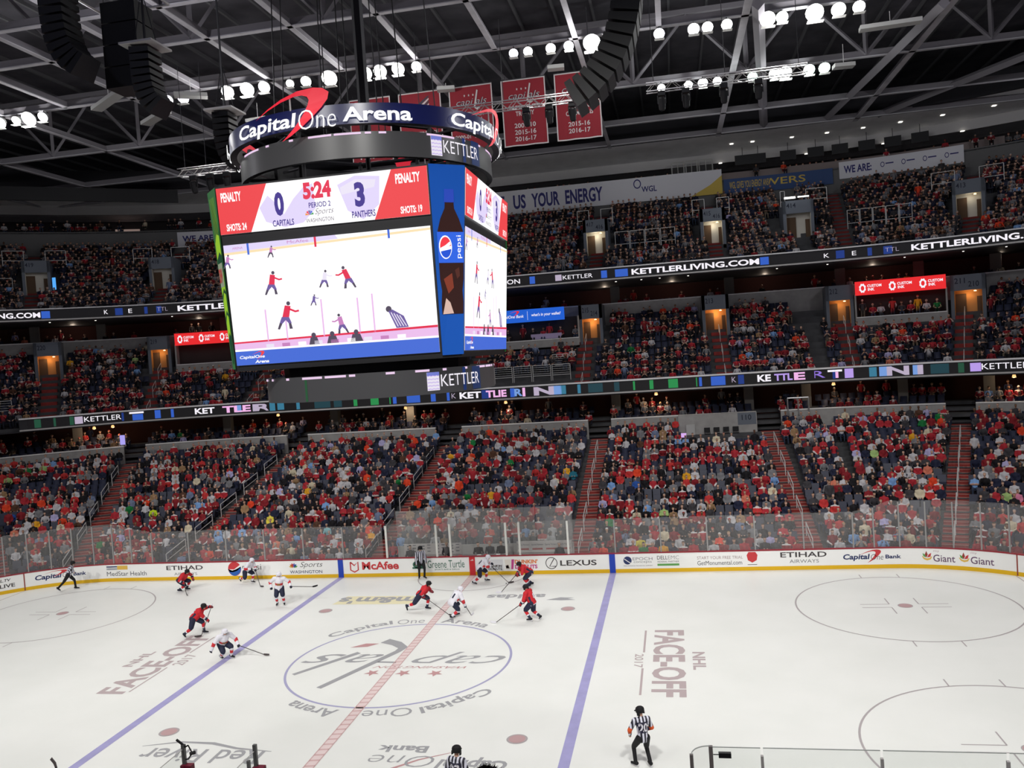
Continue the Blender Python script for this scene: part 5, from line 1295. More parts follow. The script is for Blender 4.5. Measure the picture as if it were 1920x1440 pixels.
for k in range(4):
    b_ = k * 90
    mb = MB()
    ringtext(mb, 'Capital', U1, b_ + 232.7, b_ + 263.3, 20.22, 20.84, R_W, .022, .12, .10)
    ringtext(mb, 'One', U1, b_ + 264.2, b_ + 278.6, 20.22, 20.88, R_W, -.015, .1, .12)
    ringtext(mb, 'Arena', U1, b_ + 281, b_ + 306.3, 20.36, 20.84, R_W, .026, 0, .10)
    mb.build('ring_letters', r1)
    mb = MB(); fsw = lambda u, v: U1(math.radians(b_ + 244 + u * 32.5), 19.95 + v * 1.65, .07)
    swoosh(mb, fsw, 0, 0, 1, 1, R_R)
    mb2 = MB(); mb2.bar(U1(math.radians(b_ + 260.5), 20.95), U1(math.radians(b_ + 260.5), 21.45), .03, M_rail, 5)
    o = mb.build('swoosh', r1, label='red curved swoosh'); mb2.build('strut', r1)
    for rr, z0, z1, a0, a1 in () if k == 3 else ((U2, 19.48, 19.92, 321.5, 344), (U3, 11.2, 11.62, 314.6, 340)):
        mb = MB()
        g_ = lambda u, v: rr(math.radians(b_ + a0 + (a1 - a0) * u), z0 + (z1 - z0) * v, .03)
        g2_ = lambda u, v: rr(math.radians(b_ + a0 + (a1 - a0) * u), z0 + (z1 - z0) * v, .045)
        put_rect(mb, g_, -.26, -.03, -.3, 1.25, led('sq_white', srgb(232, 226, 240), 1), 6)
        for q in range(5): stroke(mb, g2_, [(-.25 + j * .034, -.2 + q * .28 + .05 * (j % 2)) for j in range(7)], .05, E_lv)
        put_rect(mb, g2_, -.26, -.03, .95, 1.25, led('sq_blue', srgb(120, 130, 215), .9), 6)
        put_text(mb, 'KETTLER', g2_, 0, 1.0, 0, 1, E_w, -.005)
        put_rect(mb, g_, .50, .58, -.5, 1.5, led('ring_db', srgb(30, 60, 130), .6), 2); put_rect(mb, g_, .78, 1.08, -.5, 1.5, led('ring_db2', srgb(40, 64, 120), .55), 5)
        mb.build('display_content', r2 if rr is U2 else r3)
    for a0, a1 in ((224, 238), (243, 245), (256, 258), (265, 275), (276, 287), (288.5, 291), (294, 297)):
        mb = MB(); ringwall(mb, U2, 20.03, 20.10, led('ring_strip', srgb(235, 205, 235), 1.0), .02, 6, math.radians(b_ + a0), math.radians(b_ + a1)); mb.build('light_strip', sb)
    for a0, a1 in ((213, 219.5), (226, 228), (239, 241), (249, 259.6), (261, 271.5), (273, 276), (290, 294)):
        mb = MB(); ringwall(mb, U3, 11.76, 11.84, led('ring_strip', srgb(235, 205, 235), 1.0), .02, 6, math.radians(b_ + a0), math.radians(b_ + a1)); mb.build('light_strip', sb)
    mb = MB(); ringwall(mb, U3, 10.97, 11.74, led('ring_green', srgb(40, 110, 66), .5), .015, 2, math.radians(b_ + 250.2), math.radians(b_ + 251.4))
    mb.build('light_strip', sb)
# inner frame and hoist cables
mb = MB()
for a in range(8):
    x, y = 3.4 * math.cos(a * PI / 4 + .39), 3.4 * math.sin(a * PI / 4 + .39)
    mb.bar((x, y, 18.8), (x, y, 21.0), .09, M_dark, 6); mb.bar((x, y, 19.6), (x * 1.32, y * 1.32, 19.6), .06, M_dark, 5); mb.bar((x, y, 20.6), (x * 1.36, y * 1.36, 20.6), .06, M_dark, 5)
    mb.bar((x, y, 12.2), (x, y, 10.9), .08, M_dark, 5)
for a in range(8):
    p = lambda q: (3.4 * math.cos(q * PI / 4 + .39), 3.4 * math.sin(q * PI / 4 + .39))
    for z in (19.0, 20.9): mb.bar((*p(a), z), (*p(a + 1), z), .08, M_dark, 5)
mb.build('inner_frame', sb)
mb = MB(); mb.lathe([(.1, 10.98), (4.2, 10.98), (4.25, 11.02), (.1, 11.05)], (0, 0, 0), M_black, 48); mb.lathe([(.4, 11.0), (3.6, 11.05), (3.7, 12.2), (.4, 12.2)], (0, 0, 0), M_black, 24); mb.build('lower_core', sb)
mb = MB()
for x, y in ((-2.5, -2.5), (2.5, -2.5), (2.5, 2.5), (-2.5, 2.5), (-.4, -1), (-.1, -1), (.4, 1), (1.0, 0), (-1.6, 0), (-3.4, .2)): mb.bar((x, y, 20.9), (x * .8, y * .8, 37), .025, M_black, 4)
mb.bar((.35, -.5, 20.9), (.35, -.5, 37), .22, M_dark, 6)
mb.build('hoist_cable', sb)

# ================================================================== PEOPLE: shared body tools
def capsule(vs, fs, a, b, ra, rb, seg=8, cap=2):
    a = np.array(a, float); b = np.array(b, float); d = b - a; L = np.linalg.norm(d)
    if L < 1e-5: d = np.array([0, 0, 1.]); L = 1e-5
    z = d / L; x = np.cross(z, [0.3, .9, .2]); x /= np.linalg.norm(x); y = np.cross(z, x)
    rings = []
    for k in range(cap): t = PI / 2 * (1 - (k + .35) / cap); rings.append((a - z * ra * math.sin(t), ra * math.cos(t)))
    rings.append((a, ra)); rings.append((b, rb))
    for k in range(cap - 1, -1, -1): t = PI / 2 * (1 - (k + .35) / cap); rings.append((b + z * rb * math.sin(t), rb * math.cos(t)))
    k0 = len(vs)
    for c, r in rings:
        for k in range(seg):
            an = 2 * PI * k / seg; vs.append(c + r * (x * math.cos(an) + y * math.sin(an)))
    n = len(rings)
    for i in range(n - 1):
        for k in range(seg): fs.append((k0 + i * seg + k, k0 + i * seg + (k + 1) % seg, k0 + (i + 1) * seg + (k + 1) % seg, k0 + (i + 1) * seg + k))
    fs.append(tuple(k0 + k for k in range(seg - 1, -1, -1))); fs.append(tuple(k0 + (n - 1) * seg + k for k in range(seg)))
def body_mesh(caps, voxel, seg=10, smooth=True):
    """caps: (a, b, ra, rb, region). returns V (n,3), faces list, region ids, t along capsule, cap index"""
    vs, fs = [], []
    for c in caps: capsule(vs, fs, c[0], c[1], c[2], c[3], seg, 3)
    me = bpy.data.meshes.new('tmp'); me.from_pydata([tuple(v) for v in vs], [], fs); me.update()
    o = bpy.data.objects.new('tmp', me); COL.objects.link(o)
    r = o.modifiers.new('r', 'REMESH'); r.mode = 'VOXEL'; r.voxel_size = voxel; r.adaptivity = 0
    if smooth:
        s_ = o.modifiers.new('s', 'SMOOTH'); s_.factor = .5; s_.iterations = 2
    dg = bpy.context.evaluated_depsgraph_get(); dg.update()
    m2 = bpy.data.meshes.new_from_object(o.evaluated_get(dg))
    V = np.empty(len(m2.vertices) * 3); m2.vertices.foreach_get('co', V); V = V.reshape(-1, 3)
    F = [tuple(p.vertices) for p in m2.polygons]
    bpy.data.objects.remove(o); bpy.data.meshes.remove(me); bpy.data.meshes.remove(m2)
    return V, F
def nearest_cap(V, caps):
    best = np.full(len(V), 1e9); idx = np.zeros(len(V), int); tt = np.zeros(len(V))
    for k, c in enumerate(caps):
        a = np.array(c[0], float); b = np.array(c[1], float); ab = b - a; L2 = max(ab @ ab, 1e-9)
        t = np.clip(((V - a) @ ab) / L2, 0, 1)
        dd = np.linalg.norm(V - a - t[:, None] * ab, axis=1) - (c[2] + (c[3] - c[2]) * t)
        m_ = dd < best; best[m_] = dd[m_]; idx[m_] = k; tt[m_] = t[m_]
    return idx, tt

# seated fan poses; forward is -y, origin on the row floor below the hips
def fan_caps(pose, lod=0):
    R = []
    lean = {'upright': 0, 'forward': -.16, 'back': .07, 'armsup': 0, 'crossed': .02, 'lap': -.05, 'turned': 0, 'stand': 0}[pose]
    st = pose == 'stand'
    hz = .92 if st else .54; hy = .12
    ch = (0, hy + lean, hz + .36); nk = (0, hy + lean * 1.3, hz + .56); hd = (0.03 if pose == 'turned' else 0, hy + lean * 1.5 - .02, hz + .76)
    R.append(((0, hy, hz + .02), ch, .16, .165, 'shirt')); R.append((ch, (0, nk[1], nk[2] - .06), .165, .11, 'shirt'))
    sh = [(sx * .185, hy + lean * 1.1, hz + .46) for sx in (-1, 1)]
    R.append((sh[0], sh[1], .085, .085, 'shirt'))
    R.append((nk, hd, .055, .06, 'skin')); R.append(((hd[0], hd[1] + .01, hd[2] + .015), (hd[0], hd[1] - .015, hd[2] - .04), .100, .078, 'head'))
    for k, sx in enumerate((-1, 1)):
        S = sh[k]
        if pose in ('lap', 'upright', 'turned', 'forward'): E = (sx * .27, S[1] - .06, hz + .22); H = (sx * .09, S[1] - .30, hz + .12)
        elif pose == 'crossed': E = (sx * .27, S[1] - .10, hz + .24); H = (-sx * .08, S[1] - .24, hz + .28)
        elif pose == 'back': E = (sx * .30, S[1] - .02, hz + .20); H = (sx * .25, S[1] - .26, hz + .10)
        elif pose == 'armsup': E = (sx * .24, S[1] - .22, hz + .34); H = (sx * .08, S[1] - .28, hz + .56)
        else: E = (sx * .27, S[1], hz + .20); H = (sx * .22, S[1] - .16, hz + .02)
        R.append((S, E, .06, .052, 'arm')); R.append((E, H, .05, .04, 'fore')); R.append((H, (H[0], H[1] - .05, H[2]), .042, .036, 'skin'))
        if st:
            R.append(((sx * .09, hy, hz), (sx * .10, hy, .5), .10, .075, 'leg')); R.append(((sx * .10, hy, .5), (sx * .11, hy + .02, .1), .07, .05, 'leg')); R.append(((sx * .11, hy + .03, .05), (sx * .11, hy - .14, .04), .05, .04, 'shoe'))
        else:
            R.append(((sx * .09, hy, hz), (sx * .12, hy - .44, .52), .095, .075, 'leg')); R.append(((sx * .12, hy - .44, .52), (sx * .12, hy - .42, .10), .068, .05, 'leg')); R.append(((sx * .12, hy - .40, .05), (sx * .12, hy - .54, .04), .05, .04, 'shoe'))
    return R
FANREG = ['shirt', 'arm', 'fore', 'skin', 'head', 'leg', 'shoe', 'hair']
def fan_template(pose, voxel=None):
    caps = fan_caps(pose)
    if voxel:
        V, F = body_mesh(caps, voxel, 8, True)
    else:
        vs, fs = [], []
        for c in caps:
            if c[4] in ('shoe', 'skin'): continue
            capsule(vs, fs, c[0], c[1], c[2] * 1.06, c[3] * 1.06, 6 if c[4] in ('shirt', 'head') else 4, 1)
        V = np.array(vs); F = fs
    idx, tt = nearest_cap(V, caps)
    reg = np.array([FANREG.index(caps[k][4]) for k in idx])
    hd = [c for c in caps if c[4] == 'head'][0]; hc = np.array(hd[0])
    hairm = (reg == 4) & ((V[:, 2] > hc[2] + .035) | (V[:, 1] > hc[1] + .02))
    reg[hairm] = 7
    Q = np.array([(f if len(f) == 4 else (f + (f[-1],) * (4 - len(f)))) if len(f) <= 4 else f[:4] for f in F if len(f) <= 4] )
    big = [f for f in F if len(f) > 4]
    tris = []
    for f in big:
        for k in range(1, len(f) - 1): tris.append((f[0], f[k], f[k + 1]))
    quads = np.array([f for f in F if len(f) == 4]); tris += [f for f in F if len(f) == 3]
    return dict(V=V, reg=reg, t=tt, q=quads.reshape(-1, 4), tr=np.array(tris, int).reshape(-1, 3))
POSES = ['upright', 'forward', 'back', 'armsup', 'crossed', 'lap', 'turned', 'stand']
T_near = {p: fan_template(p, .028) for p in POSES}
T_mid = {p: fan_template(p, .055) for p in POSES}
T_far = {p: fan_template(p, None) for p in POSES}

CLO = {'R': srgb(170, 44, 54), 'DR': srgb(130, 32, 40), 'BR': srgb(190, 54, 54), 'K': srgb(26, 24, 28), 'N': srgb(34, 38, 60), 'W': srgb(192, 190, 194), 'Gy': srgb(120, 120, 124), 'DG': srgb(62, 60, 64), 'lb': srgb(120, 158, 208), 'bg': srgb(110, 122, 150), 'blue': srgb(44, 84, 160), 'cream': srgb(208, 196, 170), 'tan': srgb(150, 120, 88), 'gold': srgb(222, 160, 40), 'yel': srgb(222, 206, 80), 'neon': srgb(200, 226, 50), 'lime': srgb(160, 190, 120), 'green': srgb(30, 120, 62), 'or': srgb(222, 70, 40), 'salmon': srgb(206, 120, 96), 'pink': srgb(214, 130, 160), 'lav': srgb(176, 170, 210), 'cyan': srgb(130, 190, 200), 'teal': srgb(30, 100, 120), 'Br': srgb(88, 60, 46)}
CNAME = {'R': 'red', 'DR': 'dark red', 'BR': 'bright red', 'K': 'black', 'N': 'navy', 'W': 'white', 'Gy': 'grey', 'DG': 'charcoal', 'lb': 'light blue', 'bg': 'blue-grey', 'blue': 'blue', 'cream': 'cream', 'tan': 'tan', 'gold': 'gold', 'yel': 'yellow', 'neon': 'neon yellow', 'lime': 'pale green', 'green': 'green', 'or': 'orange-red', 'salmon': 'salmon', 'pink': 'pink', 'lav': 'lavender', 'cyan': 'pale cyan', 'teal': 'teal', 'Br': 'brown'}
CW = [('R', 19), ('DR', 14), ('BR', 5), ('K', 19), ('DG', 11), ('N', 9), ('W', 8), ('Gy', 7), ('lb', 1), ('bg', 1.5), ('cream', 1.2), ('tan', 1.4), ('gold', .4), ('lime', .3), ('green', .4), ('or', 1.6), ('salmon', .4), ('lav', .7), ('Br', 1.2)]
CK = [c for c, _ in CW]; CP_ = np.array([w_ for _, w_ in CW], float); CP_ /= CP_.sum()
HAIR = {'dark': (.018, .012, .01), 'brown': (.07, .035, .018), 'blond': (.34, .23, .11), 'grey': (.30, .29, .28), 'bald': None, 'red cap': srgb(170, 30, 36), 'white cap': (.65, .65, .65), 'black cap': (.015, .015, .018)}
HK = list(HAIR); HP = np.array([.30, .24, .11, .09, .05, .10, .05, .06])
SKIN = [(.52, .31, .22), (.58, .36, .27), (.44, .25, .17), (.24, .12, .07), (.12, .06, .04)]
def fan_colors(T_, cl, hair, skin, trim, pants):
    C = np.empty((len(T_['V']), 3)); reg = T_['reg']
    base = np.array(CLO[cl]); sk = np.array(skin)
    C[:] = base
    C[(reg == 3) | (reg == 4)] = sk
    C[reg == 5] = pants; C[reg == 6] = (.02, .02, .02)
    hc = HAIR[hair]; C[reg == 7] = sk if hc is None else hc
    if trim == 'white':
        m_ = (reg == 2) | ((reg == 1) & (T_['t'] > .72)); C[m_] = (.66, .65, .65)
    elif trim == 'bare':
        C[(reg == 2)] = sk
    elif trim == 'yoke':
        m_ = (reg == 0) & (T_['V'][:, 2] > T_['V'][reg == 0, 2].max() - .10); C[m_] = (.66, .65, .65)
    return C
CPU_ = CP_ * np.array([.15 if c in ('R', 'BR', 'or') else (.15 if c in ('W', 'cream', 'tan', 'salmon', 'lav', 'gold', 'green', 'lime') else (.5 if c == 'DR' else 2)) for c in CK]); CPU_ /= CPU_.sum()  # darker, less red clothing weights put the upper deck's dimness into colour
def rand_look(forced=None, up=False):
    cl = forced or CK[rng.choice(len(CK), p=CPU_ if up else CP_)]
    hair = HK[rng.choice(len(HK), p=HP)]
    skin = SKIN[rng.choice(5, p=[.34, .34, .16, .10, .06])]
    trim = 'none'
    if cl in ('R', 'DR', 'BR'): trim = ['none', 'white', 'yoke', 'bare'][rng.choice(4, p=[.36, .34, .20, .10])]
    elif cl in ('W', 'Gy', 'lb', 'gold', 'green', 'yel'): trim = ['none', 'bare'][rng.choice(2, p=[.7, .3])]
    pants = [(.02, .022, .035), (.035, .05, .09), (.015, .015, .016), (.18, .14, .10)][rng.choice(4, p=[.4, .3, .2, .1])]
    pose = POSES[rng.choice(7, p=[.22, .2, .12, .06, .14, .18, .08])]
    return cl, hair, skin, trim, pants, pose
def place_verts(V, s, d, z, scale, jit, mirror):
    P = PT(s, d); a = PZ(s) + jit; c, s_ = math.cos(a), math.sin(a)
    W = V * np.array([-scale if mirror else scale, scale, scale])
    return np.stack([W[:, 0] * c - W[:, 1] * s_ + P.x, W[:, 0] * s_ + W[:, 1] * c + P.y, W[:, 2] + z], 1)
class Bulk:
    def __init__(s): s.V = []; s.C = []; s.Q = []; s.T = []; s.n = 0
    def add(s, V, C, q, tr, flip=False):
        s.V.append(V); s.C.append(C)
        if len(q): s.Q.append((q[:, ::-1] if flip else q) + s.n)
        if len(tr): s.T.append((tr[:, ::-1] if flip else tr) + s.n)
        s.n += len(V)
    def build(s, name, m, parent=None, smooth=True, **props):
        V = np.concatenate(s.V).astype(np.float32); C = np.concatenate(s.C)
        Q = np.concatenate(s.Q) if s.Q else np.zeros((0, 4), int); Tt = np.concatenate(s.T) if s.T else np.zeros((0, 3), int)
        me = bpy.data.meshes.new(name)
        me.vertices.add(len(V)); me.vertices.foreach_set('co', V.ravel())
        loops = np.concatenate([Q.ravel(), Tt.ravel()]).astype(np.int32)
        me.loops.add(len(loops)); me.loops.foreach_set('vertex_index', loops)
        npoly = len(Q) + len(Tt); me.polygons.add(npoly)
        st = np.concatenate([np.arange(len(Q)) * 4, len(Q) * 4 + np.arange(len(Tt)) * 3]).astype(np.int32)
        me.polygons.foreach_set('loop_start', st)
        try: me.polygons.foreach_set('loop_total', np.concatenate([np.full(len(Q), 4), np.full(len(Tt), 3)]).astype(np.int32))
        except Exception: pass
        me.update(calc_edges=True)
        ca = me.color_attributes.new('Col', 'FLOAT_COLOR', 'POINT')
        ca.data.foreach_set('color', np.concatenate([C, np.ones((len(C), 1))], 1).astype(np.float32).ravel())
        if smooth: me.polygons.foreach_set('use_smooth', np.ones(npoly, bool))
        me.materials.append(m)
        return link(name, me, parent, **props)

# seat template
def seat_mb():
    mb = MB()
    mb.box((-.235, -.02, .40), (.235, .40, .45), M_seat)
    mb.add([(-.235, .38, .42), (.235, .38, .42), (.235, .50, .88), (-.235, .50, .88), (-.235, .43, .42), (.235, .43, .42), (.235, .54, .88), (-.235, .54, .88)], [(0, 1, 2, 3), (7, 6, 5, 4), (3, 2, 6, 7), (0, 3, 7, 4), (1, 5, 6, 2)], M_seat)
    mb.box((-.03, .25, .0), (.03, .45, .40), M_dark)
    return mb
_s = seat_mb()
SEAT_V = np.array(_s.v); SEAT_Q = np.array([f for f in _s.f])
seat_me = bpy.data.meshes.new('stadium_seat'); seat_me.from_pydata(_s.v, [], _s.f)
for m_ in _s.mats: seat_me.materials.append(m_)
seat_me.polygons.foreach_set('material_index', _s.m)

NOTE = [(-28.1, 21, 'W'), (-27.4, 21, 'W'), (-27.3, 22, 'W'), (-28.2, 18, 'lime'), (-26.2, 20, 'W'), (-26.1, 21, 'W'), (-26.4, 17, 'Gy'), (-26.9, 9, 'lav'), (-26.9, 11, 'W'), (-26.0, 10, 'Gy'), (-25.6, 8, 'W'), (-27.4, 8, 'gold'), (-28.1, 10, 'blue'), (-24.6, 9, 'W'), (-23.4, 8, 'neon'), (-24.4, 10, 'bg'), (-21.8, 9, 'lb'), (-24.9, 17, 'Gy'), (-22.9, 14, 'cream'), (-19.6, 4, 'lb'), (-17.8, 4, 'lb'), (-16.6, 4, 'lb'), (-27.0, 2, 'W'), (-23.1, 2, 'W'), (-21.5, 3, 'W'), (-15.9, 1, 'Gy'), (-14.5, 0, 'Gy'), (-23.1, 0, 'R'), (-15.2, 8, 'W'), (-15.4, 6, 'yel'), (-19.2, 20, 'W'), (-16.0, 12, 'W'), (-10.3, 4, 'cyan'), (-7.2, 6, 'bg'), (-9.6, 11, 'Gy'), (-4.3, 12, 'W'), (-3.0, 6, 'cream'), (-5.1, 9, 'W'), (-2.2, 9, 'green'), (-0.8, 9, 'gold'), (-5.6, 8, 'or'), (-3.2, 10, 'or'), (-1.1, 18, 'lb'), (-1.1, 16, 'W'), (-7.8, 2, 'W'), (-7.5, 1, 'W'), (-10.5, 0, 'bg'), (3.5, 20, 'Gy'), (4.6, 18, 'W'), (8.8, 5, 'cream'), (6.7, 7, 'lav'), (13.3, 18, 'W'), (8.7, 10, 'blue'), (12.2, 9, 'W'), (7.3, 8, 'bg'), (9.8, 10, 'R'), (9.2, 1, 'yel'), (8.8, 1, 'W'), (11.4, 1, 'W'), (9.9, 1, 'W'), (14.4, 4, 'W'), (4.1, 3, 'W'), (2.5, 3, 'lb'), (5.2, 3, 'blue'), (13.4, 0, 'W'), (5.0, 12, 'teal'), (21.8, 13, 'W'), (22.2, 13, 'W'), (22.5, 14, 'lav'), (22.8, 14, 'lime'), (22.5, 11, 'W'), (21.6, 9, 'W'), (21.0, 9, 'salmon'), (19.8, 4, 'W'), (24.5, 17, 'W'), (24.2, 14, 'lav'), (23.0, 1, 'cream'), (22.2, 1, 'W'), (25.8, 10, 'W'), (26.2, 8, 'W'), (26.5, 7, 'pink'), (26.7, 2, 'R')]
def in_aisle(s, d, AL, hw=.75):
    return any(abs(s - a[0] if isinstance(a, tuple) else s - a) < sw(s, d, hw) for a in AL)
def seat_positions(rowf, n, AL, smin, smax, skip):
    out = []
    for i in range(n):
        d, z = rowf(i); s = smin + .1 * (i % 2)
        while s < smax:
            step = .54 / (1 + (d / RC if abs(s) > XS else 0))
            if not in_aisle(s, d, AL) and not skip(i, s): out.append((i, s, d, z))
            s += step
    return out
def pn(s, i, k=0):   # smooth pseudo noise for patches of empty seats
    return .5 + .25 * math.sin(s * .7 + i * .9 + k) + .25 * math.sin(s * 1.9 - i * 1.3 + 2 * k)
def lskip(i, s):
    if i < 2 and -5.25 < s < 5.95: return True
    if i >= 19 and 11.7 < s < 17.9: return True
    if i == 0 and abs(s) > XS + 5.5: return True
    return False
LS = seat_positions(lrow, NL, LA, -29.6, 28.8, lskip)
CS = seat_positions(crow, NC, CA, -30.0, 28.3, lambda i, s: (i < 3 and -4.9 < s < 3.9) or (i >= 6 and (-4.9 < s < 4.2 or 22.95 < s < 24.65 or -24.8 < s < -23.2)) or (i >= 6 and any(abs(s - p_[0]) < sw(s, 27, 1.4) for p_ in CP)))
US = seat_positions(urow, NU, UA, -30.0, 28.3, lambda i, s: (i >= 5 and i <= 11 and any(abs(s - p_[0]) < sw(s, 30, 1.7) for p_ in UP)) or (5 <= i <= 6 and (7.2 < s < 12.8 or 23 < s < 24.1)))
seated = []
for (i, s, d, z) in LS:
    occ = rng.random() < (.97 if i < 5 else .93) - (.50 if pn(s, i) > .69 else 0) - (.12 if i > 5 else 0)
    seated.append((i, s, d, z, occ))
look_at = {}
for (ns, ni, nc) in NOTE:
    c = [(abs(q[1] - ns), k) for k, q in enumerate(seated) if q[0] == ni]
    if c:
        dm, k = min(c)
        if dm < .5: look_at[k] = nc; seated[k] = (*seated[k][:4], True)
ROWN = ['front row', 'second row', 'third row', 'fourth row', 'fifth row', 'sixth row']
LM = [(-40, 'in the far left corner beyond the corner stairs'), (-25.4, 'beside the far left corner stairs'), (-22.8, 'behind the pale blue and gold health advert'), (-19.6, 'behind the first airline advert, past the stairs'), (-15.5, 'behind the round red, white and blue drink logo'), (-12.2, 'behind the rainbow fan sports advert'), (-8.6, 'behind the left blue stripe and red shield advert'),
      (-5.2, 'behind the first penalty box'), (-1.5, 'behind the timekeepers'), (2.3, 'behind the second penalty box'), (5.75, 'behind the black ringed car advert, past the stairs'), (8.1, 'behind the blue globe and green bar adverts'), (11.9, 'behind the free trial advert'), (15.9, 'behind the second airline advert'), (18.5, 'right of the second stairs, behind the red swoosh bank advert'), (22.7, 'behind the two leaf grocery adverts'), (24.78, 'in the far right corner past the stairs')]
def landmark(s):
    r = LM[0][1]
    for a, t_ in LM:
        if s >= a: r = t_
    return r
TRIMN = {'none': '{c} top', 'white': '{c} top with white sleeves', 'yoke': '{c} top with white shoulders', 'bare': '{c} short-sleeved top'}
HAIRN = {'dark': 'dark hair', 'brown': 'brown hair', 'blond': 'blond hair', 'grey': 'grey hair', 'bald': 'bald head', 'red cap': 'red cap', 'white cap': 'white cap', 'black cap': 'black cap'}
POSEN = {'upright': '', 'forward': 'leaning forward', 'back': 'leaning back', 'armsup': 'hands raised', 'crossed': 'arms crossed', 'lap': 'hands in lap', 'turned': 'head turned', 'stand': 'standing'}
fans = Bulk(); used_labels = set(); n_ind = 0
ind_groups = {}
for k, (i, s, d, z, occ) in enumerate(seated):
    if not occ: continue
    forced = look_at.get(k)
    sc_ = float(rng.uniform(.94, 1.06)); jit = float(rng.normal(0, .12)); mir = bool(rng.random() < .5)
    vis = -28.6 < s < 27.9
    if n_ind < 300 and vis:
        for _try in range(40):
            cl, hair, skin, trim, pants, pose = rand_look(forced)
            parts = ['person in ' + TRIMN[trim].format(c=CNAME[cl]), HAIRN[hair], POSEN[pose], ROWN[min(i, 5)], landmark(s)]
            for drop in ((2,), (2, 1) if False else (2,)):
                pass
            lab = ', '.join(x for x in parts if x)
            if len(lab.split()) > 16: lab = ', '.join(x for j, x in enumerate(parts) if x and j != 2)
            if len(lab.split()) > 16: lab = ', '.join(x for j, x in enumerate(parts) if x and j not in (1, 2))
            if len(lab.split()) > 16: lab = ' '.join(lab.replace('person in ', '').split()[:16])
            if len(lab.split()) > 16: lab = ' '.join(lab.split()[:16])
            if lab not in used_labels: break
        used_labels.add(lab)
        T_ = T_near[pose]; C = fan_colors(T_, cl, hair, skin, trim, pants)
        B_ = Bulk(); V = T_['V'] * np.array([-sc_ if mir else sc_, sc_, sc_])
        B_.add(V, C, T_['q'], T_['tr'], mir)
        o = B_.build('person', m_crowd, **T(lab, 'person', 'spectators in the first rows behind the glass'))
        p = PT(s, d + .16, z); o.location = p; o.rotation_euler = (0, 0, PZ(s) + jit)
        n_ind += 1
    else:
        cl, hair, skin, trim, pants, pose = rand_look(forced)
        if rng.random() < .015: pose = 'stand'
        T_ = T_mid[pose]
        fans.add(place_verts(T_['V'], s, d + .16, z, sc_, jit, mir), fan_colors(T_, cl, hair, skin, trim, pants), T_['q'], T_['tr'], mir)
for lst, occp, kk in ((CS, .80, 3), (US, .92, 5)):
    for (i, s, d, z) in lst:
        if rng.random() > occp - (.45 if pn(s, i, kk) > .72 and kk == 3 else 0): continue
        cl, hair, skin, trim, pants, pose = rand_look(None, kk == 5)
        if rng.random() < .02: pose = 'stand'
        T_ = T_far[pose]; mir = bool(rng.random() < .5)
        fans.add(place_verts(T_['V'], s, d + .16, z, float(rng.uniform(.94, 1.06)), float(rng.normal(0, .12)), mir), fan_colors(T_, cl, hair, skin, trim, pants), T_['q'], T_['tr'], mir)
# suite guests: sparse rows under the fascias and the press level
for rr_, zz, ps_, occp in ((21.9, 5.8, 'upright', .42), (23.0, 6.15, 'upright', .42), (24.1, 6.5, 'upright', .3), (25.3, 6.5, 'stand', .10), (31.2, 15.35, 'upright', .34), (32.2, 15.5, 'stand', .10), (27.4, 12.9, 'stand', 0), (42.2, 27.9, 'upright', .35), (44.2, 27.9, 'upright', .5)):
    s = -29.0
    while s < 28:
        s += .62 / (1 + (rr_ / RC if abs(s) > XS else 0))
        if in_aisle(s, rr_, LA, .9) or rng.random() > occp * (1.6 if pn(s, 3, rr_) > .5 else .5): continue
        cl, hair, skin, trim, pants, _p = rand_look()
        T_ = T_far[ps_]; fans.add(place_verts(T_['V'], s, rr_, zz, 1.0, float(rng.normal(0, .3)), False), fan_colors(T_, cl, hair, skin, trim, pants), T_['q'], T_['tr'])
for rr_, zz, s0_, s1_ in ((27.35, 12.9, -4.4, 3.8), (27.35, 12.9, 23.05, 24.5)):
    for k in range(9):
        s = s0_ + (s1_ - s0_) * (k + .5 + rng.uniform(-.3, .3)) / 9; cl, hair, skin, trim, pants, _p = rand_look(); T_ = T_far['stand' if k % 3 == 0 else 'upright']
        fans.add(place_verts(T_['V'], s, rr_, zz, 1.0, 0, False), fan_colors(T_, cl, hair, skin, trim, pants), T_['q'], T_['tr'])
fans.build('crowd', m_crowd, **dict(kind='stuff', label='packed crowd of seated fans in red, black and white across all three decks', category='crowd'))
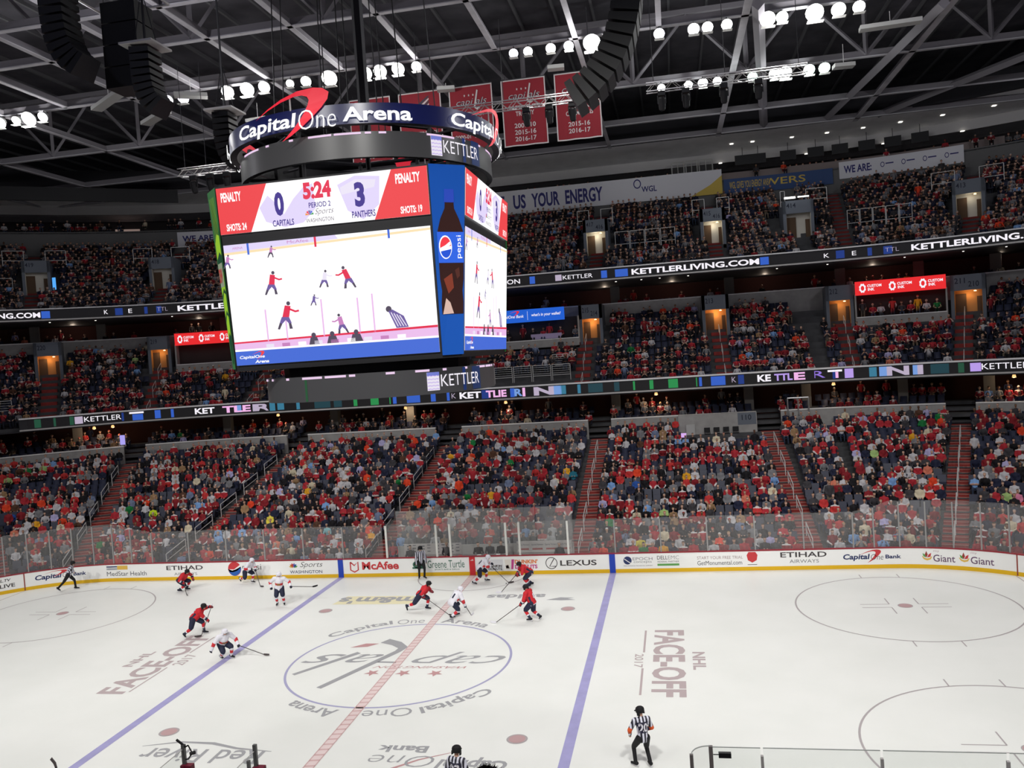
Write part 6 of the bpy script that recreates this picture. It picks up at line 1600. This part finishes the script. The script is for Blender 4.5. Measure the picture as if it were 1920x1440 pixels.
# seats: empty ones nearest the ice first, as individuals
empt = [q for q in seated if not q[4] and -28.5 < q[1] < 27.8]
empt.sort(key=lambda q: (q[0], abs(q[1])))
ind = set((q[0], q[1]) for q in empt[:300])
ORD = ['first', 'second', 'third', 'fourth', 'fifth', 'sixth', 'seventh', 'eighth', 'ninth', 'tenth', 'eleventh', 'twelfth', 'thirteenth', 'fourteenth', 'fifteenth', 'sixteenth', 'seventeenth', 'eighteenth', 'nineteenth', 'twentieth', 'penultimate', 'last']
SLM = [(-40, 'beyond the far left corner stairs'), (-25.4, 'far left corner, past the first stairs'), (-19.6, 'left of the penalty boxes, between two stairs'), (-6.4, 'between the stairs flanking the penalty boxes'), (5.75, 'right of the penalty boxes, below the landing'), (18.5, 'right of the second stairs'), (24.78, 'far right corner past the stairs')]
seat_no = {}
for q in sorted(empt[:300], key=lambda q: (q[0], q[1])):
    i, s, d, z, _ = q
    lm_ = [t_ for a, t_ in SLM if s >= a][-1]
    seat_no[(i, lm_)] = seat_no.get((i, lm_), 0) + 1
    nn_ = seat_no[(i, lm_)]
    nr = '%s empty navy seat from left, %s row, %s' % (ORD[nn_ - 1] if nn_ <= 20 else 'twenty-' + ORD[nn_ - 21], ORD[i], lm_)
    o = link('stadium_seat', seat_me, None, label=nr, category='seat', group='empty seats in the %s row' % ORD[i])
    o.location = PT(s, d + .0, z); o.rotation_euler = (0, 0, PZ(s))
SB_ = Bulk(); sc3 = np.tile(np.array([.030, .034, .062]), (len(SEAT_V), 1))
for (i, s, d, z) in [(q[0], q[1], q[2], q[3]) for q in seated if (q[0], q[1]) not in ind] + CS + US:
    SB_.add(place_verts(SEAT_V, s, d, z, 1, 0, False), sc3, SEAT_Q, np.zeros((0, 3), int))
for rr_, zz in ((21.9, 5.8), (23.0, 6.15), (24.1, 6.5), (31.2, 15.35)):
    mb = MB(); sweep(mb, prect(rr_ - .5, zz - .25, rr_ + .7, zz), -30.0, 28.5, M_concd, 1); mb.build('floor_suite_tier', **ST)
    s = -29.0
    while s < 28:
        s += .62 / (1 + (rr_ / RC if abs(s) > XS else 0))
        if not in_aisle(s, rr_, LA, .9): SB_.add(place_verts(SEAT_V, s, rr_ - .1, zz, 1, 0, False), sc3, SEAT_Q, np.zeros((0, 3), int))
SB_.build('stadium_seats', attr_mat('navy_seat', 'Col', .5), smooth=False, **dict(kind='stuff', label='rows of navy seats filling all three decks', category='seats'))
print('fans individual', n_ind, 'bulk verts', fans.n, 'empty seats', len(empt))

# penalty box officials and one near fan
def solo(pose, cl, hair, skin, loc, rz, label, pants=(.02, .02, .022), trim='none', scale=1.0):
    T_ = T_near[pose]; B_ = Bulk(); B_.add(T_['V'] * scale, fan_colors(T_, cl, hair, SKIN[skin], trim, pants), T_['q'], T_['tr'])
    o = B_.build('person', m_crowd, **T(label, 'person')); o.location = loc; o.rotation_euler = (0, 0, rz); return o
solo('upright', 'DG', 'dark', 1, (-4.1, 14.5, 0), .1, 'attendant in charcoal suit seated at the left of the first penalty box')
solo('upright', 'DG', 'blond', 0, (-1.75, 14.0, .25), -.1, 'attendant in charcoal suit beside the striped official, first penalty box end')
solo('forward', 'K', 'dark', 1, (.15, 14.05, .25), .1, 'timekeeper in black at the left of the long table')
solo('lap', 'DG', 'grey', 0, (.8, 14.05, .25), -.1, 'timekeeper in charcoal at the middle of the long table')
solo('upright', 'K', 'brown', 1, (1.45, 14.05, .25), .0, 'timekeeper in black suit at the right of the long table')
solo('upright', 'DG', 'grey', 1, (4.75, 14.4, 0), .2, 'grey haired attendant in dark suit in the second penalty box')
for x, z_ in ((-1.75, .25), (.15, .25), (.8, .25), (1.45, .25)):
    mb = MB(); mb.box((x - .2, 14.0, .66), (x + .2, 14.38, .72), M_black); mb.bar((x, 14.2, 0), (x, 14.2, .68), .04, M_dark)
    mb.build('stool', **T({-1.75: 'black stool beside the first penalty box', .15: 'black stool under the left timekeeper', .8: 'black stool under the middle timekeeper', 1.45: 'black stool under the right timekeeper'}[x], 'stool'))

# ================================================================== SKATERS AND OFFICIALS
Zv = Vector((0, 0, 1))
def ik(a, b, l1, l2, pole):
    a = Vector(a); b = Vector(b); d = b - a; L = d.length
    if L > (l1 + l2) * .995: d = d.normalized() * (l1 + l2) * .995; b = a + d; L = d.length
    x = (l1 * l1 - l2 * l2 + L * L) / (2 * L); h = math.sqrt(max(l1 * l1 - x * x, 0))
    u = d.normalized(); p = Vector(pole); p = (p - u * p.dot(u)).normalized()
    return a + u * x + p * h, b
MK = lambda n_, c_, r_=.7: mat('kit_' + n_, c_, r_)
K_red = MK('red', srgb(196, 36, 46)); K_navy = MK('navy', srgb(36, 40, 62)); K_white = MK('white', srgb(226, 224, 232)); K_blk = MK('black', srgb(24, 24, 27)); K_fred = MK('band_red', srgb(198, 48, 56))
K_skin = MK('skin', (.50, .29, .21), .5); K_or = MK('orange', srgb(222, 92, 44)); K_glove = MK('glove', srgb(30, 32, 48)); K_gl2 = MK('glove_red', srgb(110, 50, 56)); K_hair = MK('hair', (.02, .014, .012)); K_gold = MK('gold', srgb(150, 110, 66))
m_str, nt, b = nmat('striped_shirt')
at = nt.nodes.new('ShaderNodeAttribute'); at.attribute_name = 'lat'
mu = nt.nodes.new('ShaderNodeMath'); mu.operation = 'MULTIPLY'; mu.inputs[1].default_value = 2 * PI / .105
sn = nt.nodes.new('ShaderNodeMath'); sn.operation = 'SINE'; gt = nt.nodes.new('ShaderNodeMath'); gt.operation = 'GREATER_THAN'; gt.inputs[1].default_value = 0.0
mx = nt.nodes.new('ShaderNodeMix'); mx.data_type = 'RGBA'; mx.inputs[6].default_value = (*srgb(30, 28, 44), 1); mx.inputs[7].default_value = (*srgb(222, 222, 236), 1)
nt.links.new(at.outputs['Fac'], mu.inputs[0]); nt.links.new(mu.outputs[0], sn.inputs[0]); nt.links.new(sn.outputs[0], gt.inputs[0]); nt.links.new(gt.outputs[0], mx.inputs[0]); nt.links.new(mx.outputs[2], b.inputs['Base Color'])
def figure(label, pos, head_deg, kit, pel=(0, .86), lean=35, twist=0, side=0, A=((.25, .15, .1), (-.2, -.12, .1)), toe=(0, 0), H=((.5, .25, .9), (.5, -.2, .8)), look=0, num=None, stick=None, scale=1.0, pitch=(0, 0)):
    """local frame: x forward, y left, z up. A,H = (left, right) ankle and hand targets"""
    T0 = thing('person', label, 'person', (pos[0], pos[1], 0), math.radians(head_deg))
    tw = math.radians(twist); ln = math.radians(lean); sd = math.radians(side)
    F0 = Vector((math.cos(tw), math.sin(tw), 0)); L0 = Vector((-math.sin(tw), math.cos(tw), 0))
    U = (Zv * math.cos(ln) + F0 * math.sin(ln)) * math.cos(sd) + L0 * math.sin(sd); U.normalize()
    Lt = (L0 - U * L0.dot(U)).normalized(); Ff = Lt.cross(U)
    P = Vector((pel[0], 0, pel[1])); off = kit == 'official' or kit == 'referee'
    ch = P + U * .36; nk = P + U * .56
    hdir = (U * .45 + Zv * .55).normalized(); hc = nk + hdir * .17 + Ff * .03
    la = math.radians(look); hf = (Matrix.Rotation(la, 3, 'Z') @ Vector((F0.x, F0.y, -.12))).normalized()
    hl = Zv.cross(hf).normalized(); hu = hf.cross(hl)
    bulk = 0.86 if off else 1.10
    caps = []
    ad_ = lambda a, b_, ra, rb, r_: caps.append((tuple(a), tuple(b_), ra, rb, r_))
    ad_(P - U * .02, ch, .17 * bulk, .195 * bulk, 'torso'); ad_(ch, nk - U * .06, .195 * bulk, .13 * bulk, 'torso')
    S = [P + U * .49 + Lt * (.215 * bulk + .01), P + U * .49 - Lt * (.215 * bulk + .01)]
    ad_(S[0], S[1], .105 * bulk, .105 * bulk, 'torso')
    ad_(P + Lt * .08 - U * .02, P - Lt * .08 - U * .02, .155 * bulk, .155 * bulk, 'torso' if not off else 'pants')
    ad_(nk - U * .03, hc - hdir * .05, .065, .06, 'skin')
    ad_(hc + hu * .04, hc - hu * .035, .098, .082, 'face'); ad_(hc - hu * .05 + hf * .03, hc - hu * .075 + hf * .035, .06, .05, 'face')
    ad_(hc + hf * .09 + hu * .0, hc + hf * .108 - hu * .02, .016, .02, 'face')
    for q in (1, -1):
        ad_(hc + hl * .088 * q, hc + hl * .096 * q - hu * .02, .022, .016, 'face')
    hands = []
    for k, q in ((0, 1), (1, -1)):
        pole = -Zv * .5 + Lt * q * .8 - Ff * .5
        E, Hh = ik(S[k], H[k], .31, .29, pole)
        ad_(S[k], E, .092 * bulk, .078 * bulk, 'arm%d' % k); ad_(E, Hh, .076 * bulk, .060 * bulk, 'fore%d' % k)
        d = (Hh - E).normalized(); hands.append((Hh, d))
        gl = not off
        gr = .062 if gl else .038
        ad_(Hh - d * (.10 if gl else .0), Hh + d * .04, gr * 1.05, gr, 'glove%d' % k)
        cx_ = d.cross(Zv); cx_ = cx_.normalized() if cx_.length > .1 else Vector((0, 1, 0)); cz = cx_.cross(d)
        for fgr in range(4):
            o_ = cx_ * (fgr - 1.5) * (.030 if gl else .02); l_ = (.075, .085, .08, .065)[fgr] * (1 if gl else .8); r_ = .017 if gl else .0095
            p0 = Hh + d * .03 + o_; p1 = p0 + d * l_ * .6 - cz * .01; p2 = p1 - cz * l_ * .7 + d * .01
            ad_(p0, p1, r_, r_, 'glove%d' % k); ad_(p1, p2, r_, r_ * .9, 'glove%d' % k)
        ad_(Hh + cx_ * gr * .7 * (-q), Hh + cx_ * gr * 1.2 * (-q) + d * .06 - cz * .03, .018 if gl else .011, .016 if gl else .010, 'glove%d' % k)
    blades = []
    for k, q in ((0, 1), (1, -1)):
        hip = P + L0 * .105 * q - Zv * .02
        t_ = math.radians(toe[k]); fd = Vector((math.cos(t_), math.sin(t_), 0)); pt = math.radians(pitch[k]); fdp = fd * math.cos(pt) - Zv * math.sin(pt)
        K, An = ik(hip, A[k], .45, .44, Vector((.9, .12 * q, .1)) + fd * .4)
        mid = hip + (K - hip) * .86
        ad_(hip, mid, .135 * bulk if not off else .115, .108 * bulk if not off else .085, 'pants'); ad_(mid, K, .10 * bulk if not off else .08, .082 if not off else .068, 'pants' if off else 'pants')
        ad_(K + (An - K) * .06, K + (An - K) * .3, .082 if not off else .068, .08 if not off else .062, 'sock%d' % k); ad_(K + (An - K) * .3, An + (K - An) * .08, .08 if not off else .062, .058 if not off else .058, 'sock%d' % k)
        up = Vector((0, 0, 1)) * math.cos(pt) + fd * math.sin(pt)
        ad_(An - fdp * .05, An + fdp * .04 - up * .02, .055, .05, 'boot'); ad_(An - fdp * .02 - up * .02, An + fdp * .17 - up * .045, .048, .036, 'boot')
        blades.append((An, fdp, up))
    V, F = body_mesh(caps, .0155, 12, True)
    idx, tt = nearest_cap(V, caps)
    cols = {'skin': K_skin, 'face': K_skin, 'boot': K_blk}
    if kit == 'red': base = dict(torso=K_red, arm=K_red, fore=K_red, glove=K_gl2, pants=K_navy, sock=K_red)
    elif kit == 'white': base = dict(torso=K_white, arm=K_white, fore=K_white, glove=K_glove, pants=K_navy, sock=K_white)
    else: base = dict(torso=m_str, arm=m_str, fore=m_str, glove=K_skin, pants=K_blk, sock=K_blk)
    me_m = []; ml = []
    def mi(m_):
        if m_ not in ml: ml.append(m_)
        return ml.index(m_)
    Pn = np.array(P); Un = np.array(U); Lnn = np.array(Lt); Fn = np.array(Ff)
    for f in F:
        v = f[0]; r_ = caps[idx[v]][4]; t = tt[v]; key = r_.rstrip('01')
        m_ = cols.get(key) or base[key]
        rel = V[v] - Pn; h = rel @ Un; fr = rel @ Fn
        if kit == 'red':
            if key == 'fore' and .1 < t < .35: m_ = K_white
            if key == 'fore' and .35 <= t < .75: m_ = K_navy
            if key == 'torso' and h < -.08: m_ = K_white if h > -.12 else K_navy
            if key == 'sock' and tt[v] is not None:
                kk = caps[idx[v]]; low = np.linalg.norm(V[v] - np.array(blades[int(r_[-1])][0]))
                m_ = K_red if low > .24 else (K_white if low > .185 else K_navy)
            if key == 'torso' and fr < -.02 and abs(rel @ Lnn) > .165 and h < .3: m_ = K_navy
        if kit == 'white':
            if key == 'fore' and t < .45: m_ = K_fred
            if key == 'arm' and t > .9: m_ = K_fred
            if key == 'torso' and fr > .05 and .18 < h < .31: m_ = K_fred
            if key == 'torso' and fr > .12 and .19 < h < .30 and abs(rel @ Lnn) < .09: m_ = K_gold
            if key == 'sock':
                low = np.linalg.norm(V[v] - np.array(blades[int(r_[-1])][0])); m_ = K_fred if .17 < low < .33 else K_white
        if kit == 'referee' and key in ('fore', 'arm') and ((key == 'arm' and t > .75) or (key == 'fore' and t < .35)): m_ = K_or
        me_m.append(mi(m_))
    me = bpy.data.meshes.new('body'); me.from_pydata([tuple(v) for v in V], [], F)
    for m_ in ml: me.materials.append(m_)
    me.polygons.foreach_set('material_index', me_m); me.polygons.foreach_set('use_smooth', [True] * len(F)); me.update()
    if off:
        la_ = me.attributes.new('lat', 'FLOAT', 'POINT'); la_.data.foreach_set('value', ((V - Pn) @ Lnn).astype(np.float32))
    body = link('body', me, T0)
    # helmet
    M3 = Matrix((hf, hl, hu)).transposed().to_4x4()
    mb = MB(); hm = {'red': K_blk, 'white': K_white}.get(kit, K_blk)
    mb.lathe([(.118, -.035), (.128, .0), (.132, .05), (.118, .098), (.08, .128), (.03, .142)], tuple(hc), hm, 16, M3)
    mb.box((.085, -.085, .012), (.150, .085, .030), hm, Matrix.Translation(hc) @ M3)
    for q in (-1, 1): mb.box((-.06, q * .118 - .012, -.10), (.03, q * .118 + .012, .0), hm, Matrix.Translation(hc) @ M3)
    mb.build('helmet', T0, smooth=False)
    mb = MB(); mb.box((.126, -.085, -.045), (.132, .085, .014), m_glass2, Matrix.Translation(hc) @ M3); mb.build('visor', T0)
    mb = MB()
    for q in (-1, 1): mb.box((.086, q * .035 - .012, -.012), (.100, q * .035 + .012, .004), K_blk, Matrix.Translation(hc) @ M3)
    mb.box((.078, -.025, -.068), (.098, .025, -.060), MK('lips', (.30, .12, .10)), Matrix.Translation(hc) @ M3)
    mb.build('face_features', T0)
    for An, fdp, up in blades:
        lt = up.cross(fdp)
        Mb = Matrix((fdp, lt, up)).transposed().to_4x4()
        mb = MB(); mb.box((-.10, -.012, -.088), (.20, .012, -.062), K_white, Matrix.Translation(An) @ Mb); mb.box((-.11, -.004, -.108), (.21, .004, -.086), M_steel, Matrix.Translation(An) @ Mb)
        mb.build('skate_blade', T0)
    if num:
        bv = BVHTree.FromPolygons([Vector(v) for v in V], F)
        Vt, Ft = text_geo(num, .03)
        w_, h_ = (.27 if len(num) > 1 else .14), .24
        nb0 = .18 if off else .14
        pts = []
        for a, c in Vt:
            o_ = P + U * (nb0 + c * h_) + Lt * (.5 - a) * w_ - Ff * .6
            hit = bv.ray_cast(o_, Ff)
            pts.append((hit[0] - Ff * .014) if hit[0] is not None else (o_ + Ff * .42))
        mb = MB(); mb.add([tuple(p) for p in pts], Ft, {'red': K_white, 'white': K_navy}.get(kit, K_white))
        if off:
            mb0 = MB(); q = []
            for j in range(9):
                for i in range(9):
                    a, c = -.12 + 1.24 * i / 8, -.12 + 1.24 * j / 8
                    o_ = P + U * (nb0 + c * h_) + Lt * (.5 - a) * w_ - Ff * .6; hit = bv.ray_cast(o_, Ff); q.append(tuple((hit[0] - Ff * .006) if hit[0] is not None else (o_ + Ff * .42)))
            mb0.add(q, [(j * 9 + i, j * 9 + i + 1, j * 9 + i + 10, j * 9 + i + 9) for j in range(8) for i in range(8)], MK('patch', srgb(40, 38, 60))); mb0.build('number_patch', T0)
        mb.build('jersey_number', T0)
    if stick:
        tip = Vector(stick[0]); hk = stick[1]; lab = stick[2]; bdir = Vector(stick[3]).normalized() if len(stick) > 3 else Vector((1, 0, 0))
        top = hands[hk][0] + hands[hk][1] * .03
        Mw = Matrix.Translation((pos[0], pos[1], 0)) @ Matrix.Rotation(math.radians(head_deg), 4, 'Z')
        ts = thing('hockey_stick', lab, 'hockey stick', tuple(Mw @ tip))
        base_ = Mw @ tip
        a_ = (Mw @ top) - base_; dd = a_.normalized(); bd = (Mw.to_3x3() @ bdir).normalized()
        shc = MK('stick_dark', srgb(70, 62, 62), .4)
        mb = MB(); mb.bar(a_ + dd * .14, (0, 0, .03), .016, shc, 6); mb.bar(a_ + dd * .16, a_ + dd * .02, .02, K_white, 6); mb.build('shaft', ts)
        mb = MB(); n_ = bd.cross(Zv).normalized() * .009; P_ = []
        for t_, z0_, z1_ in ((0, 0, .07), (.10, -.012, .075), (.2, -.005, .08), (.30, .02, .085)):
            c = bd * t_ + bd.cross(Zv) * (.03 * (t_ / .3) ** 2)
            P_ += [tuple(c + Zv * z0_ - n_), tuple(c + Zv * z1_ - n_), tuple(c + Zv * z1_ + n_), tuple(c + Zv * z0_ + n_)]
        fs = []
        for i in range(3):
            for k in range(4): fs.append((4 * i + k, 4 * i + (k + 1) % 4, 4 * i + 4 + (k + 1) % 4, 4 * i + 4 + k))
        fs += [(3, 2, 1, 0), (12, 13, 14, 15)]
        mb.add(P_, fs, stick[4] if len(stick) > 4 else shc); mb.build('blade', ts)
    return T0
figure('skater in red jersey crouching low in front of the first airline advert', (-16.45, 10.6), 15, 'red', pel=(-.05, .66), lean=52, twist=-25, A=((.22, .16, .12), (-.12, -.15, .12)), toe=(0, -10), H=((.62, .10, .62), (.25, -.42, .55)), num='20',
       stick=((.55, -1.0, .02), 1, 'dark stick held low by the crouching red skater near the airline advert', (.5, -.8, 0)))
figure('skater in white jersey leaning forward before the round drink logo', (-13.2, 12.0), -8, 'white', pel=(0, .80), lean=42, A=((.28, .14, .12), (-.38, -.10, .32)), toe=(0, -30), pitch=(0, 35), H=((.60, .05, .80), (.52, -.28, .92)),
       stick=((1.35, -.62, .02), 0, 'dark stick of the white skater before the round drink logo', (1, -.2, 0)))
figure('skater in white jersey gliding upright towards the near side, left of centre', (-9.02, 7.72), -72, 'white', pel=(0, .95), lean=14, side=5, A=((.02, .20, .12), (-.05, -.16, .12)), toe=(10, -10), H=((.28, .62, 1.02), (.20, -.36, 1.02)),
       stick=((.50, 1.75, .90), 0, 'thin white stick with a black taped blade stretched sideways', (.3, 1, .2), K_blk))
figure('skater in red jersey number 25 pushing off beside the left event lettering', (-11.1, 3.05), 12, 'red', pel=(.05, .86), lean=48, twist=0, A=((.42, .20, .14), (-.40, -.14, .16)), toe=(5, -50), pitch=(0, 10), H=((.80, .28, 1.25), (.74, -.02, .66)), num='25',
       stick=((.42, -.22, .03), 0, 'stick held across both hands by the red skater on the left event lettering', (-.8, -.4, 0)))
figure('skater in white jersey crouched on the left blue line, arms spread', (-7.9, .15), -38, 'white', pel=(-.08, .68), lean=40, twist=-5, A=((.18, .24, .13), (-.12, -.10, .13)), toe=(20, 5), H=((.55, .42, .62), (.05, -.62, .45)), look=30,
       stick=((1.05, 1.30, .03), 0, 'long dark stick reaching right over the left blue line', (.9, .5, 0)))
figure('linesman striding in black and white stripes before the left corner boards', (-24.1, 10.95), 25, 'official', pel=(.10, .95), lean=24, A=((.42, .12, .14), (-.58, -.10, .14)), toe=(0, -25), pitch=(0, 25), H=((.32, .38, 1.02), (.42, -.26, 1.12)))
figure('linesman standing in stripes against the boards by the green turtle advert', (-2.82, 12.45), -60, 'official', pel=(0, .98), lean=3, A=((.12, .13, .12), (-.06, -.13, .12)), toe=(20, -20), H=((.05, .30, .88), (.10, -.30, .86)), look=10)
figure('skater in red jersey striding right above the top arc of the arena name', (-1.15, 6.55), 5, 'red', pel=(.05, .80), lean=46, A=((.34, .14, .13), (-.62, -.06, .28)), toe=(0, -60), pitch=(0, 45), H=((.66, .06, .92), (.30, -.24, .78)), look=-10, num='10',
       stick=((1.62, -.95, .03), 1, 'dark stick of the red skater above the arena name, pointing right', (1, -.5, 0)))
figure('skater in white jersey number 11 seen from behind on the centre line', (.82, 5.5), 42, 'white', pel=(-.02, .74), lean=46, A=((.22, .10, .13), (-.16, -.14, .13)), toe=(10, 5), H=((.60, .15, .60), (.50, -.30, .55)), num='11',
       stick=((.74, -.40, .02), 1, 'short visible stick beside the white skater number 11', (.6, .6, 0), K_white))
figure('skater in white jersey carrying the puck in front of the red board stripe', (.75, 11.3), 12, 'white', pel=(.05, .86), lean=48, A=((.38, .22, .14), (-.30, -.18, .14)), toe=(0, -15), pitch=(0, 12), H=((.72, .10, 1.00), (.66, -.22, .94)), num='21',
       stick=((1.55, -.48, .03), 1, 'stick of the white puck carrier before the doughnut adverts', (1, .1, 0)))
figure('skater in red jersey number 77 reaching left before the doughnut advert', (3.62, 10.45), 200, 'red', pel=(-.08, .80), lean=55, A=((.02, .10, .13), (-.18, -.16, .15)), toe=(10, -30), H=((.58, .22, .74), (.62, -.08, .72)), num='77',
       stick=((1.55, .50, .02), 1, 'stick reaching left from the red skater before the doughnut advert', (1, .2, 0), K_white))
figure('skater in red jersey bending left on the ice right of the centre circle', (4.7, 4.95), 165, 'red', pel=(-.02, .86), lean=22, A=((.06, .12, .13), (-.35, -.10, .20)), toe=(0, -40), pitch=(0, 30), H=((.40, .32, .84), (.38, -.02, .86)), look=-20, num='8',
       stick=((1.50, .72, .02), 0, 'stick with a pale blade stretched left on open ice', (1, .2, 0), K_white))
figure('referee with orange armband and number 20, standing with his back turned near the bottom', (10.15, -8.3), 112, 'referee', pel=(-.02, .90), lean=8, A=((.12, .22, .12), (-.02, -.18, .12)), toe=(25, 0), H=((.24, .30, .92), (.26, -.14, .98)), look=35, num='20', scale=1.0)
figure('linesman number 93 seen from behind at the bottom edge of the picture', (5.33, -11.1), 78, 'official', pel=(0, .97), lean=6, A=((.05, .16, .12), (-.02, -.16, .12)), toe=(15, -15), H=((.12, .30, .90), (.12, -.30, .90)), num='93')
# bushy haired fan close to the camera, on the near stand
mb = MB()
for k in range(19):
    y0 = -14.6 - k * .85; z = .25 + k * .557
    mb.box((-20, y0 - .85, z - .6), (28, y0, z), M_concd)
mb.build('floor_near_stand', **ST)

def near_fan():
    D = 7.6
    loc = Vector((12.0, -25.9, 0))
    zf = .25 + 13 * .50
    caps = fan_caps('upright')
    T_ = T_near['upright']; V = T_['V'] * np.array([-1, -1, 1])
    C = fan_colors(T_, 'K', 'dark', SKIN[2], 'none', (.015, .015, .016))
    t = thing('person', 'fan with bushy black hair at the bottom edge, seen from behind', 'person', (10.02, -26.10, 7.49))
    B_ = Bulk(); B_.add(T_['V'] * np.array([-1, -1, 1]) * np.array([1, -1, 1]) if False else T_['V'], C, T_['q'], T_['tr']); o = B_.build('body', m_crowd, parent=t); o.rotation_euler = (0, 0, PI)
    mb = MB(); r_ = np.random.default_rng(3)
    c = Vector((0, -.08, 1.36))
    nv = []; seg, st = 28, 16
    for j in range(st + 1):
        for i in range(seg):
            th = PI * j / st; ph = 2 * PI * i / seg; q = 1 + r_.uniform(-.05, .07)
            nv.append((c.x + .165 * q * math.sin(th) * math.cos(ph), c.y + .15 * q * math.sin(th) * math.sin(ph), c.z - .02 + .14 * q * math.cos(th)))
    fs = [(j * seg + i, j * seg + (i + 1) % seg, (j + 1) * seg + (i + 1) % seg, (j + 1) * seg + i) for j in range(st) for i in range(seg)]
    mb.add(nv, fs, K_hair)
    for k in range(500):
        th = r_.uniform(0, 2.2); ph = r_.uniform(0, 2 * PI); n_ = Vector((math.sin(th) * math.cos(ph), math.sin(th) * math.sin(ph), math.cos(th)))
        p0 = c + Vector((n_.x * .16, n_.y * .145, n_.z * .135 - .02)); p1 = p0 + (n_ + Vector(r_.normal(0, .6, 3))).normalized() * r_.uniform(.015, .04)
        mb.bar(p0, p1, .003, K_hair, 3, .001)
    mb.build('hair', t)
    s_ = link('stadium_seat', seat_me, None, label='navy seat under the bushy haired fan near the camera', category='seat'); s_.location = (10.02, -26.25, 7.49); s_.rotation_euler = (0, 0, PI)
near_fan()
t = thing('hockey_stick', 'stick standing upright in the rack of the near left bench', 'hockey stick', (-3.92, -14.5, 1.0))
mb = MB(); mb.bar((0, 0, 0), (.0, 0, 1.75), .016, MK('stick_dark', srgb(70, 62, 62)), 6); mb.build('shaft', t)
mb = MB(); mb.poly([(-.02, 0, 1.70), (.03, 0, 1.72), (.0, 0, 1.86), (-.10, 0, 1.98), (-.15, 0, 1.93), (-.06, 0, 1.82)], MK('blade_grey', srgb(120, 112, 112)), (0, .02, 0)); mb.build('blade', t)
mb = MB(); mb.box((-4.3, -14.7, 0), (-3.6, -14.3, 1.02), M_dark); mb.build('stick_rack', **T('dark stick rack at the near left bench, under the upright stick', 'rack'))
mb = MB(); mb.lathe([(.036, .004), (.038, .012), (.036, .026)], (2.25, 11.15, 0), M_black, 16); mb.build('puck', **T('black puck at the blade of the white puck carrier', 'puck'))
# the panes and posts are bolted to the boards: parts of them; those round the penalty boxes belong to that enclosure
pen = thing('penalty_enclosure', 'glazed enclosure of the two penalty boxes and the timekeepers behind the far boards', 'enclosure', (0, 0, 0))
for o in list(COL.objects):
    if o.parent is None and (o.name.startswith('glass_pane') or o.name.startswith('glass_post')):
        v = o.data.vertices[0].co
        o.parent = pen if (v.y > 12.9 and -5.6 < v.x < 5.8) else boards
        for k_ in ('label', 'category', 'group'):
            if k_ in o: del o[k_]
